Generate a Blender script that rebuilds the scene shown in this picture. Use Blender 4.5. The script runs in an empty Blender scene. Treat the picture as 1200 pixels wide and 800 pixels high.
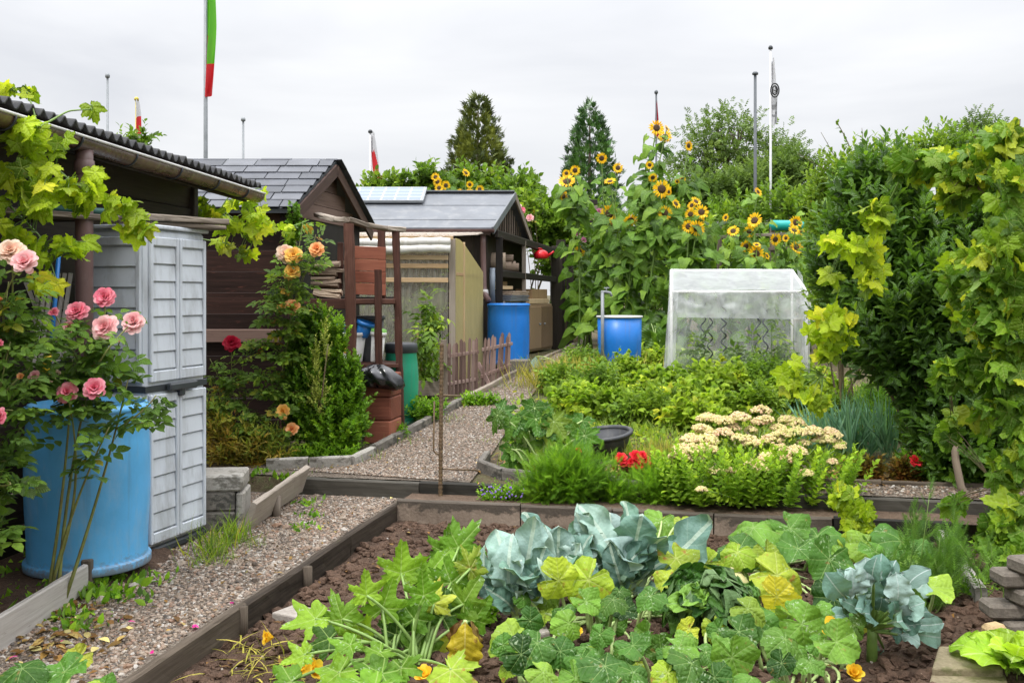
import bpy, math, random
import numpy as np
from math import radians as R, sin, cos, pi
rng = np.random.default_rng(11)
random.seed(5)
SC = bpy.context.scene
COL = SC.collection
H, F, HY = 1.45, 1167.0, 345.0          # eye height, focal length and horizon row of the photograph

# ------------------------------------------------------------------ site levels
def S_(x, y): return y + 0.19 * (x + 0.7)
def border_x(y): return -1.447 + 0.206 * (y - 3.67)
def G(x, y):
    s = S_(x, y)
    if s < 7.12:
        if x < border_x(y): return 0.0
        return -0.1 if s < 6.8 else 0.04
    return 0.1 + min(s - 7.14, 8.2) * 0.052
def at(px, py, Y): return np.array([(px - 600) / F * Y, Y, H - (py - HY) / F * Y])
def hit(px, py, z):
    Y = F * (H - z) / (py - HY)
    return np.array([(px - 600) / F * Y, Y, z])
def gp(px, py):
    Y = 2.5
    while Y < 60:
        p = at(px, py, Y)
        if p[2] <= G(p[0], p[1]): break
        Y += 0.01
    return np.array([p[0], p[1], G(p[0], p[1])])
def onground(px, Y):
    x = (px - 600) / F * Y
    return np.array([x, Y, G(x, Y)])

# ------------------------------------------------------------------ value noise
def _hash(ix, iy):
    n = (ix * 374761393 + iy * 668265263) & 0x7fffffff
    n = ((n ^ (n >> 13)) * 1274126177) & 0x7fffffff
    return ((n ^ (n >> 16)) & 0xffff) / 65535.0
def vnoise(x, y):
    x = np.asarray(x, float); y = np.asarray(y, float)
    ix = np.floor(x).astype(np.int64); iy = np.floor(y).astype(np.int64)
    fx = x - ix; fy = y - iy
    fx = fx * fx * (3 - 2 * fx); fy = fy * fy * (3 - 2 * fy)
    a = _hash(ix, iy); b = _hash(ix + 1, iy); c = _hash(ix, iy + 1); d = _hash(ix + 1, iy + 1)
    return (a * (1 - fx) + b * fx) * (1 - fy) + (c * (1 - fx) + d * fx) * fy
def fbm(x, y, o=4):
    v = 0; a = 0.5
    for i in range(o):
        v = v + a * (vnoise(x * 2 ** i + 17.3 * i, y * 2 ** i + 5.1 * i) - 0.5); a *= 0.5
    return v

def unit(v):
    v = np.asarray(v, float)
    return v / np.maximum(np.linalg.norm(v, axis=-1, keepdims=True), 1e-9)

# ------------------------------------------------------------------ mesh builder
class MB:
    def __init__(s): s.b = []; s.n = 0
    def add(s, V, loops, totals, uv=None, tint=None, mi=0, smooth=False):
        V = np.asarray(V, np.float64).reshape(-1, 3)
        loops = np.asarray(loops, np.int64); totals = np.asarray(totals, np.int64)
        if uv is None: uv = V[:, :2]
        if tint is None: tint = np.full(len(V), random.random())
        elif np.isscalar(tint): tint = np.full(len(V), tint)
        s.b.append((V, loops + s.n, totals, np.asarray(uv, float), np.asarray(tint, float),
                    np.full(len(totals), mi), np.full(len(totals), smooth)))
        s.n += len(V)
    def poly(s, V, faces, **k):
        s.add(V, [i for f in faces for i in f], [len(f) for f in faces], **k)
    def build(s, name, mats, parent=None, loc=None):
        o0 = np.zeros(3)
        if loc is not None: o0 = np.array(loc, float)
        elif parent is not None:
            p = parent
            while p is not None: o0 = o0 + np.array(p.location); p = p.parent
        V = np.concatenate([b[0] for b in s.b]) - o0
        L = np.concatenate([b[1] for b in s.b]); T = np.concatenate([b[2] for b in s.b])
        UV = np.concatenate([b[3] for b in s.b]); C = np.concatenate([b[4] for b in s.b])
        M = np.concatenate([b[5] for b in s.b]); SM = np.concatenate([b[6] for b in s.b])
        me = bpy.data.meshes.new(name)
        me.vertices.add(len(V)); me.vertices.foreach_set('co', V.astype(np.float32).ravel())
        me.loops.add(len(L)); me.loops.foreach_set('vertex_index', L.astype(np.int32))
        me.polygons.add(len(T))
        st = np.concatenate([[0], np.cumsum(T)[:-1]])
        me.polygons.foreach_set('loop_start', st.astype(np.int32))
        me.polygons.foreach_set('material_index', M.astype(np.int32))
        me.polygons.foreach_set('use_smooth', SM.astype(bool))
        uvl = me.uv_layers.new(name='UVMap')
        uvl.data.foreach_set('uv', UV[L].astype(np.float32).ravel())
        at_ = me.attributes.new('tint', 'FLOAT', 'POINT')
        at_.data.foreach_set('value', C.astype(np.float32))
        if not isinstance(mats, (list, tuple)): mats = [mats]
        for m in mats: me.materials.append(m)
        me.update(calc_edges=True); me.validate()
        o = bpy.data.objects.new(name, me); COL.objects.link(o)
        if loc is not None: o.location = loc
        if parent is not None: o.parent = parent
        return o
    # ---- shapes
    def obox(s, c, axes, half, ch=0.004, tint=None, mi=0, uvo=None):
        """chamfered box; axes rows = local x,y,z; uv runs along local z"""
        c = np.asarray(c, float); A = np.asarray(axes, float); h = np.asarray(half, float)
        ch = min(ch, 0.45 * h.min())
        V = []; idx = {}
        for sx in (-1, 1):
            for sy in (-1, 1):
                for sz in (-1, 1):
                    sg = (sx, sy, sz)
                    for a in range(3):
                        p = np.array([sg[i] * (h[i] - (0 if i == a else ch)) for i in range(3)])
                        idx[(sx, sy, sz, a)] = len(V); V.append(p)
        V = np.array(V); fs = []
        def order(ids):
            P = V[ids]; cc = P.mean(0); n = cc / np.linalg.norm(cc)
            u = P[0] - cc; u -= n * u.dot(n); u /= np.linalg.norm(u); w = np.cross(n, u)
            return [i for _, i in sorted(zip([math.atan2((p - cc).dot(w), (p - cc).dot(u)) for p in P], ids))]
        sgn = (-1, 1)
        for a in range(3):
            for q in sgn: fs.append(order([idx[k] for k in idx if k[3] == a and k[a] == q]))
        for a in range(3):
            b, d = [i for i in range(3) if i != a]
            for q in sgn:
                for w in sgn:
                    fs.append(order([idx[k] for k in idx if k[3] != a and k[b] == q and k[d] == w]))
        for sx in sgn:
            for sy in sgn:
                for sz in sgn: fs.append(order([idx[(sx, sy, sz, a)] for a in range(3)]))
        off = random.random() * 7 if uvo is None else uvo
        uv = np.stack([V[:, 0] * 1.0 + V[:, 1] * 1.0 + off, V[:, 2] + off * 1.7], 1)
        s.poly(c + V @ A, fs, uv=uv, tint=tint, mi=mi)
    def box(s, c, size, rz=0, ch=0.004, along=2, **k):
        X = np.array([cos(rz), sin(rz), 0]); Y = np.array([-sin(rz), cos(rz), 0]); Z = np.array([0, 0, 1.])
        ax = [X, Y, Z]; hs = [size[0] / 2, size[1] / 2, size[2] / 2]
        o = [(along + 1) % 3, (along + 2) % 3, along]
        s.obox(c, [ax[i] for i in o], [hs[i] for i in o], ch, **k)
    def beam(s, p, q, w, h, up=(0, 0, 1), ch=0.004, **k):
        p = np.asarray(p, float); q = np.asarray(q, float)
        d = q - p; L = np.linalg.norm(d); d /= L
        u = np.array(up, float); x = np.cross(d, u)
        if np.linalg.norm(x) < 1e-3: x = np.cross(d, (0, 1., 0))
        x = unit(x); y = np.cross(d, x)
        s.obox((p + q) / 2, [x, y, d], [w / 2, h / 2, L / 2], ch, **k)
    def rbeam(s, p, q, w, h, amp=.004, step=.06, ch=.008, up=(0, 0, 1), tint=None, mi=0):
        """worn board: chamfered rectangle swept from p to q with uneven faces"""
        p = np.asarray(p, float); q = np.asarray(q, float); d = q - p; L = np.linalg.norm(d); d /= L
        x = np.cross(d, np.array(up, float)); x = unit(x); y = np.cross(d, x); n = max(3, int(L / step)); a, b = w / 2, h / 2; ch = min(ch, .4 * min(a, b))
        sec = []
        def edge(u0, v0, u1, v1, k):
            for i in range(k): f = i / k; sec.append((u0 + (u1 - u0) * f, v0 + (v1 - v0) * f))
        edge(-a + ch, -b, a - ch, -b, 2); edge(a - ch, -b, a, -b + ch, 1); edge(a, -b + ch, a, b - ch, 3); edge(a, b - ch, a - ch, b, 1); edge(a - ch, b, -a + ch, b, 2); edge(-a + ch, b, -a, b - ch, 1); edge(-a, b - ch, -a, -b + ch, 3); edge(-a, -b + ch, -a + ch, -b, 1)
        sec = np.array(sec); m = len(sec); sd = random.random() * 50; V = []; uv = []
        for i in range(n + 1):
            t = L * i / n; bow = amp * 1.6 * math.sin(t * 2.1 + sd)
            for k, (u, v) in enumerate(sec):
                e = amp * 2.2 * float(fbm(t * 9 + sd, k * .8 + sd, 3)); rr_ = 1 + e / max(a, b, .02)
                V.append(p + d * t + x * (u * rr_ + np.sign(u) * e * .6) + y * (v + np.sign(v) * e) + y * bow * .5); uv.append((u + v + sd, t + sd))
        fs = [(i * m + k, i * m + (k + 1) % m, (i + 1) * m + (k + 1) % m, (i + 1) * m + k) for i in range(n) for k in range(m)] + [tuple(range(m))[::-1], tuple(n * m + k for k in range(m))]
        s.poly(np.array(V), fs, uv=np.array(uv), tint=tint, mi=mi)
    def tube(s, P, r, n=8, tint=None, cap=True, mi=0, smooth=True):
        P = np.asarray(P, float); m = len(P)
        r = np.full(m, r) if np.isscalar(r) else np.asarray(r, float)
        T = np.gradient(P, axis=0); T = unit(T)
        ref = np.array([0, 0, 1.]) if abs(T[0][2]) < 0.9 else np.array([1., 0, 0])
        a = unit(np.cross(T[0], ref)); V = []; uv = []; L = 0
        for i in range(m):
            if i:
                a = a - T[i] * a.dot(T[i]); a = unit(a); L += np.linalg.norm(P[i] - P[i - 1])
            b = np.cross(T[i], a)
            for k in range(n):
                t = 2 * pi * k / n
                V.append(P[i] + r[i] * (cos(t) * a + sin(t) * b)); uv.append((k / n * 2 * pi * r[i], L))
        fs = [(i * n + k, i * n + (k + 1) % n, (i + 1) * n + (k + 1) % n, (i + 1) * n + k) for i in range(m - 1) for k in range(n)]
        if cap: fs += [tuple(range(n))[::-1], tuple((m - 1) * n + k for k in range(n))]
        s.poly(np.array(V), fs, uv=np.array(uv), tint=tint, mi=mi, smooth=smooth)
    def lathe(s, prof, c, n=40, tint=None, mi=0, smooth=True, axis=None):
        c = np.asarray(c, float); m = len(prof); V = []; uv = []; L = 0
        Z = np.array([0, 0, 1.]) if axis is None else unit(axis)
        X = unit(np.cross(Z, (0.3, 1, 0.1))); Y = np.cross(Z, X)
        for i, (r, z) in enumerate(prof):
            if i: L += math.hypot(r - prof[i - 1][0], z - prof[i - 1][1])
            for k in range(n):
                t = 2 * pi * k / n
                V.append(c + X * r * cos(t) + Y * r * sin(t) + Z * z); uv.append((k / n * 2, L))
        fs = [(i * n + k, i * n + (k + 1) % n, (i + 1) * n + (k + 1) % n, (i + 1) * n + k) for i in range(m - 1) for k in range(n)]
        s.poly(np.array(V), fs, uv=np.array(uv), tint=tint, mi=mi, smooth=smooth)
    def grid(s, Pf, nu, nv, tint=None, mi=0, smooth=True, uvs=(1, 1), thick=None):
        """Pf: array (nu,nv,3)"""
        Pf = np.asarray(Pf, float)
        i, j = np.meshgrid(np.arange(nu - 1), np.arange(nv - 1), indexing='ij')
        a = (i * nv + j).ravel(); q = np.stack([a, a + nv, a + nv + 1, a + 1], 1)
        u, v = np.meshgrid(np.linspace(0, uvs[0], nu), np.linspace(0, uvs[1], nv), indexing='ij')
        uv = np.stack([u.ravel(), v.ravel()], 1)
        s.add(Pf.reshape(-1, 3), q.ravel(), np.full(len(q), 4), uv=uv, tint=tint, mi=mi, smooth=smooth)
    def prism(s, pts2, p0, ax, ay, depth, tint=None, mi=0):
        """extrude polygon pts2 (in axes ax, ay from p0) along ax x ay by depth"""
        ax = np.asarray(ax, float); ay = np.asarray(ay, float); nz = np.cross(ax, ay) * depth
        B = np.array([np.asarray(p0) + a * ax + b * ay for a, b in pts2]); n = len(B)
        V = np.concatenate([B, B + nz])
        fs = [tuple(range(n))[::-1], tuple(range(n, 2 * n))] + [(i, (i + 1) % n, n + (i + 1) % n, n + i) for i in range(n)]
        uv = np.array(list(pts2) * 2, float)
        s.poly(V, fs, uv=uv, tint=tint, mi=mi)
    def leaves(s, T, P, D, N, S, tint=None, mi=0, smooth=True):
        P = np.asarray(P, float).reshape(-1, 3); m = len(P)
        if m == 0: return
        if m == 1 and np.ndim(D) == 2: m = len(D); P = np.repeat(P, m, 0)
        D = unit(np.broadcast_to(D, (m, 3))); N = np.broadcast_to(np.asarray(N, float), (m, 3))
        X = unit(np.cross(D, N) + 1e-6); Z = np.cross(X, D)
        S = np.broadcast_to(np.asarray(S, float), (m,))
        tv = T['V']; nv = len(tv)
        V = (P[:, None, :] + S[:, None, None] * (tv[None, :, 0:1] * X[:, None, :] + tv[None, :, 1:2] * D[:, None, :] + tv[None, :, 2:3] * Z[:, None, :]))
        loops = (T['L'][None, :] + (np.arange(m) * nv)[:, None]).ravel()
        tot = np.tile(T['T'], m)
        if tint is None: tint = rng.random(m)
        tint = np.broadcast_to(tint, (m,))
        s.add(V.reshape(-1, 3), loops, tot, uv=np.tile(T['uv'], (m, 1)), tint=np.repeat(tint, nv), mi=mi, smooth=smooth)

# ------------------------------------------------------------------ object bookkeeping
def tag(o, label=None, cat=None, group=None, kind=None):
    if label: o['label'] = label
    if cat: o['category'] = cat
    if group: o['group'] = group
    if kind: o['kind'] = kind
    return o
def thing(name, label, cat, loc, group=None):
    o = bpy.data.objects.new(name, None); COL.objects.link(o)
    o.empty_display_size = 0.1; o.location = tuple(loc)
    return tag(o, label, cat, group)
def one(mb, name, mats, loc, label, cat, group=None):
    return tag(mb.build(name, mats, loc=tuple(loc)), label, cat, group)
def struct(mb, name, mats, label):
    return tag(mb.build(name, mats), label, None, None, 'structure')

# ------------------------------------------------------------------ leaf templates
def tmpl(V, faces, uv=None):
    V = np.array(V, float)
    return dict(V=V, L=np.array([i for f in faces for i in f]), T=np.array([len(f) for f in faces]), uv=np.array(uv if uv is not None else V[:, :2], float))
def T_oval(rows=5, w=0.5, fold=0.2, curl=0.2, peak=0.42, y0=0.0, wave=0.0):
    V = []; f = []; p = math.log(.5) / math.log(peak)
    for i in range(rows):
        t = i / (rows - 1); hw = w / 2 * max(sin(pi * t ** p), 0.03 if i == 0 else 0.0)
        wz = wave * sin(i * 2.3)
        for k in (-1, 0, 1): V.append((k * hw, y0 + t, -curl * t * t + (fold * hw if k else 0) + k * wz * hw))
    for i in range(rows - 1):
        a = 3 * i; f += [(a, a + 1, a + 4, a + 3), (a + 1, a + 2, a + 5, a + 4)]
    return tmpl(V, f)
def T_radial(r, n=36, rings=(0.45, 0.8, 1.0), cup=0.15, wave=0.06, wk=5, edge=0.0, seed=1, droop=0.0, teeth=0.0, asym=.06):
    rr = np.random.default_rng(seed); V = [(0, 0, 0)]; f = []
    ph = rr.random() * 6; tn_ = rr.random(n)
    for q in rings:
        for k in range(n):
            t = -pi + 2 * pi * (k + .5) / n; rad = r(t + asym * sin(2 * t + ph)) * q * (1 + (teeth * (1 if k % 2 else -1) * (.6 + .8 * tn_[k]) if q == 1 else 0)) * (1 + .08 * sin(3 * t + ph * 2))
            z = -cup * rad ** 2 + wave * rad ** 2 * sin(wk * t + ph) + edge * rr.uniform(-1, 1) * q ** 3
            y = rad * cos(t); z -= droop * max(y, 0) ** 2
            V.append((rad * sin(t), y, z))
    for k in range(n): f.append((0, 1 + (k + 1) % n, 1 + k))
    for q in range(len(rings) - 1):
        a = 1 + q * n; b = a + n
        for k in range(n): f.append((a + k, a + (k + 1) % n, b + (k + 1) % n, b + k))
    V = np.array(V); return tmpl(V, f)
def bump(t, c, w): d = (t - c + pi) % (2 * pi) - pi; return math.exp(-(d / w) ** 2)
def r_grape(t):
    v = 0.40 + 0.34 * bump(t, 0, .34) + 0.27 * bump(t, 1.12, .33) + 0.27 * bump(t, -1.12, .33) + 0.13 * bump(t, 2.1, .33) + 0.13 * bump(t, -2.1, .33)
    v += 0.05 * (2 * abs(((t * 3.6) % 1.0) - .5) - .5)
    return v * (1 - 0.8 * bump(t, pi, .22)) * 0.85
def r_squash(t):
    v = 0.56 + 0.05 * bump(t, 0, .4) + .035 * bump(t, 1.2, .35) + .035 * bump(t, -1.2, .35) + .02 * cos(9 * t)
    return v * (1 - 0.85 * bump(t, pi, .2))
def r_zuc(t):
    v = 0.33 + 0.42 * bump(t, 0, .33) + 0.33 * bump(t, .98, .26) + 0.33 * bump(t, -.98, .26) + 0.18 * bump(t, 1.9, .3) + 0.18 * bump(t, -1.9, .3)
    v += 0.07 * (2 * abs(((t * 4.3) % 1.0) - .5) - .5)
    return v * (1 - 0.85 * bump(t, pi, .22)) * .85
def r_heart(t):
    v = 0.36 + 0.42 * bump(t, 0, .42) + .10 * bump(t, 2.2, .5) + .10 * bump(t, -2.2, .5)
    return v * (1 - 0.6 * bump(t, pi, .25))
def compose(parts):
    V = []; L = []; T = []; U = []; n = 0
    for Tm, pos, rz, sc, tilt in parts:
        v = Tm['V'] * sc
        ct, st = cos(tilt), sin(tilt)
        v = np.stack([v[:, 0], v[:, 1] * ct, v[:, 2] + v[:, 1] * st], 1)
        c, s_ = cos(rz), sin(rz)
        v = np.stack([c * v[:, 0] - s_ * v[:, 1], s_ * v[:, 0] + c * v[:, 1], v[:, 2]], 1) + np.array(pos)
        V.append(v); L.append(Tm['L'] + n); T.append(Tm['T']); U.append(Tm['uv']); n += len(v)
    return dict(V=np.concatenate(V), L=np.concatenate(L), T=np.concatenate(T), uv=np.concatenate(U))
GRAPE = [T_radial(r_grape, 50, (.4, .75, .93, 1), cup=[.25, .5, -.2, .1][i], wave=.16, seed=i, edge=.03, droop=.14 * i, teeth=.05) for i in range(4)]
GRAPE_S = [T_radial(r_grape, 22, (.55, 1), cup=.25, wave=.1, seed=i) for i in range(2)]
SQUASH = [T_radial(r_squash, 44, (.3, .55, .8, .94, 1), cup=c, wave=w * 1.8, wk=k, edge=.022, teeth=.022, seed=i, droop=d) for i, (c, w, k, d) in enumerate([(.5, .12, 5, .1), (-.25, .14, 5, .35), (.25, .2, 4, .3), (.75, .1, 6, 0)])]
ZUC = [T_radial(r_zuc, 56, (.35, .7, .92, 1), cup=c, wave=.16, edge=.03, seed=i, droop=d, teeth=.06) for i, (c, d) in enumerate([(.1, .1), (-.4, .2), (.4, .3)])]
HEART = [T_radial(r_heart, 16, (.55, 1), cup=.25, wave=.1, seed=i, droop=.45 * i) for i in range(3)]
HEART_S = T_radial(r_heart, 10, (1,), cup=.3, wave=0, droop=.3)
OVAL = T_oval(5, .52, .25, .2); OVAL_S = T_oval(3, .5, .25, .2, .5); LAUREL = T_oval(5, .42, .3, .25, .5); LANCE = T_oval(4, .22, .3, .3, .4)
OVAL_R = T_oval(4, .68, .2, .2, .45)
ROSEL = compose([(OVAL_R, (0, .55, 0), 0, .45, 0), (OVAL_R, (.02, .48, 0), -1.15, .36, .1), (OVAL_R, (-.02, .48, 0), 1.15, .36, .1), (OVAL_R, (.02, .22, 0), -1.2, .3, .1), (OVAL_R, (-.02, .22, 0), 1.2, .3, .1)])
ASH = compose([(OVAL_S, (0, .7, 0), 0, .4, -.2)] + [(OVAL_S, (0, y, 0), s * 1.0, .36, -.2) for y in (.2, .45, .65) for s in (-1, 1)])
TRIF = compose([(HEART_S, (0, .5, 0), 0, .62, -.3), (HEART_S, (.06, .36, 0), -1.5, .56, -.3), (HEART_S, (-.06, .36, 0), 1.5, .56, -.3)])
TOM = compose([(OVAL_S, (0, .6, 0), 0, .42, -.3)] + [(OVAL_S, (0, y, 0), s * 1.1, .36, -.3) for y in (.18, .48) for s in (-1, 1)])
BLADE = T_oval(5, .05, .5, .45, .25); BLADE_U = T_oval(4, .035, .6, .12, .2)
def _fern(n=7, w=.05):
    V = []; f = []
    for i in range(n):
        y = .12 + .8 * i / n; L = .42 * (1 - .75 * i / n)
        for s in (-1, 1):
            for a, m in ((.9, 1.0), (.4, .7)):
                k = len(V); d = np.array([s * sin(a), cos(a)]); e = np.array([d[1], -d[0]]) * w * .35
                p = np.array([0, y]); q = p + d * L * m
                for z in (p - e, p + e, q): V.append((z[0], z[1], -.1 * abs(z[0])))
                f.append((k, k + 1, k + 2))
    k = len(V); V += [(-.008, 0, 0), (.008, 0, 0), (0, 1, 0)]; f.append((k, k + 1, k + 2))
    return tmpl(V, f)
FERN = _fern()
def _spray():
    V = []; f = []
    for a, L in ((-.75, .55), (-.35, .8), (0, 1), (.35, .8), (.75, .55)):
        k = len(V); d = np.array([sin(a), cos(a)]); e = np.array([d[1], -d[0]]) * .085
        V += [(*(d * .1), 0), (*(d * L * .55 + e), .03), (*(d * L), 0), (*(d * L * .55 - e), .03)]; f.append((k, k + 1, k + 2, k + 3))
    return tmpl(V, f)
SPRAY = _spray()
PETAL = tmpl([(-.08, 0, 0), (.08, 0, 0), (-.3, .45, .12), (.3, .45, .12), (0, .5, .02), (-.34, .8, .16), (.34, .8, .16), (0, .85, .06), (-.18, 1.0, .04), (.18, 1.0, .04), (0, 1.03, 0)],
             [(0, 4, 2), (0, 1, 4), (1, 3, 4), (2, 4, 7, 5), (4, 3, 6, 7), (5, 7, 10, 8), (7, 6, 9, 10)])
RAY = T_oval(4, .36, .3, .12, .5)

# ------------------------------------------------------------------ materials
class NT:
    def __init__(s, name):
        s.m = bpy.data.materials.new(name); s.m.use_nodes = True
        s.t = s.m.node_tree; s.t.nodes.clear()
    def n(s, ty, **k):
        o = s.t.nodes.new(ty)
        for a, v in k.items():
            if a.startswith('i_'): s.put(o.inputs[a[2:]] if not a[2:].isdigit() else o.inputs[int(a[2:])], v)
            else: setattr(o, a, v)
        return o
    def put(s, sock, v):
        if isinstance(v, bpy.types.NodeSocket): s.t.links.new(v, sock)
        else:
            if sock.type == 'RGBA' and len(v) == 3: v = (*v, 1)
            sock.default_value = v
    def math(s, op, a, b=0.0, c=0.0, clamp=False):
        o = s.n('ShaderNodeMath', operation=op, use_clamp=clamp)
        s.put(o.inputs[0], a); s.put(o.inputs[1], b); s.put(o.inputs[2], c); return o.outputs[0]
    def mix(s, f, a, b, mode='MIX'):
        o = s.n('ShaderNodeMix', data_type='RGBA', blend_type=mode)
        s.put(o.inputs[0], f); s.put(o.inputs[6], a); s.put(o.inputs[7], b); return o.outputs[2]
    def ramp(s, f, stops, interp='LINEAR'):
        o = s.n('ShaderNodeValToRGB'); e = o.color_ramp.elements; o.color_ramp.interpolation = interp
        while len(e) < len(stops): e.new(0.5)
        for k, (p, c) in enumerate(stops):
            e[k].position = p; e[k].color = (*c, 1) if len(c) == 3 else c
        s.put(o.inputs[0], f); return o.outputs[0]
    def noise(s, vec=None, scale=5., detail=3., rough=.55, col=False, dist=0.):
        o = s.n('ShaderNodeTexNoise'); o.inputs['Scale'].default_value = scale; o.inputs['Detail'].default_value = detail
        o.inputs['Roughness'].default_value = rough; o.inputs['Distortion'].default_value = dist
        if vec is not None: s.put(o.inputs['Vector'], vec)
        return o.outputs[1 if col else 0]
    def vor(s, vec=None, scale=5., out=0, feature='F1'):
        o = s.n('ShaderNodeTexVoronoi', feature=feature); o.inputs['Scale'].default_value = scale
        if vec is not None: s.put(o.inputs['Vector'], vec)
        return o.outputs[out]
    def obj(s): return s.n('ShaderNodeTexCoord').outputs['Object']
    def uv(s): return s.n('ShaderNodeUVMap').outputs[0]
    def tint(s): return s.n('ShaderNodeAttribute', attribute_name='tint').outputs['Fac']
    def map(s, v, sc=(1, 1, 1), loc=(0, 0, 0)):
        o = s.n('ShaderNodeMapping'); s.put(o.inputs[0], v); o.inputs['Scale'].default_value = sc; o.inputs['Location'].default_value = loc
        return o.outputs[0]
    def sep(s, v):
        o = s.n('ShaderNodeSeparateXYZ'); s.put(o.inputs[0], v); return o.outputs
    def bump(s, h, strength=.5, dist=.01):
        o = s.n('ShaderNodeBump'); s.put(o.inputs['Height'], h); o.inputs['Strength'].default_value = strength; o.inputs['Distance'].default_value = dist
        return o.outputs[0]
    def pbr(s, col, rough=.6, metal=0., normal=None, spec=.4, **k):
        o = s.n('ShaderNodeBsdfPrincipled'); s.put(o.inputs['Base Color'], col); s.put(o.inputs['Roughness'], rough)
        s.put(o.inputs['Metallic'], metal); o.inputs['Specular IOR Level'].default_value = spec
        if normal is not None: s.put(o.inputs['Normal'], normal)
        for a, v in k.items(): s.put(o.inputs[a.replace('_', ' ')], v)
        return o.outputs[0]
    def out(s, sh, disp=None):
        o = s.n('ShaderNodeOutputMaterial'); s.put(o.inputs[0], sh); return s.m

def sc3(c, f): return tuple(min(1, x * f) for x in c)
def M_plain(name, col, rough=.5, var=.25, scale=6, dirt=None, metal=0, bump=.15, spec=.4, bscale=60, splash=0):
    t = NT(name); o = t.obj()
    n = t.noise(o, scale, 5, .6)
    c = t.ramp(n, [(.3, sc3(col, 1 - var)), (.7, sc3(col, 1 + var))])
    if dirt:
        d = t.noise(t.map(o, (1, 1, .35)), scale * 2.7, 6, .65)
        c = t.mix(t.math('MULTIPLY', t.ramp(d, [(.5, (0, 0, 0)), (.68, (1, 1, 1))]), .65), c, dirt)
    if splash:   # mud splashed up from the ground
        z = t.sep(o)[2]; q = t.math('SUBTRACT', t.math('ADD', t.noise(o, 11, 6, .7), t.noise(o, 60, 3)), t.math('MULTIPLY', z, 1.7 / splash))
        c = t.mix(t.math('MULTIPLY', t.ramp(q, [(.42, (0, 0, 0)), (.9, (1, 1, 1))]), .75), c, (.16, .12, .085))
        st = t.noise(t.map(o, (16, 16, .7)), 1.2, 5, .65); c = t.mix(t.math('MULTIPLY', t.ramp(st, [(.54, (0, 0, 0)), (.72, (1, 1, 1))]), .3), c, (.13, .12, .10))
    b = t.bump(t.noise(o, bscale, 4), bump, .004)
    return t.out(t.pbr(c, t.math('ADD', rough - .1, t.math('MULTIPLY', n, .2)), metal, b, spec))
def M_wood(name, cols, rough=.65, grain=1.0, worn=None, bump=.5, wornamt=.55, spec=.2):
    """cols: (dark, mid, light); grain follows the uv v axis, plank tint from the tint attribute"""
    t = NT(name); u = t.uv(); ti = t.tint()
    g = t.noise(t.map(u, (70, 2.6, 1)), 1.0 * grain, 6, .62, dist=.4)
    g2 = t.noise(t.map(u, (9, .9, 1)), 1.6, 4, .6)
    f = t.math('ADD', t.math('MULTIPLY', g, .55), t.math('ADD', t.math('MULTIPLY', g2, .35), t.math('MULTIPLY_ADD', ti, .46, -.08)), clamp=True)
    c = t.ramp(f, [(.32, cols[0]), (.56, cols[1]), (.82, cols[2])])
    if worn:
        w = t.noise(t.map(u, (22, 3.0, 1)), 1.3, 6, .7)
        c = t.mix(t.ramp(w, [(wornamt, (0, 0, 0)), (wornamt + .12, (1, 1, 1))]), c, worn)
    return t.out(t.pbr(c, t.math('ADD', rough - .15, t.math('MULTIPLY', g2, .3)), 0, t.bump(g, bump, .004), spec))
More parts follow.
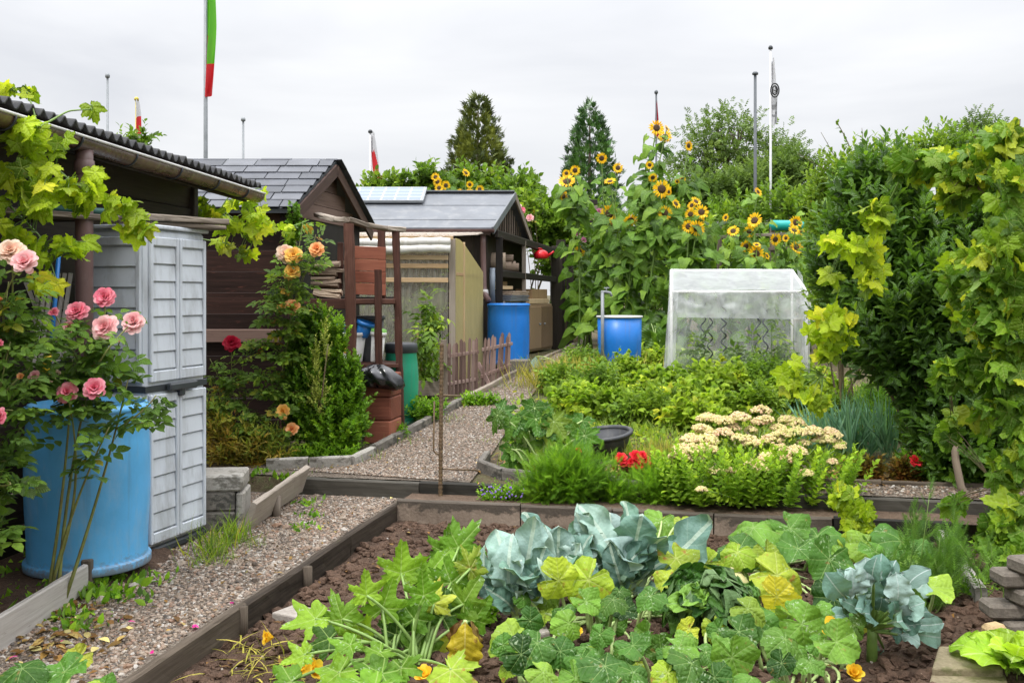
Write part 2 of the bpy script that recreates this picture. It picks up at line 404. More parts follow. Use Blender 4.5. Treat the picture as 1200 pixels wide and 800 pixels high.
def M_leaf(name, stops, veins=None, vcol=None, vw=.012, mott=0, rough=.42, trans=.32, spot=None, back=1.25, bumpy=0, spec=.2, cool=False, nlobes=7, blemish=.0, sidev=1.0):
    t = NT(name); ti = t.tint(); o = t.obj(); uv = t.uv(); x, y, _ = t.sep(uv)
    c = t.ramp(ti, [(p, q if cool else (q[0] * 1.12, q[1] * 1.14, q[2] * .6)) for p, q in stops])
    n = t.noise(o, 9, 3)
    c = t.mix(1.0, c, t.ramp(n, [(.3, (.72, .74, .7)), (.7, (1.25, 1.22, 1.2))]), 'MULTIPLY')
    hv = t.math('FRACT', t.math('MULTIPLY', ti, 91.7))
    c = t.mix(1.0, c, t.ramp(hv, [(0, (.55, .58, .55)), (.5, (1, 1, 1)), (1, (1.22, 1.2, 1.1))]), 'MULTIPLY')
    hgt = None
    if veins:
        if veins == 'pin':
            ax = t.math('ABSOLUTE', x)
            mid = t.math('LESS_THAN', ax, vw)
            fr = t.math('PINGPONG', t.math('ADD', y, t.math('MULTIPLY', ax, -.9)), .085)
            side = t.math('LESS_THAN', fr, vw * .45)
            v = t.math('MAXIMUM', mid, t.math('MULTIPLY', side, .38 * sidev))
            hgt = t.math('MULTIPLY', fr, 8)
        else:
            r = t.math('SQRT', t.math('ADD', t.math('MULTIPLY', x, x), t.math('MULTIPLY', y, y)))
            an = t.math('ARCTAN2', x, y); per = 2 * pi / nlobes
            # distance to the nearest main vein
            pp = t.math('PINGPONG', t.math('ADD', an, 20 * per), per / 2)
            d = t.math('MULTIPLY', pp, r)
            w = t.math('MULTIPLY_ADD', r, -vw * .9, vw)
            main = t.math('LESS_THAN', d, w)
            fr = t.math('PINGPONG', t.math('ADD', r, t.math('MULTIPLY', d, -.8)), .06)
            side = t.math('LESS_THAN', fr, vw * .33)
            v = t.math('MAXIMUM', main, t.math('MULTIPLY', side, .28))
            hgt = t.math('ADD', t.math('MULTIPLY', fr, 6), t.math('MINIMUM', t.math('MULTIPLY', d, 10), 1.0))
        c = t.mix(t.math('MULTIPLY', v, .55), c, vcol or (.3, .4, .15))
        if mott:
            g = t.math('MULTIPLY', t.ramp(t.noise(o, 75, 2, .5, dist=.6), [(.60, (0, 0, 0)), (.66, (1, 1, 1))]), t.ramp(t.noise(o, 11, 2), [(.56 - .08 * mott, (0, 0, 0)), (.62, (1, 1, 1))]))
            c = t.mix(t.math('MULTIPLY', g, .6), c, (.40, .5, .32))
    if spot:
        sp = t.noise(o, 16, 4, .6)
        c = t.mix(t.ramp(sp, [(.60, (0, 0, 0)), (.68, (1, 1, 1))]), c, spot)
    if blemish:
        sp = t.noise(o, 30, 4, .6)
        c = t.mix(t.math('MULTIPLY', t.ramp(sp, [(.64, (0, 0, 0)), (.7, (1, 1, 1))]), blemish), c, (.25, .16, .05))
    bf = t.n('ShaderNodeNewGeometry').outputs['Backfacing']
    cb = t.mix(.35, t.mix(1.0, c, (back, back, back), 'MULTIPLY'), (.22, .28, .16))
    c2 = t.mix(bf, c, cb)
    h = t.noise(o, 70 if not bumpy else bumpy, 3)
    if hgt is not None and sidev: h = t.math('ADD', h, t.math('MULTIPLY', hgt, 1.2))
    nb = t.bump(h, .6, .008)
    p = t.pbr(c2, t.math('ADD', rough - .1, t.math('MULTIPLY', n, .25)), 0, nb, spec)
    tr = t.n('ShaderNodeBsdfTranslucent'); t.put(tr.inputs[0], t.mix(1.0, c, (1.5, 1.55, .8), 'MULTIPLY'))
    mx = t.n('ShaderNodeMixShader'); t.put(mx.inputs[0], trans); t.put(mx.inputs[1], p); t.put(mx.inputs[2], tr.outputs[0])
    return t.out(mx.outputs[0])
def M_petal(name, stops, rough=.5, trans=.35):
    t = NT(name); c = t.ramp(t.tint(), stops)
    y = t.sep(t.uv())[1]
    p = t.pbr(c, rough, 0, t.bump(t.noise(t.map(t.uv(), (40, 4, 1)), 1, 2), .2, .003), .3)
    tr = t.n('ShaderNodeBsdfTranslucent'); t.put(tr.inputs[0], c)
    mx = t.n('ShaderNodeMixShader'); t.put(mx.inputs[0], trans); t.put(mx.inputs[1], p); t.put(mx.inputs[2], tr.outputs[0])
    return t.out(mx.outputs[0])
def M_film(name, clear=.5, col=(.8, .82, .84), rough=.18, var=.2, wave=0, ucoord=0, glossy=.1):
    t = NT(name); o = t.obj()
    tp = t.n('ShaderNodeBsdfTransparent'); t.put(tp.inputs[0], (.97, .97, .97))
    d = t.n('ShaderNodeBsdfDiffuse'); t.put(d.inputs[0], col)
    tl = t.n('ShaderNodeBsdfTranslucent'); t.put(tl.inputs[0], col)
    m1 = t.n('ShaderNodeMixShader'); t.put(m1.inputs[0], .5); t.put(m1.inputs[1], d.outputs[0]); t.put(m1.inputs[2], tl.outputs[0])
    n = t.noise(t.map(o, (1, 1, .6)), 6, 5, .6, dist=1)
    f = t.math('ADD', t.math('MULTIPLY', t.math('SUBTRACT', n, .5), var * 3), 1 - clear, clamp=True)
    m2 = t.n('ShaderNodeMixShader'); t.put(m2.inputs[0], f); t.put(m2.inputs[1], tp.outputs[0]); t.put(m2.inputs[2], m1.outputs[0])
    gl = t.n('ShaderNodeBsdfGlossy'); gl.inputs['Roughness'].default_value = rough; t.put(gl.inputs[0], (.9, .9, .9))
    t.put(gl.inputs['Normal'], t.bump(n, .4, .03))
    m3 = t.n('ShaderNodeMixShader'); t.put(m3.inputs[0], glossy); t.put(m3.inputs[1], m2.outputs[0]); t.put(m3.inputs[2], gl.outputs[0])
    return t.out(m3.outputs[0])

# --- ground
def M_gravel():
    t = NT('gravel_base'); o = t.obj()
    c = t.ramp(t.math('FRACT', t.math('MULTIPLY', t.vor(o, 75, 1), 1.0)), [(0, (.06, .045, .035)), (.3, (.13, .10, .075)), (.6, (.19, .155, .12)), (1, (.30, .26, .22))])
    sm = t.noise(o, 1.3, 4); c = t.mix(t.ramp(sm, [(.45, (0, 0, 0)), (.75, (1, 1, 1))]), c, (.13, .10, .075))
    d = t.vor(o, 75, 0)
    c = t.mix(1.0, c, t.ramp(t.noise(o, 9, 4), [(.3, (.8, .78, .75)), (.7, (1.1, 1.1, 1.1))]), 'MULTIPLY')
    return t.out(t.pbr(c, .7, 0, t.bump(t.math('SUBTRACT', 1, d), .9, .02), .3))
def M_pebble():
    t = NT('gravel_pebbles')
    c = t.ramp(t.tint(), [(0, (.06, .048, .038)), (.2, (.14, .105, .078)), (.4, (.22, .16, .11)), (.55, (.27, .215, .165)), (.72, (.20, .115, .07)), (.86, (.30, .25, .20)), (.97, (.38, .35, .31))])
    c = t.mix(1.0, c, t.ramp(t.noise(t.obj(), 60, 3), [(.3, (.75, .75, .75)), (.7, (1.2, 1.2, 1.2))]), 'MULTIPLY')
    return t.out(t.pbr(c, .5, 0, None, .4))
def M_soil(name='bed_soil', a=(.04, .024, .016), b=(.125, .078, .052)):
    t = NT(name); o = t.obj()
    n = t.noise(o, 5, 6, .65); n2 = t.noise(o, 38, 5, .7)
    c = t.ramp(t.math('ADD', t.math('MULTIPLY', n, .5), t.math('MULTIPLY', n2, .5)), [(.35, a), (.66, b)])
    fl = t.vor(o, 60, 0); lit = t.math('MULTIPLY', t.math('LESS_THAN', fl, .14), t.math('GREATER_THAN', t.noise(o, 7, 2), .5))
    c = t.mix(t.math('MULTIPLY', lit, .5), c, (.3, .24, .17))
    return t.out(t.pbr(c, .85, 0, t.bump(n2, .9, .03), .2))
def M_ground():
    t = NT('garden_ground'); o = t.obj()
    n = t.noise(o, .7, 6, .6); n2 = t.noise(o, 25, 5, .7)
    c = t.ramp(t.math('ADD', t.math('MULTIPLY', n, .6), t.math('MULTIPLY', n2, .4)), [(.38, (.06, .04, .025)), (.5, (.10, .08, .045)), (.6, (.07, .09, .03))])
    return t.out(t.pbr(c, .9, 0, t.bump(n2, .8, .03), .2))
def M_concrete(name, c1, c2, stain=(.05, .05, .045), z0=None):
    t = NT(name); o = t.obj()
    n = t.noise(o, 4, 6, .65); n2 = t.noise(o, 60, 4, .6)
    c = t.ramp(t.math('ADD', t.math('MULTIPLY', n, .7), t.math('MULTIPLY', n2, .3)), [(.36, c1), (.64, c2)])
    s = t.noise(t.map(o, (1, 1, 1.6)), 7, 6, .7)
    if z0 is not None: s = t.math('ADD', t.math('MULTIPLY', s, .9), t.math('MULTIPLY', t.math('SUBTRACT', t.sep(o)[2], z0), 3.2))
    c = t.mix(t.math('MULTIPLY', t.ramp(s, [(.50, (0, 0, 0)), (.58, (1, 1, 1))]), .8), c, stain)
    return t.out(t.pbr(c, .8, 0, t.bump(n2, .5, .01), .25))
GRAVEL, PEBBLE, SOIL, GROUND = M_gravel(), M_pebble(), M_soil(), M_ground()
SOIL2 = M_soil('dry_soil', (.075, .05, .035), (.19, .13, .09))
CLOD = M_soil('soil_clods', (.05, .030, .020), (.155, .095, .064))
W_BORDER = M_wood('mossy_board', ((.02, .015, .011), (.058, .044, .032), (.13, .103, .077)), .8, worn=(.06, .055, .03), wornamt=.6)
W_STEP = M_wood('black_board', ((.015, .014, .012), (.035, .032, .026), (.075, .068, .055)), .7, worn=(.10, .09, .07), wornamt=.62)
CONC_WALL = M_concrete('bed_wall_concrete', (.16, .12, .09), (.30, .235, .18), (.05, .043, .034), z0=.118)
CONC = M_concrete('pale_concrete', (.24, .22, .19), (.40, .38, .34), (.10, .09, .07))
CONC_D = M_concrete('dark_concrete', (.09, .08, .07), (.22, .20, .17), (.04, .04, .035))
W_PALE = M_wood('whitewashed_board', ((.20, .18, .16), (.36, .33, .30), (.50, .47, .44)), .7, worn=(.12, .10, .08), wornamt=.62)
W_GREY = M_wood('weathered_wood', ((.09, .07, .055), (.20, .165, .13), (.34, .29, .24)), .75, worn=(.06, .045, .035), wornamt=.6)
W_DARK = M_wood('dark_brown_siding', ((.011, .006, .005), (.029, .0155, .0125), (.066, .03, .023)), .5, worn=(.16, .06, .042), wornamt=.6)
W_BLACK = M_wood('blackened_wood_and_recess_shade', ((.012, .010, .009), (.026, .021, .018), (.055, .044, .037)), .6, worn=(.09, .07, .06), wornamt=.66)
W_FASCIA = M_wood('brown_fascia', ((.05, .028, .022), (.10, .06, .046), (.17, .11, .09)), .6, worn=(.05, .035, .03), wornamt=.62)
W_POST = M_wood('red_brown_post', ((.032, .014, .010), (.08, .034, .024), (.145, .068, .048)), .6, worn=(.36, .27, .21), wornamt=.64)
W_RED = M_wood('red_painted_board', ((.13, .042, .027), (.25, .085, .052), (.36, .14, .085)), .7, worn=(.45, .25, .16), wornamt=.62)
W_FRESH = M_wood('bare_softwood', ((.30, .19, .10), (.46, .31, .17), (.6, .45, .28)), .65, worn=(.35, .2, .1), wornamt=.66)
W_CUP = M_wood('brown_cupboard', ((.12, .075, .04), (.22, .145, .08), (.32, .22, .13)), .5)
W_GABLE = M_wood('grey_brown_boards', ((.10, .075, .06), (.19, .15, .12), (.28, .23, .19)), .7)
W_PICK = M_wood('purple_brown_picket', ((.10, .06, .05), (.21, .135, .115), (.33, .235, .205)), .65, worn=(.08, .05, .045), wornamt=.6)
W_LOG = M_wood('split_firewood', ((.11, .08, .055), (.27, .20, .15), (.48, .38, .28)), .75, worn=(.07, .05, .04), wornamt=.6)
W_BARK = M_wood('bark', ((.04, .03, .022), (.10, .075, .055), (.18, .14, .10)), .85, grain=.6, bump=1.0)
BARREL = M_plain('blue_barrel_plastic', (.10, .38, .68), .38, .14, 3, dirt=(.22, .42, .62), bump=.1, splash=.22)
BARREL2 = M_plain('deep_blue_plastic', (.015, .17, .56), .35, .12, 3, bump=.08, splash=.2)
BARREL_G = M_plain('green_drum_plastic', (.02, .30, .17), .38, .12, 3, bump=.08, splash=.2)
CABINET = M_plain('grey_cabinet_plastic', (.54, .575, .62), .45, .07, 2.5, dirt=(.30, .31, .32), bump=.1, splash=.25)
CABDARK = M_plain('charcoal_plastic', (.035, .04, .045), .45, .2, 8)
PIPE = M_plain('brown_pvc', (.13, .075, .07), .35, .12, 3, dirt=(.2, .14, .13))
GUTTER = M_plain('brown_gutter', (.11, .065, .05), .28, .35, 5, dirt=(.20, .19, .08), spec=.7)
GUTTER_IN = M_plain('gutter_lip', (.55, .54, .52), .3, .2, 9)
BITUMEN = M_plain('black_corrugated_sheet', (.03, .03, .033), .5, .5, 12, dirt=(.09, .085, .07))
FELT = M_plain('grey_roofing_felt', (.135, .145, .16), .5, .2, 2, dirt=(.21, .215, .22), spec=.28)
POLE = M_plain('galvanised_pole', (.22, .235, .245), .4, .15, 12, metal=.1)
POLE_W = M_plain('white_pole', (.58, .58, .59), .4, .08, 8)
POLE_D = M_plain('dark_pole', (.09, .10, .11), .5, .2, 8)
STEELTIE = M_plain('rusty_steel', (.13, .085, .05), .65, .5, 40, dirt=(.25, .17, .06), metal=.2)
WHITEP = M_plain('white_plastic', (.72, .71, .68), .45, .08, 6)
TUBG = M_plain('dark_grey_tub', (.055, .06, .068), .5, .25, 5, dirt=(.13, .13, .13))
REDP = M_plain('red_plastic', (.62, .012, .02), .35, .1, 4)
BLUEP = M_plain('blue_bowl_plastic', (.02, .17, .5), .35, .1, 4)
LIMEP = M_plain('lime_plastic', (.28, .62, .14), .4, .1, 5)
TEAL = M_plain('teal_sheet', (.01, .36, .33), .45, .12, 3)
BLACKBAG = M_plain('black_bin_bag', (.012, .012, .014), .22, .3, 12, spec=.7, bump=.5, bscale=22)
TARP = M_plain('white_tarp', (.62, .60, .56), .55, .12, 5, dirt=(.42, .38, .30))
FLAG_R = M_petal('flag_red', [(0, (.62, .03, .035)), (1, (.7, .04, .05))], .7, .4)
FLAG_G = M_petal('flag_green', [(0, (.13, .48, .025)), (1, (.16, .55, .04))], .7, .4)
FLAG_W = M_petal('flag_white', [(0, (.56, .56, .58)), (1, (.62, .62, .64))], .7, .15)
FLAG_GR = M_petal('flag_grey', [(0, (.3, .3, .31)), (1, (.36, .36, .37))], .7, .4)
FLAG_DR = M_petal('flag_dark_red', [(0, (.36, .012, .03)), (1, (.42, .02, .04))], .7, .4)
INK = M_plain('black_ink', (.02, .02, .02), .7)
STONE = M_concrete('flat_stone', (.24, .21, .18), (.42, .38, .34), (.2, .17, .13))
MOSSY = M_concrete('mossy_block', (.14, .115, .07), (.27, .225, .14), (.10, .10, .04))
YSTONE = M_concrete('yellow_sandstone', (.30, .21, .10), (.50, .37, .20), (.2, .14, .07))
BRICKM = M_concrete('weathered_brick', (.095, .08, .065), (.21, .18, .145), (.05, .045, .04))
BOWL = M_plain('anthracite_bowl', (.035, .037, .042), .5, .25, 7, dirt=(.09, .085, .075))
RIMW = M_plain('pale_metal_rim', (.6, .6, .58), .4, .1, 8)
CAVITY = M_plain('dark_interior', (.012, .011, .010), .8)
YELLOW_PC = M_film('yellowed_panel', .12, (.62, .54, .27), .3, .12, glossy=.08)
CLEAR_PC = M_film('clear_corrugated', .6, (.62, .60, .50), .25, .14, glossy=.08)
FILM = M_film('clear_film', .76, (.88, .91, .93), .15, .16, glossy=.09)
FILM_D = M_film('folded_film', .64, (.90, .92, .94), .15, .22, glossy=.1)
FROST = M_film('frosted_roof_film', .6, (.88, .9, .93), .2, .12, glossy=.1)

# --- plants
L_VINE = M_leaf('vine_leaf', [(0, (.12, .20, .02)), (.35, (.25, .36, .028)), (.7, (.39, .48, .04)), (1, (.52, .51, .06))], 'palm', (.45, .5, .12), .012, trans=.42, blemish=.35, nlobes=5)
L_VINE2 = M_leaf('dark_vine_leaf', [(0, (.055, .12, .022)), (.4, (.10, .20, .03)), (.75, (.20, .31, .035)), (1, (.38, .42, .05))], 'palm', (.33, .4, .11), .011, trans=.38, blemish=.35, nlobes=5)
L_ROSE = M_leaf('rose_leaf', [(0, (.05, .105, .028)), (.5, (.10, .19, .045)), (.9, (.17, .27, .06)), (1, (.25, .22, .03))], 'pin', (.16, .24, .07), .02, rough=.36, blemish=.4)
L_ROSE_LT = M_leaf('young_rose_leaf', [(0, (.07, .13, .03)), (.5, (.13, .23, .05)), (.85, (.21, .29, .06)), (1, (.33, .18, .04))], 'pin', (.2, .28, .08), .02, rough=.36)
L_BOX = M_leaf('box_leaf', [(0, (.05, .11, .014)), (.5, (.10, .21, .02)), (1, (.22, .34, .035))], rough=.35)
L_PALE = M_leaf('pale_shoot_leaf', [(0, (.28, .33, .12)), (1, (.42, .44, .2))])
L_LAUREL = M_leaf('laurel_leaf', [(0, (.033, .08, .015)), (.5, (.066, .145, .025)), (.85, (.13, .24, .035)), (1, (.22, .34, .05))], 'pin', (.09, .17, .05), .02, rough=.32, spec=.38)
L_SUN = M_leaf('sunflower_leaf', [(0, (.06, .13, .03)), (.5, (.105, .205, .045)), (1, (.19, .30, .07))], 'palm', (.22, .32, .1), .012, nlobes=5)
L_BEAN = M_leaf('bean_leaf', [(0, (.09, .165, .025)), (.45, (.20, .32, .045)), (.8, (.33, .43, .06)), (1, (.50, .48, .07))], 'pin', (.3, .38, .1), .02, trans=.36)
L_SQ = M_leaf('squash_leaf', [(0, (.033, .095, .026)), (.45, (.068, .165, .042)), (.8, (.125, .235, .055)), (1, (.24, .34, .07))], 'palm', (.27, .37, .13), .009, mott=1.2, rough=.5, trans=.25, nlobes=7, blemish=.6)
L_SQ_Y = M_leaf('yellowing_squash_leaf', [(0, (.19, .30, .04)), (.55, (.28, .36, .06)), (.8, (.38, .40, .08)), (1, (.52, .36, .04))], 'palm', (.45, .48, .16), .013, mott=.8, rough=.5, trans=.3, nlobes=7, spot=(.30, .16, .035))
L_ZUC = M_leaf('courgette_leaf', [(0, (.055, .135, .02)), (.5, (.115, .235, .03)), (1, (.20, .33, .045))], 'palm', (.34, .45, .14), .012, mott=.5, rough=.5, trans=.3, nlobes=5)
L_DRY = M_leaf('withered_leaf', [(0, (.55, .34, .04)), (.6, (.72, .52, .07)), (1, (.55, .35, .07))], 'palm', (.6, .5, .2), .012, spot=(.22, .11, .04), trans=.25)
L_CAUL = M_leaf('cauliflower_leaf', [(0, (.085, .18, .135)), (.5, (.165, .285, .25)), (1, (.33, .44, .43))], 'pin', (.46, .54, .44), .022, rough=.5, trans=.14, back=1.2, spec=.25, sidev=.45, cool=True)
L_BROC = M_leaf('broccoli_leaf', [(0, (.08, .17, .13)), (.5, (.16, .28, .24)), (1, (.30, .40, .38))], 'pin', (.42, .48, .46), .014, rough=.5, trans=.14, sidev=0, cool=True)
L_KALE = M_leaf('savoy_leaf', [(0, (.022, .07, .02)), (.5, (.045, .12, .035)), (1, (.12, .23, .06))], 'pin', (.2, .3, .14), .014, rough=.4, trans=.15, bumpy=90)
L_LETT = M_leaf('lettuce_leaf', [(0, (.16, .30, .03)), (1, (.34, .48, .06))], 'pin', (.45, .55, .2), .02, rough=.35, trans=.35)
L_HERB = M_leaf('herb_leaf', [(0, (.06, .15, .018)), (.5, (.14, .28, .03)), (1, (.26, .42, .05))], rough=.5, trans=.4)
L_DILL = M_leaf('fennel_leaf', [(0, (.05, .12, .03)), (1, (.12, .23, .06))], rough=.55, trans=.4)
L_SEDUM = M_leaf('sedum_leaf', [(0, (.14, .27, .03)), (.5, (.26, .42, .05)), (1, (.42, .56, .08))], 'pin', (.28, .4, .12), .02, rough=.38)
L_ONION = M_leaf('leek_leaf', [(0, (.10, .24, .15)), (1, (.22, .40, .28))], rough=.42, cool=True)
L_GRASS = M_leaf('grass_blade', [(0, (.08, .15, .02)), (.7, (.20, .30, .04)), (1, (.38, .33, .10))], rough=.5)
L_STRAW = M_leaf('dry_stalk', [(0, (.22, .22, .06)), (.5, (.36, .32, .11)), (1, (.46, .38, .18))], rough=.6)
L_RED = M_leaf('bronze_leaf', [(0, (.05, .02, .012)), (.5, (.12, .045, .02)), (1, (.16, .14, .03))], rough=.4)
L_AUT = M_leaf('autumn_leaf', [(0, (.16, .07, .025)), (.35, (.28, .19, .05)), (.7, (.17, .21, .04)), (1, (.10, .16, .03))], rough=.5)
L_FALLEN = M_leaf('fallen_leaf', [(0, (.09, .045, .025)), (.5, (.18, .09, .045)), (.8, (.28, .18, .10)), (1, (.46, .40, .32))], rough=.6, trans=.1)
L_CHIP = M_leaf('bark_chip', [(0, (.16, .075, .04)), (.6, (.34, .18, .10)), (1, (.5, .34, .22))], rough=.7, trans=.0)
L_TREE = M_leaf('ash_leaf', [(0, (.05, .09, .03)), (.5, (.09, .15, .05)), (1, (.16, .23, .085))], rough=.5)
L_TREE2 = M_leaf('bush_leaf', [(0, (.06, .12, .022)), (.5, (.12, .21, .035)), (1, (.23, .32, .05))], rough=.45)
L_CREEP = M_leaf('creeper_leaf', [(0, (.05, .10, .02)), (.5, (.10, .18, .03)), (.9, (.2, .29, .045)), (1, (.16, .07, .03))], rough=.4)
L_CON1 = M_leaf('olive_conifer', [(0, (.045, .06, .02)), (.5, (.08, .10, .03)), (1, (.14, .16, .05))], rough=.6, trans=.1)
L_CON2 = M_leaf('green_conifer', [(0, (.02, .06, .025)), (.5, (.04, .105, .042)), (1, (.07, .155, .06))], rough=.6, trans=.1)
STEM_G = M_plain('green_stem', (.15, .24, .05), .5, .3, 14)
STEM_P = M_plain('pale_petiole', (.34, .44, .16), .45, .2, 14)
STEM_B = M_plain('woody_stem', (.12, .085, .045), .7, .4, 20, dirt=(.17, .2, .06))
STEM_R = M_plain('rose_cane', (.18, .20, .055), .5, .35, 18, dirt=(.16, .09, .045))
P_PINK = M_petal('pink_petal', [(0, (.78, .10, .19)), (.5, (.84, .24, .32)), (1, (.92, .46, .50))])
P_LPINK = M_petal('pale_pink_petal', [(0, (.84, .30, .35)), (.5, (.88, .50, .50)), (1, (.93, .70, .66))])
P_CREAM = M_petal('cream_petal', [(0, (.86, .48, .38)), (.5, (.88, .66, .50)), (1, (.9, .76, .60))])
P_APR = M_petal('apricot_petal', [(0, (.85, .24, .14)), (.4, (.88, .42, .14)), (1, (.9, .55, .30))])
P_YEL = M_petal('yellow_rose_petal', [(0, (.88, .46, .06)), (.5, (.9, .60, .13)), (1, (.9, .50, .22))])
P_RED = M_petal('crimson_petal', [(0, (.35, .006, .025)), (1, (.6, .02, .06))])
P_BEG = M_petal('begonia_petal', [(0, (.68, .012, .02)), (1, (.85, .05, .07))])
P_SUN = M_petal('sunflower_ray', [(0, (.88, .45, .006)), (.5, (.92, .60, .01)), (1, (.94, .68, .03))], .5, .3)
P_SQF = M_petal('squash_flower', [(0, (.88, .50, .02)), (1, (.94, .70, .05))], .5, .4)
P_LIL = M_petal('lilac_petal', [(0, (.48, .33, .78)), (1, (.66, .52, .9))])
P_MAG = M_petal('magenta_petal', [(0, (.7, .02, .24)), (1, (.82, .08, .4))])
P_HOL = M_petal('mauve_flower', [(0, (.6, .16, .36)), (1, (.75, .35, .5))])
P_SED = M_petal('sedum_bud', [(0, (.42, .47, .12)), (.35, (.64, .56, .23)), (.7, (.70, .55, .31)), (1, (.64, .38, .26))], .6, .15)
DISC = M_plain('sunflower_disc', (.05, .026, .012), .8, .5, 60, dirt=(.16, .08, .012), bump=1, bscale=160)
PUMP = M_plain('pumpkin_skin', (.46, .42, .20), .45, .2, 6, dirt=(.36, .26, .12))
def M_shingle():
    t = NT('slate_shingle_roof'); ti = t.tint(); o = t.obj()
    c = t.ramp(ti, [(0, (.042, .046, .056)), (.5, (.066, .07, .083)), (1, (.105, .11, .124))])
    c = t.mix(1.0, c, t.ramp(t.noise(o, 5, 5), [(.3, (.8, .8, .8)), (.7, (1.2, 1.2, 1.2))]), 'MULTIPLY')
    return t.out(t.pbr(c, .42, 0, t.bump(t.noise(o, 160, 2), .4, .004), .3))
SHINGLE = M_shingle()
def M_solar():
    t = NT('solar_cells'); u = t.uv(); x, y, _ = t.sep(u)
    fx = t.math('PINGPONG', x, .5); fy = t.math('PINGPONG', y, .5)
    g = t.math('LESS_THAN', t.math('MINIMUM', fx, fy), .035)
    corner = t.math('LESS_THAN', t.math('ADD', fx, fy), .16)
    c = t.mix(t.math('MAXIMUM', g, corner), (.20, .24, .32), (.60, .62, .65))
    return t.out(t.pbr(c, .45, 0, None, .1))
SOLAR = M_solar()

# ------------------------------------------------------------------ camera, light, sky
cam = bpy.data.cameras.new('camera'); co = bpy.data.objects.new('camera', cam); COL.objects.link(co)
co.location = (0, 0, H); co.rotation_euler = (R(90), 0, 0)
cam.sensor_width = 36; cam.lens = F / 1200 * 36; cam.shift_y = -(400 - HY) / 1200; cam.clip_end = 2000; cam.clip_start = .05
SC.camera = co
vs = SC.view_settings; vs.view_transform = 'Standard'; vs.look = 'None'; vs.gamma = 1; vs.exposure = 0.36; vs.use_curve_mapping = False
SC.cycles.use_denoising = True
SC.cycles.max_bounces = 8; SC.cycles.transparent_max_bounces = 16; SC.cycles.transmission_bounces = 6; SC.cycles.diffuse_bounces = 4
EL, AZ = R(58), R(215)            # soft sun, high behind the left shoulder
sl = bpy.data.lights.new('sun', 'SUN'); sl.energy = 1.45; sl.angle = R(10); sl.color = (1, .97, .92)
so = bpy.data.objects.new('sun', sl); COL.objects.link(so)
sd = np.array([sin(AZ) * cos(EL), cos(AZ) * cos(EL), sin(EL)])
from mathutils import Vector
so.rotation_euler = Vector(-sd).to_track_quat('-Z', 'Y').to_euler(); so.location = (-6, -8, 14)
w = bpy.data.worlds.new('World'); SC.world = w; w.use_nodes = True
nt = w.node_tree; nt.nodes.clear()
def wn(ty, **k):
    o = nt.nodes.new(ty)
    for a, v in k.items(): setattr(o, a, v)
    return o
sky = wn('ShaderNodeTexSky', sky_type='NISHITA'); sky.sun_disc = False; sky.sun_elevation = EL; sky.sun_rotation = AZ
tc = wn('ShaderNodeTexCoord'); sp = wn('ShaderNodeSeparateXYZ'); nt.links.new(tc.outputs['Generated'], sp.inputs[0])
mp = wn('ShaderNodeMapping'); mp.inputs['Scale'].default_value = (1.6, 1.6, 7); nt.links.new(tc.outputs['Generated'], mp.inputs[0])
no = wn('ShaderNodeTexNoise'); no.inputs['Scale'].default_value = 1.3; no.inputs['Detail'].default_value = 5; no.inputs['Roughness'].default_value = .5; no.inputs['Distortion'].default_value = .4
nt.links.new(mp.outputs[0], no.inputs['Vector'])
cr = wn('ShaderNodeValToRGB'); e = cr.color_ramp.elements
e[0].position = .34; e[0].color = (.72, .735, .775, 1); e[1].position = .66; e[1].color = (.93, .935, .95, 1)
nt.links.new(no.outputs[0], cr.inputs[0])
def wm(op, a, b):
    o = wn('ShaderNodeMath', operation=op)
    for i, v in enumerate((a, b)):
        if isinstance(v, bpy.types.NodeSocket): nt.links.new(v, o.inputs[i])
        else: o.inputs[i].default_value = v
    return o.outputs[0]
zc = wm('MAXIMUM', sp.outputs[2], 0.0)
grad = wm('ADD', .80, wm('MULTIPLY', wm('POWER', zc, 2.6), 4.6))     # overcast sky: zenith about three times the horizon
k = wm('MULTIPLY', grad, 10.0)
cl = wn('ShaderNodeVectorMath', operation='SCALE'); nt.links.new(cr.outputs[0], cl.inputs[0]); nt.links.new(k, cl.inputs['Scale'])
mxw = wn('ShaderNodeMix', data_type='RGBA'); mxw.inputs[0].default_value = .93
nt.links.new(sky.outputs[0], mxw.inputs[6]); nt.links.new(cl.outputs[0], mxw.inputs[7])
bg = wn('ShaderNodeBackground'); bg.inputs[1].default_value = .1; nt.links.new(mxw.outputs[2], bg.inputs[0])
ow = wn('ShaderNodeOutputWorld'); nt.links.new(bg.outputs[0], ow.inputs[0])

# ------------------------------------------------------------------ ground, beds and paths
def zs(s): return -.16 if s < 7.13 else .1 + min(s - 7.14, 8.2) * .052
ss = np.concatenate([[-30, -10, 0, 2, 4, 6, 7.10, 7.16], np.arange(7.5, 24, .25), [26, 30, 40, 60, 100, 200, 500, 900]])
xs = np.concatenate([[-900, -400, -150, -60, -30, -15, -10], np.arange(-7, 9.1, .25), [12, 18, 30, 60, 150, 400, 900]])
Pg = np.zeros((len(xs), len(ss), 3))
for i, x in enumerate(xs):
    for j, s in enumerate(ss):
        y = s - .19 * (x + .7) if abs(x) < 20 else s - .19 * (np.sign(x) * 20 + .7)
        Pg[i, j] = (x, y, zs(s) + (.02 * fbm(x * 1.3, y * 1.3) if s > 7.5 else 0))
mb = MB(); mb.grid(Pg, len(xs), len(ss)); struct(mb, 'ground', GROUND, None)

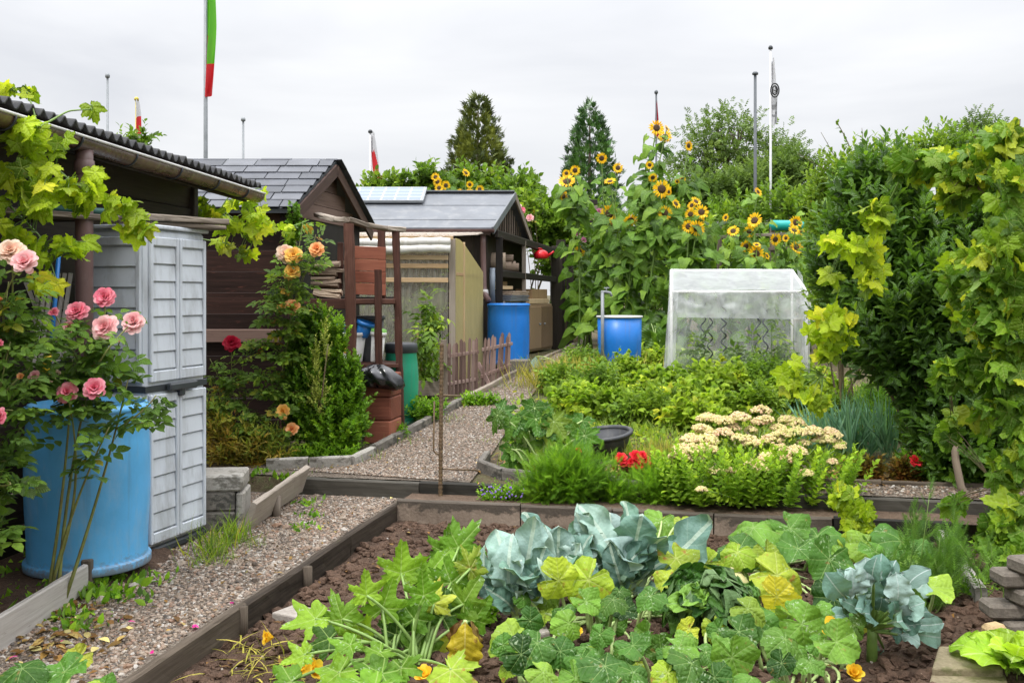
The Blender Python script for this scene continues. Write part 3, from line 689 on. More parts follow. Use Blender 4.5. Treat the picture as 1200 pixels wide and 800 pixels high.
def strip(name, mat, left, right, nu, nv, zf, skip=None):
    """sheet between two polylines; zf(x, y) gives its height"""
    left = np.array(left, float); right = np.array(right, float)
    def samp(P, t):
        d = np.concatenate([[0], np.cumsum(np.linalg.norm(np.diff(P, axis=0), axis=1))]); d /= d[-1]
        return np.stack([np.interp(t, d, P[:, 0]), np.interp(t, d, P[:, 1])], -1)
    t = np.linspace(0, 1, nv); l = samp(left, t); r = samp(right, t); u = np.linspace(0, 1, nu)[:, None, None]
    XY = l[None] * (1 - u) + r[None] * u
    Z = zf(XY[..., 0], XY[..., 1])
    mb = MB(); mb.grid(np.concatenate([XY, Z[..., None]], 2), nu, nv)
    return struct(mb, name, mat, None)
def up(x, y): return .1 + np.clip(y + .19 * (x + .7) - 7.14, 0, 8.2) * .052
def bline(y): return -1.447 + .206 * (y - 3.67)
ystep = lambda x: 7.12 - .19 * (x + .7)
# lower yard: gravel left of the border boards
xr = bline(7.25)
strip('gravel_path', GRAVEL, [(-7, 1.0), (-7, ystep(-7) + .0)], [(bline(1.0), 1.0), (bline(7.23), 7.23)], 60, 70, lambda x, y: .012 * fbm(x * 2, y * 2) - .004)
# front bed soil
def soilz(x, y):
    return -.1 + .075 * fbm(x * 3.1, y * 3.1, 5) + .03 * fbm(x * 13, y * 13, 3)
strip('vegetable_bed', SOIL, [(bline(1.2) + .02, 1.2), (bline(6.79) + .02, 6.79)], [(3.6, 1.2), (3.6, 5.98)], 190, 240, soilz)
# strip between the two retaining boards
strip('herb_strip', SOIL2, [(bline(6.8) + .03, 6.82), (4.6, 5.82)], [(bline(7.2) + .03, 7.22), (4.6, 6.15)], 60, 14, lambda x, y: .035 + .02 * fbm(x * 4, y * 4))
# raised flower bed held by the whitewashed plank
strip('flower_bed', SOIL, [(-3.2, 3.0), (-3.2, 5.6)], [(-2.28, 3.0), (-2.16, 4.3), (-1.99, 4.85), (-1.86, 5.25), (-1.86, 5.6)], 40, 60, lambda x, y: .058 * np.clip((np.interp(y, [3.0, 4.3, 4.85, 5.25, 5.6], [-2.28, -2.16, -1.99, -1.86, -1.86]) - x) / .16, 0, 1) - .006 + .008 * fbm(x * 6, y * 6))
# upper gravel path along the sheds and its cross arm
KL = [gp(*p)[:2] for p in ((318, 551), (412, 548), (455, 524), (545, 472), (600, 444), (640, 424), (672, 408))]
KR = [gp(*p)[:2] for p in ((600, 578), (566, 548), (572, 540), (598, 500), (622, 466), (652, 432), (684, 407))]
strip('upper_gravel_path', GRAVEL, KL, [(-.30, 7.07)] + [tuple(p) for p in KR[1:]], 40, 90, lambda x, y: up(x, y) + .016 + .010 * fbm(x * 2, y * 2))
strip('step_landing', GRAVEL, [(-2.2, 7.47), (-.3, 7.08)], [(-1.75, 8.02), (-.25, 7.6)], 30, 20, lambda x, y: up(x, y) + .012 + .005 * fbm(x * 2, y * 2))
strip('cross_path', GRAVEL, [(.2, 7.0), (4.2, 6.23)], [(.2, 7.3), (4.2, 6.72)], 16, 60, lambda x, y: up(x, y) + .02 + .008 * fbm(x * 2, y * 2))
# pebbles
def pebble_t(k):
    rr = np.random.default_rng(k); ph = (1 + 5 ** .5) / 2
    V = np.array([(-1, ph, 0), (1, ph, 0), (-1, -ph, 0), (1, -ph, 0), (0, -1, ph), (0, 1, ph), (0, -1, -ph), (0, 1, -ph), (ph, 0, -1), (ph, 0, 1), (-ph, 0, -1), (-ph, 0, 1)]) / 1.9
    V = V * rr.uniform(.75, 1.2, (12, 1)) * np.array([rr.uniform(.8, 1.2), rr.uniform(.7, 1), rr.uniform(.4, .65)])
    f = [(0, 11, 5), (0, 5, 1), (0, 1, 7), (0, 7, 10), (0, 10, 11), (1, 5, 9), (5, 11, 4), (11, 10, 2), (10, 7, 6), (7, 1, 8), (3, 9, 4), (3, 4, 2), (3, 2, 6), (3, 6, 8), (3, 8, 9), (4, 9, 5), (2, 4, 11), (6, 2, 10), (8, 6, 7), (9, 8, 1)]
    return tmpl(V, f)
PEB = [pebble_t(k) for k in range(5)]
def pebbles(name, n, samp, zf, smin, smax, mat=PEBBLE, sink=.2, label=None, tint=None):
    mb = MB()
    for T in PEB:
        xy = samp(n // 5); m = len(xy)
        s = smin + (smax - smin) * rng.random(m) ** 2.6
        z = zf(xy[:, 0], xy[:, 1]) + s * sink
        D = np.stack([rng.normal(size=m), rng.normal(size=m), rng.normal(size=m) * .25], 1)
        mb.leaves(T, np.column_stack([xy, z]), D, np.array([0, 0, 1.]) + rng.normal(size=(m, 3)) * .2, s, tint=tint if tint is None else rng.uniform(*tint, m), smooth=False)
    return tag(mb.build(name, mat), label, None, None, 'stuff')
def s_lower(n):
    y = 2.7 + 4.6 * rng.random(n) ** 1.25; x = bline(y) - .07 - 2.0 * rng.random(n) ** 1.1
    k = (y < ystep(x) - .05) & (x > -2.35); return np.stack([x, y], 1)[k]
pebbles('gravel', 72000, s_lower, lambda x, y: .012 * fbm(x * 2, y * 2) - .004, .004, .0155, label='loose mixed pebbles of the lower yard path')
KLa, KRa = np.array(KL), np.array([(-.30, 7.07)] + [tuple(p) for p in KR[1:]])
def s_upper(n):
    t = rng.random(n) ** 1.6; u = rng.random(n)
    def smp(P):
        d = np.concatenate([[0], np.cumsum(np.linalg.norm(np.diff(P, axis=0), axis=1))]); d /= d[-1]
        return np.stack([np.interp(t, d, P[:, 0]), np.interp(t, d, P[:, 1])], -1)
    p = smp(KLa) * (1 - u[:, None]) + smp(KRa) * u[:, None]
    return p[S_(p[:, 0], p[:, 1]) > 7.2]
pebbles('gravel', 36000, s_upper, lambda x, y: up(x, y) + .016 + .010 * fbm(x * 2, y * 2), .004, .013, label='loose pebbles of the upper path along the sheds')
def s_cross(n):
    x = rng.uniform(.3, 4, n); y = 7.05 - .19 * (x - .0) + .3 * rng.random(n) + .02 * 0; return np.stack([x, y], 1)[S_(x, y) > 7.2]
pebbles('gravel', 5000, s_cross, lambda x, y: up(x, y) + .02, .005, .015, label='pebbles of the narrow cross path behind the black board')
pebbles('path_stones', 260, s_lower, lambda x, y: .012 * fbm(x * 2, y * 2) - .004, .018, .04, label='larger stones scattered on the lower gravel path', tint=(.1, .95))
def s_bed(n):
    y = rng.uniform(2.9, 6.7, n); x = rng.uniform(-1.5, 3.3, n)
    k = (x > bline(y) + .05) & (S_(x, y) < 6.75); return np.stack([x, y], 1)[k]
pebbles('soil_clods', 20000, s_bed, soilz, .006, .042, CLOD, .25, 'brown crumbly clods of the dug vegetable bed')
pebbles('gravel', 900, s_bed, soilz, .005, .013, PEBBLE, .35, 'pale small stones in the vegetable bed soil', tint=(.3, 1))

# boards
def plank(name, p, q, hgt, th, mat, label, cat, z0, group=None, z1=None):
    """upright board from p to q (xy), from z0 up to z0+hgt"""
    z1 = z0 if z1 is None else z1
    a = np.array([p[0], p[1], z0 + hgt / 2]); b = np.array([q[0], q[1], z1 + hgt / 2])
    mb = MB(); mb.rbeam(a, b, th, hgt, amp=.006 if th > .03 else .003, ch=.01)
    return one(mb, name, mat, ((a[0] + b[0]) / 2, (a[1] + b[1]) / 2, z0), label, cat, group)
def stake(px, py, z0, z1, r, label, mat=W_GREY, name='wooden_stake', cat='stake', dx=0, dy=0, square=True):
    p = hit(px, py, z0); mb = MB()
    mb.beam(p + (0, 0, -.06), p + (dx, dy, z1 - z0), r, r, up=(0, 1, 0), ch=.006) if square else mb.tube([p + (0, 0, -.06), p + (dx, dy, z1 - z0)], r / 2, 10)
    return one(mb, name, mat, p, label, cat)
for y0, y1, lb in ((1.2, 4.62, 'mossy border board between gravel and soil, nearest of the row'), (4.625, 5.93, 'mossy border board between gravel and soil, middle of the row'), (5.935, 7.20, 'mossy border board between gravel and soil, ending at the cross boards')):
    plank('border_board', (bline(y0), y0), (bline(y1), y1), .145, .045, W_BORDER, lb, 'board', -.125, 'boards edging the front bed')
stake(284, 741, -.1, .02, .05, 'short round stake against the border board, nearer to the bottom edge', square=False, mat=W_BORDER)
stake(360, 689, -.1, .015, .055, 'short round stake against the border board, beside the flat stone', square=False, mat=W_BORDER)
# retaining wall of the bed : concrete edging slabs
cuts = [(-.63, .02), (.35, .02), (.98, .02), (1.62, .02)]
wy = lambda x: 6.80 - .19 * (x + .7)
xsW = [-.785, .06, .66, 1.30, 2.02]
WL = ['concrete bed edging slab where the border board ends', 'concrete bed edging slab below the purple flowers', 'concrete bed edging slab below the feathery herbs', 'concrete bed edging slab below the yellow flowering stonecrop']
for i in range(4):
    a, b = xsW[i] + .004, xsW[i + 1] - .004
    plank('edging_slab', (a, wy(a)), (b, wy(b)), .21, .05, CONC_WALL, WL[i], 'slab', -.155 - .004 * i, 'concrete slabs along the back of the bed')
plank('retaining_board', (2.03, wy(2.03)), (2.72, wy(2.72)), .17, .04, W_STEP, 'low dark board behind the small vine sapling, in front of the taller black board', 'board', -.12)
bstep = lambda x: 7.13 - .19 * (x + .7)
plank('step_board', (-1.62, bstep(-1.62)), (-.66, bstep(-.66)), .135, .055, W_STEP, 'black board forming the step across the gravel path', 'board', -.02, 'black step boards')
plank('step_board', (-.655, bstep(-.655)), (1.5, bstep(1.5)), .1, .055, W_STEP, 'black board behind the rebar rod and the herbs', 'board', .01, 'black step boards')
plank('step_board', (1.505, bstep(1.505)), (4.3, bstep(4.3)), .14, .055, W_STEP, 'black board along the narrow gravel strip under the laurel', 'board', -.02, 'black step boards')
for a, b, lb in ((1.75, 2.55, 'thin grey kerb plank behind the cross path gravel, beside the stonecrop'), (2.555, 3.9, 'thin grey kerb plank behind the cross path gravel, under the laurel')):
    plank('kerb_plank', (a, 7.5 - .19 * (a + .7)), (b, 7.5 - .19 * (b + .7)), .1, .035, W_BORDER, lb, 'kerb', .07, 'kerb planks behind the cross path')
# kerb stones along the upper path
KK = [gp(*p) for p in ((312, 552), (362, 550), (412, 548), (437, 535), (462, 520), (503, 498), (545, 473), (590, 449), (632, 428), (672, 408))]
KLAB = ['beside the leaning plank', 'below the box shrub', 'at the corner by the leaning brown board', 'below the red crate', 'below the green drum', 'left of the rebar rod', 'behind the rebar rod', 'below the picket fence', 'below the blue barrel of the back shed', 'at the far posts']
for i in range(len(KK) - 1):
    a, b = KK[i], KK[i + 1]; d = unit(b - a) * .004
    plank('kerb_stone', (a + d)[:2], (b - d)[:2], .12, .06 if i < 6 else .05, CONC if i < 3 else W_GREY if i > 5 else CONC_D, 'kerb of the upper path ' + KLAB[i], 'kerb', G(a[0], a[1]) - .03, 'kerbs along the upper path', G(b[0], b[1]) - .03)
# kerb of the mulch bed beside the path
MK = [gp(*p) for p in ((571, 540), (563, 552), (590, 562), (640, 568), (700, 572), (755, 576))]
for i, lb in enumerate(('mossy kerb at the rounded corner of the mulch bed', 'mossy kerb in front of the bark chips under the courgette', 'mossy kerb behind the feathery herbs', 'mossy kerb below the red begonias', 'mossy kerb half hidden by the right herb mound')):
    a, b = MK[i], MK[i + 1]; plank('bed_kerb', a[:2], b[:2], .1, .05, CONC_D, lb, 'kerb', G(a[0], a[1]) - .02, 'kerbs round the mulch bed', G(b[0], b[1]) - .02)
# white plank at the lower left
a, b = hit(-40, 762, .08), hit(100, 684, .04)
plank('edging_plank', a[:2], b[:2], .15, .03, W_PALE, 'whitewashed edging plank under the pink rose', 'board', -.01)
stake(103, 690, 0, .15, .05, 'square stake at the end of the whitewashed plank', W_GREY)
# leaning plank and stake by the concrete blocks
a, b = hit(292, 612, .06), hit(356, 566, .09)
mb = MB(); mb.rbeam(a + (0, 0, .03), b + (0, 0, .03), .035, .2, up=(.35, 0, 1), amp=.006)
one(mb, 'leaning_plank', W_GREY, a, 'weathered plank leaning on edge beside the concrete blocks', 'board')
stake(324, 604, 0, .13, .055, 'round stump stake holding the leaning weathered plank', W_GREY, square=False)
# concrete blocks
bc = gp(250, 622); bx, by = bc[0], bc[1]
for (dx, dy, z, sx, sy, sz, m, lb) in ((0.0, .12, .062, .235, .30, .12, CONC_D, 'dark concrete block at the bottom of the small stack by the cabinet'), (0.0, .12, .184, .235, .30, .12, CONC_D, 'dark blotchy concrete block in the middle of the small stack by the cabinet'), (.02, .12, .296, .29, .31, .10, CONC, 'pale concrete block on top of the small stack by the cabinet'), (.147, .14, .12, .05, .3, .235, CONC, 'narrow pale concrete slab standing beside the block stack')):
    mb = MB(); mb.box((bx + dx, by + dy, z), (sx, sy, sz), .12, ch=.012); one(mb, 'concrete_block', m, (bx + dx, by + dy, z - sz / 2), lb, 'block', 'concrete blocks beside the cabinet')
# right side edging, stepping stones, bricks
a, b, c = hit(1099, 612, .0), hit(1116, 640, -.0), hit(1150, 692, -.02)
plank('edging_slab', a[:2], b[:2] , .12, .06, CONC, 'pale edging slab under the laurel, farther of two in line', 'slab', -.12)
plank('edging_slab', b[:2], c[:2], .12, .06, CONC, 'pale edging slab beside the fennel, nearer of two in line', 'slab', -.12)
def flat(name, pts, z, th, mat, lb, cat):
    P = np.array([hit(px, py, z) for px, py in pts]); c = P.mean(0); mb = MB()
    mb.prism([tuple(p[:2] - c[:2]) for p in P], (c[0], c[1], z - th), (1, 0, 0), (0, 1, 0), th)
    o = one(mb, name, mat, (c[0], c[1], z - th), lb, cat)
    bv = o.modifiers.new('bevel', 'BEVEL'); bv.width = .008; bv.segments = 2; return o
flat('flat_stone', ((318, 717), (342, 708), (388, 714), (398, 722), (355, 724)), -.06, .05, STONE, 'flat grey stone in the soil beside the border board', 'stone')
flat('flat_stone', ((586, 738), (600, 727), (640, 732), (645, 740), (600, 744)), -.06, .05, STONE, 'flat grey stone under the leftmost cauliflower', 'stone')
flat('stepping_block', ((1092, 782), (1100, 756), (1168, 758), (1176, 784)), -.03, .08, MOSSY, 'mossy stepping block at the lower right, farther of two', 'step')
flat('stepping_block', ((1082, 822), (1092, 787), (1178, 789), (1190, 824)), -.06, .08, MOSSY, 'mossy stepping block at the lower right corner, nearest', 'step')
mb = MB(); p = hit(1165, 757, -.1); mb.box(p + (0, 0, .05), (.10, .08, .1), .4, ch=.02); one(mb, 'sandstone_cube', YSTONE, p, 'small yellow sandstone cube in front of the brick stack', 'stone')
p = hit(1205, 742, -.1)
for k, (dx, dz, rz) in enumerate(((.0, .035, .1), (-.05, .105, -.05), (.05, .178, .15), (.0, .25, .02), (.06, .318, .2))):
    mb = MB(); mb.box(p + (dx, .03 * (k % 2), dz), (.27, .14, .066), rz, ch=.012)
    one(mb, 'brick', BRICKM, p + (dx, 0, dz - .033), ['weathered brick at the bottom of the stack', 'wide weathered brick second from the bottom of the stack', 'weathered brick in the middle of the stack', 'weathered brick second from the top of the stack', 'weathered brick on top of the stack'][k] + ' at the right edge', 'brick', 'bricks stacked at the right edge')

GD = unit(np.array([.19, 1.0, 0]))          # direction of the path and of every gable
Zv = np.array([0, 0, 1.])
def V3(*a): return np.array(a, float)

# ================================================================== near shed at the left
def gl(y): return V3(-2.26 + .1335 * (y - 5.3), y, 2.262 - .02 * (y - 5.3))
shed = thing('corrugated_roof_shed', 'dark wooden shed with black corrugated roof and brown gutter above the grey cabinet', 'shed', (-2.7, 5.8, 0))
mb = MB(); d = unit(gl(7) - gl(5)); d[2] = 0; d = unit(d); nrm = V3(d[1], -d[0], 0)
w0, w1 = gl(2.6) - nrm * .42, gl(7.4) - nrm * .42
k = 0; zc_ = 0.0
while zc_ < 2.26:
    hh = min(.19, 2.3 - zc_); a = V3(w0[0], w0[1], zc_ + hh / 2); b = V3(w1[0], w1[1], zc_ + hh / 2)
    mb.beam(a - nrm * .01, b - nrm * .01, .024, hh - .004, up=(nrm[0] * .12, nrm[1] * .12, 1), ch=.004, tint=random.random()); zc_ += hh
a = V3(w1[0], w1[1], 0); 
mb.box((w1[0] - .55, w1[1] - .02, 1.14), (1.1, .03, 2.28), 0, ch=.004)
mb.box((w1[0] - .0, w1[1] - .0, 1.14), (.07, .07, 2.28), math.atan2(-d[0], d[1]) , ch=.006)
mb.build('wall', W_BLACK, shed)
# roof sheet, waves run along the eave
ny, nx = 420, 10; ys = np.linspace(2.6, 7.62, ny); Pr = np.zeros((ny, nx, 3))
for i, y in enumerate(ys):
    g = gl(y)
    for j in range(nx):
        q = j / (nx - 1) * 2.6
        wz = .020 * sin(2 * pi * y / .088) * (1 - .15 * q) + .012 * fbm(y * 5, q * 2)
        Pr[i, j] = g + V3(.035, 0, .068) - nrm * q + V3(0, 0, .115 * q + wz + (.02 * fbm(y * 9, 3) if j == 0 else 0)) + nrm * (.02 * fbm(y * 7, 9) if j == 0 else 0)
mb = MB(); mb.grid(Pr, ny, nx)
o = mb.build('roof', BITUMEN, shed); so_ = o.modifiers.new('solid', 'SOLIDIFY'); so_.thickness = .012; so_.offset = -1
mb = MB(); mb.beam(gl(2.6) - nrm * .085 + V3(0, 0, .005), gl(7.6) - nrm * .085 + V3(0, 0, .005), .03, .13, ch=.005)
for yy in np.arange(3.0, 7.6, .62): mb.beam(gl(yy) - nrm * .1 + Zv * .03, gl(yy) - nrm * .6 + Zv * .1, .05, .08)
mb.build('fascia', W_BLACK, shed)
def sweep(path, prof, mb, **k):
    """prof: (a, z) offsets along nrm and up"""
    P = np.array([[p + nrm * a + Zv * z for a, z in prof] for p in path]); mb.grid(P, len(path), len(prof), **k)
gy = np.linspace(3.0, 7.62, 24); prof = [(.062 * cos(t), .062 * sin(t) + .0) for t in np.linspace(pi, 2 * pi, 15)]
mb = MB(); sweep([gl(y) + Zv * (.004 * sin(y * 3)) for y in gy], prof, mb)
e = gl(7.62); mb.poly(np.array([e + nrm * a + Zv * z for a, z in prof]), [tuple(range(15))])
gut = mb.build('gutter', GUTTER, shed); sm = gut.modifiers.new('solid', 'SOLIDIFY'); sm.thickness = .003
mb = MB(); mb.tube([gl(y) + nrm * .064 + Zv * .004 for y in gy], .0085, 8); mb.build('gutter_lip', GUTTER_IN, gut)
for yy in (4.6, 5.15, 5.7, 6.25, 6.8, 7.3):
    mb = MB(); mb.tube([gl(yy) + nrm * .068 * cos(t) + Zv * .068 * sin(t) for t in np.linspace(pi, 2 * pi, 10)], .006, 6); mb.build('gutter_bracket', CABDARK, gut)
mb = MB(); g = gl(5.27); mb.tube([g + Zv * -.05, g + Zv * -.12, V3(g[0] + .0, g[1], 1.4), V3(g[0] + .0, g[1], .84)], .0455, 20)
mb.lathe([(.0455, 0), (.052, .002), (.052, .075), (.0455, .08)], (g[0], g[1], 2.08), 20)
mb.build('drainpipe', PIPE, shed)
mb = MB(); mb.beam(gl(5.3) - nrm * .06 + Zv * -.4, gl(5.3) - nrm * .42 + Zv * -.4, .03, .05); mb.build('plank_bracket', W_BLACK, shed)
# planks lying over the cabinet
def log_plank(name, p, q, w_, h_, mat, lb, cat, up=(0, 0, 1), **kw):
    mb = MB(); mb.rbeam(p, q, w_, h_, up=up, ch=.006); return one(mb, name, mat, (np.array(p) + np.array(q)) / 2, lb, cat, **kw)
log_plank('wooden_plank', V3(-2.62, 4.78, 1.857), V3(-2.18, 5.42, 1.857), .16, .032, W_GREY, 'grey plank under the eave reaching from the left edge to the drainpipe', 'plank')
log_plank('wooden_plank', V3(-2.24, 5.56, 1.851), V3(-1.79, 6.05, 1.851), .20, .026, W_GREY, 'weathered plank lying on top of the grey cabinet', 'plank')
log_plank('wooden_pole', V3(-2.20, 5.40, 1.888), V3(-1.72, 6.02, 1.885), .035, .035, W_GREY, 'thin bark covered pole lying on the plank above the cabinet', 'pole')
mb = MB(); mb.tube([V3(-2.5, 5.1, 1.9), V3(-2.05, 5.55, 1.895)], .02, 10); one(mb, 'rolled_mat', M_plain('dull_green_roll', (.03, .10, .08), .6), (-2.3, 5.3, 1.88), 'dull green rolled mat lying behind the drainpipe', 'mat')

# ================================================================== louvred plastic cabinet
c0 = V3(-2.01, 5.46, 0); U = unit(V3(.286, .958, 0)); Nn = V3(U[1], -U[0], 0); Lf = -Nn   # door face along U, outward Nn; side face runs along Lf, outward -U
cab = thing('louvred_cabinet', 'tall light grey plastic cabinet with louvred double doors beside the blue rain barrel', 'cabinet', tuple(c0))
Wd, Dp, Ht = .56, .42, 1.815
mb = MB(); ctr = c0 + U * Wd / 2 + Lf * Dp / 2
mb.obox(ctr + Zv * (Ht / 2 + .02), [U, Nn, Zv], [Wd / 2, Dp / 2, Ht / 2 - .02], .018)
mb.build('carcass', CABINET, cab)
def fbox(b, face, u0, u1, z0, z1, th, off=0.0, ch=.006):
    if face == 'door': c = c0 + U * (u0 + u1) / 2 + Nn * (off + th / 2); ax = [U, Nn, Zv]
    else: c = c0 + Lf * (u0 + u1) / 2 - U * (off + th / 2); ax = [Lf, U, Zv]
    b.obox(c + Zv * (z0 + z1) / 2, ax, [(u1 - u0) / 2, th / 2, (z1 - z0) / 2], ch)
def louvres(b, face, u0, u1, z0, z1, n, th=.010):
    fr = .03 if face == 'side' else .024
    for (a, b2) in ((u0, u0 + fr), (u1 - fr, u1)): fbox(b, face, a, b2, z0, z1, .022)
    fbox(b, face, u0 + fr + .001, u1 - fr - .001, z1 - .05, z1, .021); fbox(b, face, u0 + fr + .001, u1 - fr - .001, z0, z0 + .06, .021)
    hh = (z1 - z0 - .12) / n
    for i in range(n):
        za = z0 + .065 + i * hh
        if face == 'door': c = c0 + U * (u0 + u1) / 2 + Nn * th * .6; ax0, nn = U, Nn
        else: c = c0 + Lf * (u0 + u1) / 2 - U * th * .6; ax0, nn = Lf, -U
        tl = unit(nn * .09 * -1 + Zv); n2 = unit(np.cross(ax0, tl))
        b.obox(c + Zv * (za + hh / 2), [ax0, n2, tl], [(u1 - u0) / 2 - fr - .002, th / 2, hh / 2 - .004], .003)
dmb = {}
for nm, u0, u1 in (('a', .022, .28), ('b', .286, .545)):
    for lev, z0, z1, n in (('upper', .965, 1.77, 7), ('lower', .07, .895, 7)):
        b = MB(); louvres(b, 'door', u0, u1, z0, z1, n); dr = b.build('door', CABINET, cab)
    if nm == 'b':
        b = MB(); fbox(b, 'door', .16, .42, .905, .95, .04, .012, .012); fbox(b, 'door', .26, .31, .87, .91, .03, .012, .01); b.build('latch', CABDARK, cab)
for z0, z1, n in ((.965, 1.77, 6), (.07, .895, 6)):
    b = MB(); louvres(b, 'side', .02, Dp - .02, z0, z1, n); b.build('side_panel', CABINET, cab)
b = MB(); fbox(b, 'door', -.012, Wd + .01, .908, .945, .012, -.002); fbox(b, 'side', -.0, Dp, .909, .946, .012, -.002); b.build('middle_band', CABDARK, cab)
b = MB(); b.obox(ctr + Zv * .022, [U, Nn, Zv], [Wd / 2 + .012, Dp / 2 + .012, .022], .01); b.build('plinth', CABDARK, cab)
b = MB(); b.obox(ctr + Zv * (Ht + .012), [U, Nn, Zv], [Wd / 2 + .018, Dp / 2 + .018, .011], .008); b.build('lid', CABINET, cab)
for zz in (.55, 1.02, 1.32, 1.35):
    b = MB(); b.obox(c0 + Lf * (.19 + .05 * (zz > 1.3)) - U * .0175 + Zv * zz, [Lf, U, Zv], [.005, .003, .022 if zz < 1.34 else .006], .001); b.build('lock_slot', CABDARK, cab)

# ================================================================== barrels
def barrel(name, mat, p, r, h, lb, cat='barrel', lid=None, waist=.04, parts=True):
    t = thing(name, lb, cat, p); p = np.array(p)
    prof = [(0, 0), (r * .93, 0), (r * 1.0, .004), (r * 1.035, .008), (r * 1.04, .014), (r * 1.04, .042), (r * 1.03, .048), (r * .99, .050), (r * .983, .054), (r * .98, .066), (r * .985, h * .2)]
    prof += [(r * (1 + waist * sin(pi * q)) * .985, h * (.2 + .72 * q)) for q in (.2, .4, .6, .8)]
    prof += [(r * .985, h * .925), (r * 1.005, h * .935), (r * 1.005, h * .965), (r * .97, h * .972), (r * .97, h), (r * .93, h), (r * .93, h * .8)]
    mb = MB(); mb.lathe(prof, p, 56); body = mb.build('body', mat, t)
    mb = MB()
    if lid: mb.lathe([(0, h + .045), (r * .6, h + .045), (r * .9, h + .04), (r * 1.03, h + .03), (r * 1.05, h + .0), (r * 1.05, h - .05), (r * .99, h - .055)], p, 48); mb.build('lid', lid, t)
    else: mb.lathe([(0, h * .86), (r * .935, h * .86)], p, 40); mb.build('water', CAVITY, t)
    mb = MB(); mb.lathe([(r * 1.0, h * .955), (r * 1.03, h * .96), (r * 1.03, h * .985), (r * .99, h * .99)], p, 56); mb.build('rim', mat, t)
    return t
barrel('rain_barrel', BARREL, (-2.20, 5.17, .05), .298, .84, 'large pale blue open rain barrel under the drainpipe, behind the pink rose bush')

# ================================================================== siding shed in the middle
ms = thing('siding_shed', 'dark brown shed with horizontal siding and slate shingle gable roof', 'shed', (-3.0, 9.6, .1))
skew = V3(.171, 1, 0)
mb = MB(); z = .12; i = 0
while z < 2.2:
    hh = .192
    tilt = unit(V3(0, -.06, 1)); mb.obox(V3((-5.2 - 2.045) / 2, 9.08, z + hh / 2), [V3(0, 1, .06), tilt, V3(1, 0, 0)], [.012, hh / 2 + .004, 1.577], .003, tint=random.random() if z > 1.0 else .08 * random.random()); z += hh; i += 1
mb.box((-2.06, 9.075, 1.17), (.09, .09, 2.1), 0, ch=.006)
g0 = V3(-2.05, 9.08, 0); gl_ = V3(-2.05 + .171 * 2.0, 11.08, 0)
mb.obox((g0 + gl_) / 2 + Zv * 1.15, [unit(gl_ - g0), V3(1, -.17, 0), Zv], [1.02, .012, 1.06], .003, tint=0.0, mi=1)  # black panel stands for the open recess under the gable, its shade as colour
mb.build('wall', [W_DARK, W_BLACK], ms)
mb = MB(); mb.box((-3.2, 9.045, 1.075), (2.2, .05, .12), 0, ch=.006, along=0); mb.build('ledge_board', W_FASCIA, ms)
E0, RG, E1 = V3(0, 8.93, 2.215), V3(0, 10.06, 2.79), V3(0, 11.2, 2.19)     # eave, ridge, rear eave (y, z)
def rx(y): return -1.967 + .171 * (y - 8.95)
sdir = unit(RG - E0); snrm = unit(np.cross(V3(1, 0, 0), sdir)); Ls = np.linalg.norm(RG - E0)
mb = MB(); n = 7; ex = Ls / n
for r_ in range(n + 1):
    base = E0 + sdir * (r_ * ex); off = random.random() * .3
    xr_ = rx(base[1] + ex * .5); x = xr_
    w_ = .33; x1 = xr_
    first = random.uniform(.12, .33)
    while x1 > -5.0:
        ww = first if x1 == xr_ else w_ * random.uniform(.93, 1.0); x0 = x1 - ww
        hh = ex * (1.0 if r_ < n else .12) + .02
        c = V3((x0 + x1) / 2, 0, 0) + base + sdir * (hh / 2 - .012) + snrm * (.018 + .006 * random.random())
        ax = [V3(1, 0, 0), unit(snrm + sdir * .045), unit(sdir - snrm * .045)]
        mb.obox(c, ax, [ww / 2 - .004, .005, hh / 2], .002, tint=random.random()); x1 = x0
mb.build('shingles', SHINGLE, ms)
mb = MB()
for A, B in ((E0, RG), (E1, RG)):
    P = [V3(-5.1, 0, 0) + A, V3(rx(A[1]), 0, 0) + A, V3(rx(B[1]), 0, 0) + B, V3(-5.1, 0, 0) + B]
    P = np.array(P); dn = V3(0, 0, -.035); fs = [(0, 1, 2, 3), (4, 7, 6, 5), (0, 4, 5, 1), (1, 5, 6, 2), (2, 6, 7, 3), (3, 7, 4, 0)]
    mb.poly(np.concatenate([P + Zv * .004, P + dn]), fs)
mb.build('roof_deck', CABDARK, ms)
# serrated shingle ends along the rear rake
mb = MB()
for q in np.linspace(0, 1, 9)[:-1]:
    A = V3(rx(RG[1] + q * 1.14), RG[1] + q * 1.14, RG[2] + (E1[2] - RG[2]) * q); B = V3(rx(RG[1] + (q + .12) * 1.14), RG[1] + (q + .12) * 1.14, RG[2] + (E1[2] - RG[2]) * (q + .12))
    mb.beam(A + V3(.01, 0, .022), B + V3(.02, 0, .008), .10, .012, ch=.003)
mb.build('verge_shingles', SHINGLE, ms)
for A, B in ((E0, RG), (E1, RG)):
    a = V3(rx(A[1]) + .0, 0, 0) + A; b = V3(rx(B[1]), 0, 0) + B; mb = MB(); mb.beam(a - Zv * .085 + V3(.008, 0, 0), b - Zv * .085 + V3(.008, 0, 0), .025, .115, ch=.004); mb.build('bargeboard', W_FASCIA, ms)
mb = MB(); sk = unit(skew); zb = 2.17
for q in range(4):
    za, zt = zb + q * .155, zb + q * .155 + .15
    f = min(1, (zt - 2.17) / .62); ya, yb = 9.05 + (1.0 - .02) * f + .03, 11.1 - 1.02 * f - .03
    if yb - ya < .1: break
    a = V3(rx(ya) - .09, ya, za + .075); b = V3(rx(yb) - .09, yb, za + .075)
    mb.beam(a, b, .022, .152, ch=.003)
mb.build('gable_boards', W_FASCIA, ms)

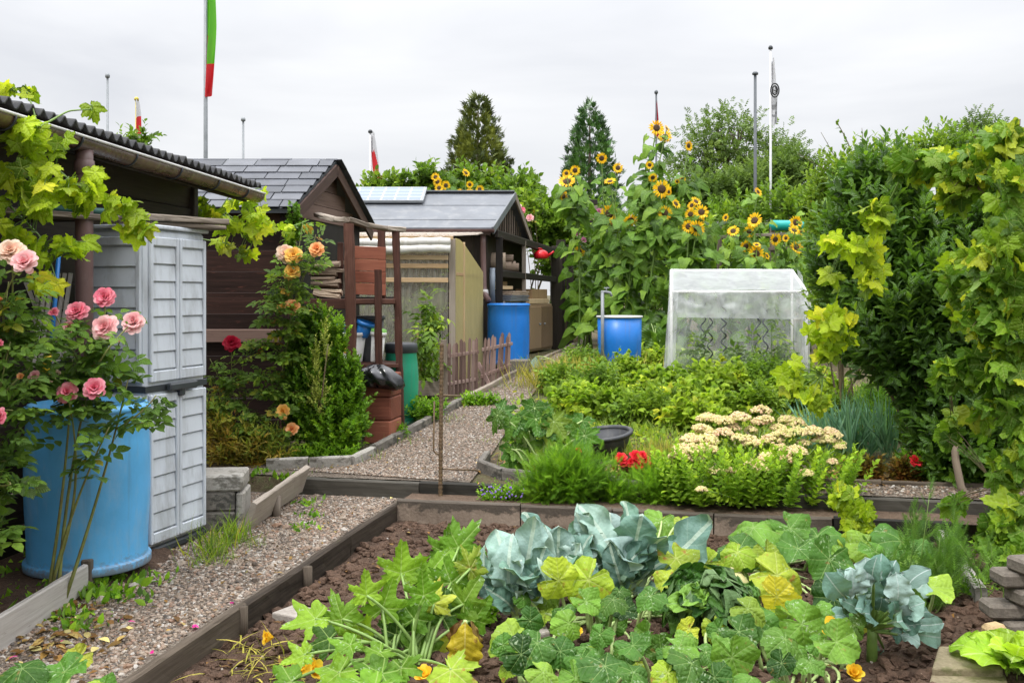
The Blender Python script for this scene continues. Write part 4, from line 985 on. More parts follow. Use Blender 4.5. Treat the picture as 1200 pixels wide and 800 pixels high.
# ------------------------------------------------------------------ timber rack between shed and path
rk = thing('timber_rack', 'red brown timber rack with posts, top rail and board panel beside the siding shed', 'rack', (-1.3, 9.0, .18))
def post(px, py0, py1, Y, w_, lean=0, mat=W_POST, parent=rk, name='post', dY=0):
    a = at(px, py0, Y); b = at(px + lean, py1, Y + dY); mb = MB(); mb.rbeam(b, a, w_, w_, up=(0, 1, 0), amp=.005); return mb.build(name, mat, parent)
post(409, 262, 520, 8.8, .082, 5); post(447, 268, 350, 9.5, .068, 1); post(443, 316, 440, 9.0, .06, 1); post(464, 270, 506, 9.1, .062, 6)
mb = MB()
rp = [at(372, 252, 9.6), at(395, 257, 9.1), at(408, 257, 8.85), at(430, 264, 8.95), at(452, 268, 9.05), at(473, 270, 9.15)]
for a, b in zip(rp[:-1], rp[1:]): mb.rbeam(a, b + (b - a) * .02, .085, .045, amp=.006)
mb.build('top_rail', W_GREY, rk)
pa, pb = at(397, 300, 9.42), at(462, 300, 9.42)
for k, (y0, y1, x0, x1) in enumerate(((288, 303, 414, 438), (303, 317, 414, 438), (317, 331, 414, 438), (331, 345, 414, 438), (291, 306, 452, 462), (306, 320, 452, 462), (320, 333, 452, 462), (333, 347, 452, 462))):
    a, b = at(x0 - 3, (y0 + y1) / 2, 9.42), at(x1 + (14 if x0 < 440 else 2), (y0 + y1) / 2 + 1.5, 9.44 )
    if x0 < 440: mb = MB(); mb.beam(a, b, .022, (y1 - y0) / F * 9.42 - .004, ch=.003); mb.build('side_board', W_RED, rk)
for x0, y0, y1 in ((399, 284, 345), (404, 315, 345)):
    mb = MB(); mb.beam(at(x0, y1, 9.3), at(x0, y0, 9.3), .055, .03, up=(0, 1, 0)); mb.build('upright', W_GREY if x0 > 400 else W_POST, rk)
mb = MB(); mb.beam(at(362, 353, 9.25), at(466, 353, 9.25), .5, .045); mb.beam(at(360, 356, 9.0), at(410, 356, 8.9), .04, .09); mb.build('shelf', W_POST, rk)
mb = MB(); mb.beam(at(368, 353, 9.75), at(463, 352, 9.75), .05, .08); mb.build('rear_beam', W_BLACK, rk)
# split logs on the shelf
LG = ['lowest', 'second', 'third', 'fourth', 'fifth']
for i in range(16):
    yv = 345 - (i // 2) * 4.9; w_ = random.uniform(.03, .046); x0 = 364 + random.uniform(-2, 6) + (i % 2) * 3
    a, b = at(x0, yv + random.uniform(-2, 2), 9.22 + (i % 2) * .12), at(x0 + random.uniform(28, 34), yv + random.uniform(-2.5, 2.5), 9.22 + (i % 2) * .12)
    mb = MB(); mb.rbeam(a, b, random.uniform(.06, .1), w_, up=(random.uniform(-.3, .3), random.uniform(-.2, .2), 1), amp=.008)
    one(mb, 'split_log', W_LOG, (a + b) / 2, 'split firewood log stacked on the timber rack shelf under the gable', 'firewood', 'split firewood on the timber rack')
# tubs and buckets
def tub(name, p, r0, r1, h, mat, lb, cat, lean=None, rim=.01, extra=None):
    t = thing(name, lb, cat, p); mb = MB(); ax = None if lean is None else unit(lean)
    mb.lathe([(0, 0), (r0, 0), (r0 + .004, .01), (r1, h), (r1 - .006, h), (r0 - .006, .02), (0, .02)], p, 36, axis=ax); mb.build('shell', mat, t)
    mb = MB(); mb.lathe([(r1, h - .03), (r1 + rim, h - .028), (r1 + rim, h + .004), (r1 - .004, h + .004)], p, 36, axis=ax); mb.build('rim', mat, t); return t
mb = MB(); mb.box(at(428, 424, 9.25) + Zv * -.02, (.62, .5, .035), .1); mb.box(at(418, 470, 9.3), (.4, .35, .68), .1); one(mb, 'bin_stand', W_POST, at(425, 505, 9.2), 'low timber stand carrying the white bucket and the dark tub', 'stand')
p = at(431, 424, 9.42) ; tub('plant_tub', p, .11, .155, .43, TUBG, 'tall dark grey plastic tub on the stand behind the white bucket', 'tub')
p = at(408, 424, 9.18); wb = tub('bucket', p, .125, .165, .27, WHITEP, 'white bucket with a red and yellow printed band holding blue bowls', 'bucket')
mb = MB()
for k_, (a0, a1, z0, z1) in enumerate(((-2.6, -1.9, .05, .13), (-1.7, -1.2, .09, .17))):
    Pq = np.array([[p + V3((.13 + .034 * z / .27 + .002) * cos(t), (.13 + .034 * z / .27 + .002) * sin(t), z) for z in (z0, z1)] for t in np.linspace(a0, a1, 8)]); mb.grid(Pq, 8, 2, mi=k_)
mb.build('printed_band', [P_MAG, P_YEL], wb)
p = at(424, 394, 9.15); tub('mixing_bowl', p, .05, .085, .14, BLUEP, 'bright blue plastic cup tilted in the white bucket', 'cup', lean=(.35, -.1, 1), rim=.006)
p = at(400, 391, 9.2); tub('mixing_bowl', p, .07, .1, .09, BARREL, 'pale blue plastic bowl upside in the white bucket beside the post', 'bowl', rim=.006)
p = at(441, 424, 9.1); nb = tub('narrow_bin', p, .05, .065, .27, WHITEP, 'narrow pale bin with lime green rim next to the dark tub', 'bin', lean=(.08, 0, 1))
mb = MB(); mb.lathe([(.067, .25), (.073, .255), (.073, .30), (.04, .31), (0, .31)], at(441, 424, 9.1), 28, axis=unit(V3(.08, 0, 1))); mb.build('lid', LIMEP, nb)
# red crate with bin bag
cb = gp(446, 520); cr_ = thing('slatted_crate', 'red brown wooden crate box under the black bin bag', 'crate', cb)
for k in range(3):
    mb = MB(); mb.box(cb + V3(0, .15, .10 + k * .2), (.24, .34, .195), -.17, ch=.01, along=0); mb.build('board_ring', W_RED, cr_)
bb = cb + V3(-.02, -.02, .58)
mb = MB(); nu, nv = 40, 26; Pb = np.zeros((nu, nv, 3))
for i in range(nu):
    for j in range(nv):
        th, ph = 2 * pi * i / (nu - 1), pi * j / (nv - 1)
        dd = V3(sin(ph) * cos(th), sin(ph) * sin(th), cos(ph)); r_ = 1 + .45 * fbm(dd[0] * 2.2 + 3, dd[1] * 2.2 + dd[2] * 1.7) + .12 * sin(th * 7 + 3 * dd[2])
        Pb[i, j] = bb + dd * V3(.16, .15, .095) * r_ + V3(.05, -.05, -.09) * max(0, dd[0]) ** 2
Pb[-1] = Pb[0]
mb.grid(Pb, nu, nv); one(mb, 'bin_bag', BLACKBAG, bb - Zv * .1, 'black crumpled bin bag lying on the red crate', 'bag')
log_plank('leaning_board', at(434, 532, 8.75), at(422, 452, 8.95), .13, .03, W_POST, 'dark red brown board leaning against the crate, wide one', 'board', up=(.3, 1, 0))
log_plank('leaning_batten', at(440, 526, 8.72), at(428, 462, 8.9), .04, .03, W_FASCIA, 'narrow batten leaning beside the dark red brown board', 'batten', up=(.3, 1, 0))
g = gp(467, 512); barrel('storage_drum', BARREL_G, (g[0] - .06, g[1] + .75, g[2]), .15, .76, 'green plastic drum with black lid behind the rack post', 'drum', lid=CABDARK, waist=.14)

# ================================================================== back shed with the open store
rs = thing('felt_roof_shed', 'back shed with grey felt gable roof, solar panel and open side store', 'shed', (-1.5, 15, .5))
mb = MB(); 
for k in range(16):
    x1 = -.37 - k * .18; mb.box((x1 - .09, 14.0, 1.42), (.178, .03, 1.9), 0, ch=.004, tint=random.random())
A, B = V3(-.37, 14.0, 1.42), V3(-.37 + .19 * 2.9, 16.9, 1.42)
mb.obox((A + B) / 2, [unit(B - A), V3(1, -.19, 0), Zv], [1.47, .015, .95], .003)
mb.build('wall', W_BLACK, rs)
E0, RG, E1 = V3(0, 13.8, 2.365), V3(0, 15.45, 3.01), V3(0, 17.1, 2.3)
def rx(y): return -.262 + .19 * (y - 13.85)
mb = MB()
for A, B in ((E0, RG), (E1, RG)):
    nsg = 5
    for q in range(nsg):
        a = A + (B - A) * (q / nsg); b = A + (B - A) * ((q + 1) / nsg + .012); lift = V3(0, 0, .006 * (1 if q % 2 else 0) + .002 * q)
        P = np.array([V3(-3.6, 0, 0) + a, V3(rx(a[1]), 0, 0) + a, V3(rx(b[1]), 0, 0) + b, V3(-3.6, 0, 0) + b]) + lift
        mb.poly(np.concatenate([P + Zv * .012, P - Zv * .03]), [(0, 1, 2, 3), (4, 7, 6, 5), (0, 4, 5, 1), (1, 5, 6, 2), (2, 6, 7, 3), (3, 7, 4, 0)])
roof = mb.build('roof', FELT, rs)
mb = MB(); mb.beam(V3(-3.6, 15.45, 3.045), V3(rx(15.45), 15.45, 3.045), .2, .02); mb.build('ridge_cap', FELT, roof)
for A, B in ((E0, RG), (E1, RG)):
    mb = MB(); a = V3(rx(A[1]), 0, 0) + A; b = V3(rx(B[1]), 0, 0) + B; mb.beam(a + V3(.005, 0, -.03), b + V3(.005, 0, -.03), .03, .11, ch=.004); mb.build('bargeboard', FELT if A is E0 else W_GABLE, rs)
mb = MB()
for k in range(15):
    ya = 14.12 + k * .185; yc = ya + .09; top = 2.95 - abs(yc - 15.45) * .40; 
    if top > 2.33: mb.beam(V3(rx(yc) - .12, yc, 2.28), V3(rx(yc) - .12, yc, top), .18, .02, up=(1, 0, 0), ch=.002, tint=random.random())
mb.build('gable_boards', W_GABLE, rs)
sd_ = unit(RG - E0); sn = unit(np.cross(V3(1, 0, 0), sd_))
sp0 = E0 + (RG - E0) * .60; pn = thing('solar_panel', 'white framed solar panel tilted on the grey felt roof', 'solar panel', tuple(V3(-2.2, 0, 0) + sp0))
mb = MB(); c = V3(-2.35, 0, 0) + E0 + (RG - E0) * .83 + sn * .07
Pq = np.array([[c + V3(1, 0, 0) * x + sd_ * y + sn * .022 for y in (-.35, .35)] for x in (-1.0, 1.0)]); mb.grid(Pq, 2, 2, uvs=(10, 4)); mb.build('cells', SOLAR, pn)
mb = MB()
for s_ in (-1, 1):
    mb.obox(c + sd_ * .365 * s_, [sd_, sn, V3(1, 0, 0)], [.016, .02, 1.03], .003); mb.obox(c + V3(1.016 * s_, 0, 0), [V3(1, 0, 0), sn, sd_], [.016, .0205, .35], .003)
mb.build('frame', POLE, pn)
mb = MB(); mb.tube([c + V3(.5, 0, 0) + sn * -.04, c + sd_ * -.3 + V3(.5, 0, 0) + sn * -.05], .02, 6); mb.build('bracket', POLE, pn)
mb = MB(); prof = [(.05 * cos(t), .05 * sin(t)) for t in np.linspace(pi, 2 * pi, 10)]
P = np.array([[V3(x, 13.74, 2.35) + V3(0, a, z) for a, z in prof] for x in np.linspace(-3.6, rx(13.8) + .03, 6)]); mb.grid(P, 6, 10)
mb.beam(V3(-3.6, 13.82, 2.32), V3(-.3, 13.82, 2.32), .03, .09)
mb.build('gutter', PIPE, rs)
mb = MB(); q0 = at(566, 274, 13.85); mb.tube([q0, at(566, 285, 13.85), at(567, 335, 13.85), at(568, 344, 13.8), at(573, 353, 13.7)], .04, 14); mb.build('drainpipe', PIPE, rs)
mb = MB(); mb.lathe([(.045, 0), (.055, .01), (.05, .12), (.042, .13)], at(568, 350, 13.82), 14); mb.build('pipe_wrap', M_plain('silver_tape', (.45, .44, .43), .4, .3, 20), rs)
# open store on the gable side, its front edge runs at SDR
SDR = unit(V3(.35, 1, 0)); sf = V3(-.19, 14.05, 0)
def sp_(t, z, inn=0.0): q = sf + SDR * t; return V3(q[0] - inn, q[1], z)
mb = MB(); mb.beam(sp_(-.1, 2.30), sp_(3.05, 2.14), .06, .10); mb.build('store_beam', W_BLACK, rs)
P = np.array([sp_(-.2, 2.37), sp_(3.1, 2.21), V3(.22, 17, 2.34), V3(-.36, 14.0, 2.42)]); mb = MB(); mb.poly(np.concatenate([P, P - Zv * .03]), [(0, 1, 2, 3), (7, 6, 5, 4), (0, 4, 5, 1), (1, 5, 6, 2), (2, 6, 7, 3), (3, 7, 4, 0)]); mb.build('store_roof', W_BLACK, rs)
for t_, w_, m in ((.03, .1, W_BLACK), (1.12, .065, W_GREY), (2.85, .18, W_BLACK)):
    mb = MB(); b0 = sp_(t_, G(*sp_(t_, 0)[:2])); mb.beam(b0, sp_(t_, 2.26), w_, w_ * .7, up=(0, 1, 0)); mb.build('store_post', m, rs)
b0 = sp_(2.9, 0, -.1)
for px, yb, yt, Y in ((657, 414, 281, 17.0), (668, 416, 287, 17.3)):
    mb = MB(); mb.rbeam(at(px, yb, Y), at(px, yt, Y), .15 if px < 660 else .12, .12, up=(0, 1, 0), amp=.008)
    one(mb, 'black_post', W_BLACK, at(px, yb, Y), 'blackened timber post at the far end of the open store, ' + ('left one of the pair' if px < 660 else 'right one of the pair'), 'post', 'pair of blackened posts')
mb = MB(); mb.beam(sp_(.1, 1.745, .0), sp_(2.75, 1.70, 0), .06, .09); mb.beam(sp_(.1, 1.79, .2), sp_(2.75, 1.75, .35), .4, .03); mb.build('store_shelf', W_BLACK, rs)
mb = MB(); mb.beam(sp_(.25, 1.335, .2), sp_(1.6, 1.335, .3), .42, .03); mb.build('store_shelf', W_GREY, rs)
mb = MB(); mb.tube([at(577, 356, 13.95), at(577, 314, 13.95)], .04, 14); one(mb, 'grey_pipe', M_plain('grey_pvc', (.17, .2, .24), .4), at(577, 356, 13.95), 'grey plastic pipe standing upright behind the blue barrel', 'pipe')
for k in range(5):
    a = sp_(.25 + .03 * k, 1.365 + .03 * k, .08); b = sp_(1.25 - .05 * (k % 2), 1.365 + .03 * k, .12)
    mb = MB(); mb.beam(a, b, .34, .026, ch=.004); one(mb, 'stacked_board', FELT if k < 3 else W_LOG, (a + b) / 2, 'grey slab in the flat stack on the lower store shelf' if k < 3 else 'bare wooden board on the stack of grey slabs', 'board', 'grey slabs on the store shelf' if k < 3 else 'bare boards on the grey slabs')
for a, b, h_ in ((sp_(.3, 1.55, .1), sp_(.75, 1.55, .1), .05), (sp_(.1, 1.6, .3), sp_(1.1, 1.6, .3), .09)):
    mb = MB(); mb.beam(a, b, .12, h_); one(mb, 'timber_offcut', W_FRESH, (a + b) / 2, 'bare timber offcut on the store boards, ' + ('small one in front' if h_ < .06 else 'long one at the back'), 'timber')
for k, (t_, z, r_) in enumerate(((.35, 1.93, .125), (.62, 1.86, .07), (.8, 1.87, .075), (.95, 1.86, .06), (.7, 1.98, .06))):
    a = sp_(t_, z, .02); b = sp_(t_, z, .42); mb = MB(); mb.tube([a, b], r_, 14)
    one(mb, 'round_log', W_LOG, (a + b) / 2 - Zv * r_, 'thick round log on the upper store shelf' if k == 0 else 'thin round log stacked beside the thick one on the store shelf', 'log', None if k == 0 else 'thin logs on the store shelf')
cup = thing('wooden_cupboard', 'narrow brown wooden cupboard with two plank doors under the store roof', 'cupboard', tuple(sp_(1.9, .55)))
mb = MB(); ax = [SDR, V3(SDR[1], -SDR[0], 0), Zv]; nrmS = ax[1]
mb.obox(sp_(1.95, .93) - nrmS * .2, ax, [.62, .2, .37], .01); mb.build('carcass', W_CUP, cup)
for t_ in (1.65, 2.25):
    mb = MB(); mb.obox(sp_(t_, .93) + nrmS * .012, ax, [.29, .011, .33], .004); dr = mb.build('door', W_CUP, cup)
    mb = MB(); mb.lathe([(0, 0), (.018, 0), (.02, .02), (0, .03)], sp_(t_ + (.18 if t_ < 2 else -.18), .98) + nrmS * .023, 12, axis=nrmS); mb.build('knob', POLE, dr)
mb = MB(); mb.obox(sp_(1.9, 1.345) - nrmS * .16, ax, [.5, .16, .04], .006); mb.obox(sp_(1.95, 1.46) - nrmS * .15, ax, [.4, .14, .075], .006); one(mb, 'fruit_box', W_FRESH, sp_(1.9, 1.3), 'bare wooden box with a lid standing on the brown cupboard', 'box')
# red watering can
wc = at(634, 303, 15.7); wt = thing('watering_can', 'red plastic watering can on the upper store shelf', 'watering can', wc); wt.scale = (.68, .68, .68)
mb = MB(); mb.lathe([(0, 0), (.15, 0), (.17, .03), (.175, .09), (.15, .15), (.09, .19), (.06, .2), (.055, .19)], wc, 30); mb.build('body', REDP, wt)
mb = MB(); mb.tube([wc + V3(.14, -.02, .05), wc + V3(.24, -.04, .12), wc + V3(.30, -.05, .17)], [.035, .025, .022], 12); mb.build('spout', REDP, wt)
mb = MB(); mb.tube([wc + V3(-.15, 0, .06), wc + V3(-.2, 0, .16), wc + V3(-.1, 0, .25), wc + V3(.03, 0, .22)], .015, 10); mb.build('handle', REDP, wt)
barrel('rain_barrel', BARREL2, (-.047, 13.6, .50), .285, .83, 'deep blue rain barrel under the back shed drainpipe behind the picket fence', waist=.02)
for k, (px, lb) in enumerate(((604, 'stone edging block under the deep blue barrel, left of two'), (614, 'stone edging block under the deep blue barrel, right of two'))):
    q = gp(px, 441); mb = MB(); mb.box(q + V3(0, .12, .09), (.13, .2, .24), -.3, ch=.015); one(mb, 'edging_block', CONC_D, q, lb, 'block')

# ------------------------------------------------------------------ greenhouse against the back shed
gh = thing('lean_to_greenhouse', 'makeshift lean-to greenhouse with yellowed side panel and white tarp roll', 'greenhouse', (-1.3, 12.5, .3))
gfx = lambda y: -.70 + .19 * (y - 12)
a = V3(-.70, 12, 0)
for x, m, w_ in ((-.72, W_GREY, .075), (-2.2, W_FRESH, .07)):
    mb = MB(); mb.beam(V3(x, 12, G(x, 12)), V3(x, 12, 2.12), w_, w_, up=(0, 1, 0)); mb.build('post', m, gh)
for z_ in (1.90, 1.80, 1.63):
    mb = MB(); mb.beam(V3(-2.2, 11.935, z_), V3(-.765, 11.935, z_ - .01), .03, .055); mb.build('cross_rail', W_FRESH, gh)
nx = 150; P = np.array([[V3(x, 11.975 + .016 * sin(2 * pi * x / .076), z) for z in (.3, 1.0, 2.02)] for x in np.linspace(-2.25, -.77, nx)]); mb = MB(); mb.grid(P, nx, 3); mb.build('front_panel', CLEAR_PC, gh)
P = np.array([[V3(x + .19 * (y - 12), y, 2.16 + .14 * (y - 11.85) / 2 + .018 * sin(2 * pi * x / .085)) for y in np.linspace(11.85, 13.78, 5)] for x in np.linspace(-2.35, -.72, nx)]); mb = MB(); mb.grid(P, nx, 5)
mb.build('corrugated_roof', M_film('old_corrugated_sheet', .15, (.62, .54, .46), .3, .15), gh)
mb = MB(); mb.beam(V3(-2.4, 11.88, 2.125), V3(-.7, 11.88, 2.125), .03, .045); mb.build('eave_batten', W_FRESH, gh)
for z_, r_ in ((2.075, .05), (1.99, .055)):
    n_ = 30; xs_ = np.linspace(-2.4, -.735, n_); mb = MB(); mb.tube([V3(x, 11.87, z_ + .008 * sin(x * 5)) for x in xs_], [r_ * (1 + .12 * sin(i * 1.7)) for i in range(n_)], 14); mb.build('tarp_roll', TARP, gh)
P = [(0, .3), (0, 2.12), (.25, 2.13), (1.55, 1.84), (1.55, .45)]
pd = unit(V3(.19, 1, 0)); mb = MB()
for (u0, u1, dz) in ((0.03, .42, 0), (.425, 1.55, -.0)):
    pts = []
    def top(u): return 2.13 - .02 * u if u < .3 else 2.124 - (u - .3) * .30
    pts = [(u0, .35), (u0, top(u0)), ((u0 + u1) / 2 if u0 < .3 else .8, top((u0 + u1) / 2 if u0 < .3 else .8)), (u1, top(u1)), (u1, .4)]
    mb.prism(pts, V3(-.69, 12.0, 0) + V3(.003, 0, 0) * (u0 > .3), pd, Zv, .006)
mb.build('side_panel', YELLOW_PC, gh)
mb = MB(); mb.beam(V3(-.69 + .08, 12.42, .4), V3(-.69 + .08, 12.42, 2.1), .05, .02, up=(0, 1, 0)); mb.beam(V3(-.68, 12.05, 1.7), V3(-.42, 13.45, 1.68), .02, .04); mb.build('side_batten', W_FRESH, gh)
mb = MB(); mb.beam(at(474, 376, 12.3), at(488, 400, 12.3), .06, .015); mb.beam(at(488, 378, 12.28), at(473, 399, 12.28), .06, .015); mb.build('crossed_slats', W_BLACK, gh)
mb = MB(); mb.beam(at(490, 455, 10.9), at(522, 455, 10.9), .05, .16); one(mb, 'edging_plank', W_GREY, at(505, 462, 10.9), 'low weathered plank in front of the tomato plants', 'board')

# ------------------------------------------------------------------ picket fence
def pick_fence(x0, x1, n, ytop, ybot, Y0, Y1, lean, lb):
    a = at(x0, ybot[0], Y0); t = thing('picket_fence', lb, 'fence', a); mb = MB()
    for k in range(n):
        f = (k + .5) / n; px = x0 + (x1 - x0) * f; Y = Y0 + (Y1 - Y0) * f
        yb = ybot[0] + (ybot[1] - ybot[0]) * f; yt = ytop[0] + (ytop[1] - ytop[0]) * f + random.uniform(-3, 3)
        ln = lean + random.uniform(-2, 2)
        q0, q1 = at(px, yb, Y), at(px + ln, yt, Y); hp = np.linalg.norm(q1 - q0); v_ = (q1 - q0) / hp; u_ = unit(np.cross(v_, V3(0, 1, 0)) * 1.0); w_ = random.uniform(.016, .021)
        mb.prism([(-w_, 0), (w_, 0), (w_, hp - .035), (random.uniform(-.3, .3) * w_, hp), (-w_, hp - .03)], q0, u_, v_, .014, tint=random.random())
    mb.build('pickets', W_PICK, t); mb = MB()
    for q in (.25, .75):
        A = at(x0 + lean * q, ybot[0] + (ytop[0] - ybot[0]) * q, Y0 + .025); B = at(x1 + lean * q, ybot[1] + (ytop[1] - ybot[1]) * q, Y1 + .025); mb.beam(A, B, .018, .04)
    mb.build('rails', W_PICK, t)
pick_fence(524, 560, 8, (401, 396), (466, 460), 10.9, 11.6, 1, 'purple brown picket fence panel standing upright beside the rebar rod')
pick_fence(563, 598, 8, (394, 390), (457, 440), 11.5, 12.6, 3, 'leaning purple brown picket fence panel in front of the deep blue barrel')
log_plank('fence_brace', at(577, 458, 11.6), at(560, 425, 11.7), .05, .04, W_PICK, 'dark brace leaning on the slanted picket panel', 'brace', up=(0, 1, 0))
log_plank('fence_post', at(521, 468, 10.85), at(520, 398, 10.85), .07, .06, W_GABLE, 'square post at the left end of the picket fence', 'post', up=(0, 1, 0))

# rebar rods by the path
p = gp(516, 580); mb = MB(); hh = 1.0
bz = at(518, 402, p[1])[2]
pts = [p + V3(.01 * (z - p[2]), 0, z - p[2]) for z in np.linspace(p[2] - .03, bz, 120)]
mb.tube(pts, [.0135 + .0035 * (i % 3 == 0) for i in range(120)], 10); one(mb, 'rebar_rod', STEELTIE, p, 'tall rusty ribbed rebar rod standing beside the upper path', 'rod')
mb = MB(); q = at(513, 505, p[1] + .02); mb.tube([at(509, 470, p[1]), at(508, 528, p[1]), at(511, 531, p[1]), at(515, 533, p[1])], .006, 8); one(mb, 'bent_wire_hook', STEELTIE, at(510, 532, p[1]), 'thin bent wire hook tied to the rebar rod', 'wire')
mb = MB(); mb.tube([at(512, 463, p[1]), at(540, 464, p[1] + .6)], .008, 8); one(mb, 'cross_wire', STEELTIE, at(516, 463, p[1]), 'thin rusty cross rod tied halfway up the rebar rod', 'rod'); mb = MB(); mb.tube([at(516, 549, p[1]), at(560, 551, p[1] + .2)], .006, 8); one(mb, 'cross_wire', STEELTIE, at(516, 549, p[1]), 'thin rusty cross rod tied near the foot of the rebar rod', 'rod')

# ================================================================== tub with standpipe
tb = at(726, 404, 13.1); tb[2] = .42
t = thing('water_tub', 'blue plastic half barrel tub with pale rim in front of the sunflowers', 'tub', tb)
mb = MB(); mb.lathe([(0, 0), (.26, 0), (.275, .03), (.285, .4), (.29, .74), (.28, .74), (.27, .3)], tb, 48); mb.build('shell', BARREL2, t)
mb = MB(); mb.lathe([(.285, .725), (.305, .728), (.305, .75), (.27, .752), (.268, .73)], tb, 48); mb.build('rim', RIMW, t)
mb = MB(); mb.lathe([(0, .62), (.285, .62)], tb, 40); mb.build('water', CAVITY, t)
sp1 = at(706, 404, 12.85); sp1[2] = .42; t = thing('standpipe', 'grey standpipe with a tap at the left of the blue tub', 'standpipe', sp1)
zt = at(706, 342, 12.85)[2]; mb = MB(); mb.tube([sp1, V3(sp1[0], sp1[1], zt)], .022, 14); mb.build('pipe', POLE, t)
mb = MB(); c = V3(sp1[0], sp1[1], zt - .03); mb.tube([c + V3(-.02, 0, .03), c + V3(.04, 0, .03), c + V3(.1, 0, .02), c + V3(.12, 0, -.03)], .018, 10); mb.tube([c + V3(.05, 0, .03), c + V3(.05, 0, .08)], .008, 8); mb.tube([c + V3(.02, 0, .08), c + V3(.09, 0, .08)], .009, 8); mb.build('tap', POLE, t)

# ================================================================== film greenhouse
Yf, Yb = 10.6, 11.5
FL, FR = at(787, 342, Yf), at(945, 342, Yf); zF = FL[2]; zB = 1.45 + 28 / F * Yb
BL, BR = V3(FL[0] + .14, Yb, zB), V3(FR[0] + .10, Yb, zB)
tent = thing('film_greenhouse', 'small tomato house of clear plastic film on a white tube frame', 'greenhouse', (2.4, 11, .3))
mb = MB()
for p in (FL, FR, BL, BR): mb.tube([V3(p[0], p[1], .25), p], .014, 10)
for a, b in ((FL, FR), (BL, BR), (FL, BL), (FR, BR)): mb.tube([a, b], .016, 10)
mb.build('frame', WHITEP, tent)
def sheet(A, B, C, D, nu, nv, amp, seed, sag=0.0, mat=FILM, name='film', fold=0.0, fr=6):
    P = np.zeros((nu, nv, 3)); nrm_ = unit(np.cross(B - A, D - A))
    for i in range(nu):
        for j in range(nv):
            u, v = i / (nu - 1), j / (nv - 1); p = (A * (1 - u) + B * u) * (1 - v) + (D * (1 - u) + C * u) * v
            q = amp * fbm(u * fr + seed, v * 3 + seed * 2, 4) + fold * sin(u * fr * 4 + seed + v) * v
            P[i, j] = p + nrm_ * q - Zv * sag * sin(pi * u) * sin(pi * v)
    mb = MB(); mb.grid(P, nu, nv); return mb.build(name, mat, tent)
up_ = Zv * .018
sheet(FL + up_, FR + up_, BR + up_, BL + up_, 40, 14, .02, 3, .035, FROST, 'roof_film')
sheet(BL + V3(0, .02, .0), BR + V3(0, .02, .0), V3(BR[0], Yb + .02, .4), V3(BL[0], Yb + .02, .4), 60, 30, .06, 9, 0, FILM, 'back_film', fr=9)
sheet(FL + V3(.0, -.02, .01), FR + V3(0, -.02, .01), FR + V3(-.0, -.05, -.29), FL + V3(.06, -.05, -.27), 70, 14, .05, 5, 0, FILM_D, 'front_flap', fr=7)
sheet(FL + V3(-.02, 0, 0), BL + V3(-.02, 0, 0), V3(BL[0] - .02, Yb, .4), V3(FL[0] - .06, Yf - .04, .4), 24, 24, .05, 7, 0, FILM_D, 'side_film')
sheet(FR + V3(.02, 0, 0), BR + V3(.02, 0, 0), V3(BR[0] + .02, Yb, .4), V3(FR[0] + .0, Yf, .4), 24, 24, .05, 8, 0, FILM_D, 'side_film')
sheet(FL + V3(-.03, -.02, 0), FL + V3(.07, -.03, 0), FL + V3(.02, -.06, -.95), FL + V3(-.10, -.04, -.95), 14, 24, .03, 2, 0, FILM_D, 'rolled_curtain', .012, 4)
sheet(FR + V3(-.05, -.03, 0), FR + V3(.05, -.02, .02), FR + V3(.02, -.03, -1.0), FR + V3(-.07, -.05, -1.0), 14, 24, .03, 12, 0, FILM_D, 'rolled_curtain', .012, 4)
sheet(FR + V3(.0, -.02, .03), BR + V3(.06, 0, .02), BR + V3(.09, 0, -.35), FR + V3(.10, -.02, -.42), 16, 12, .06, 14, 0, FILM_D, 'corner_flap', .02, 4)
sheet(FL + V3(-.0, -.028, .0), FR + V3(0, -.028, .0), FR + V3(0, -.06, -1.0), FL + V3(0, -.06, -1.0), 60, 30, .05, 21, 0, M_film('front_clear_film', .94, (.8, .83, .86), .12, .14, glossy=.06), 'front_film', fr=8)
for px, y0, y1 in ((824, 420, 346), (832, 418, 345), (848, 400, 346), (888, 420, 347), (897, 424, 346)):
    Y = 11.0 + .1 * sin(px); a, b = at(px, y0 + 12, Y), at(px, y1, Y); n_ = 70; mb = MB()
    mb.tube([a + (b - a) * (i / (n_ - 1)) + V3(.028 * sin(i * .42 + px), .02 * cos(i * .42 + px), 0) for i in range(n_)], .008, 7)
    one(mb, 'spiral_stake', CABDARK, a, 'dark wavy spiral tomato stake inside the film greenhouse', 'stake', 'spiral tomato stakes')

# black bowl planter
b0 = gp(715, 527) + V3(0, .18, 0); b0 = at(714, 524, 7.75); b0[2] = G(b0[0], b0[1]); b0 = V3(.76, 7.95, G(.76, 7.95) + .02)
t = thing('planter_bowl', 'round anthracite plastic bowl planter standing empty among the beans', 'planter', b0)
BA = unit(V3(-.12, -.10, 1)); mb = MB(); mb.lathe([(0, 0), (.10, 0), (.14, .02), (.185, .10), (.203, .165), (.195, .165), (.17, .09), (.09, .04), (0, .04)], b0, 44, axis=BA); mb.build('shell', BOWL, t)
mb = MB(); mb.lathe([(.198, .150), (.222, .155), (.228, .168), (.222, .182), (.195, .184), (.19, .165)], b0, 44, axis=BA); mb.build('rim', BOWL, t)

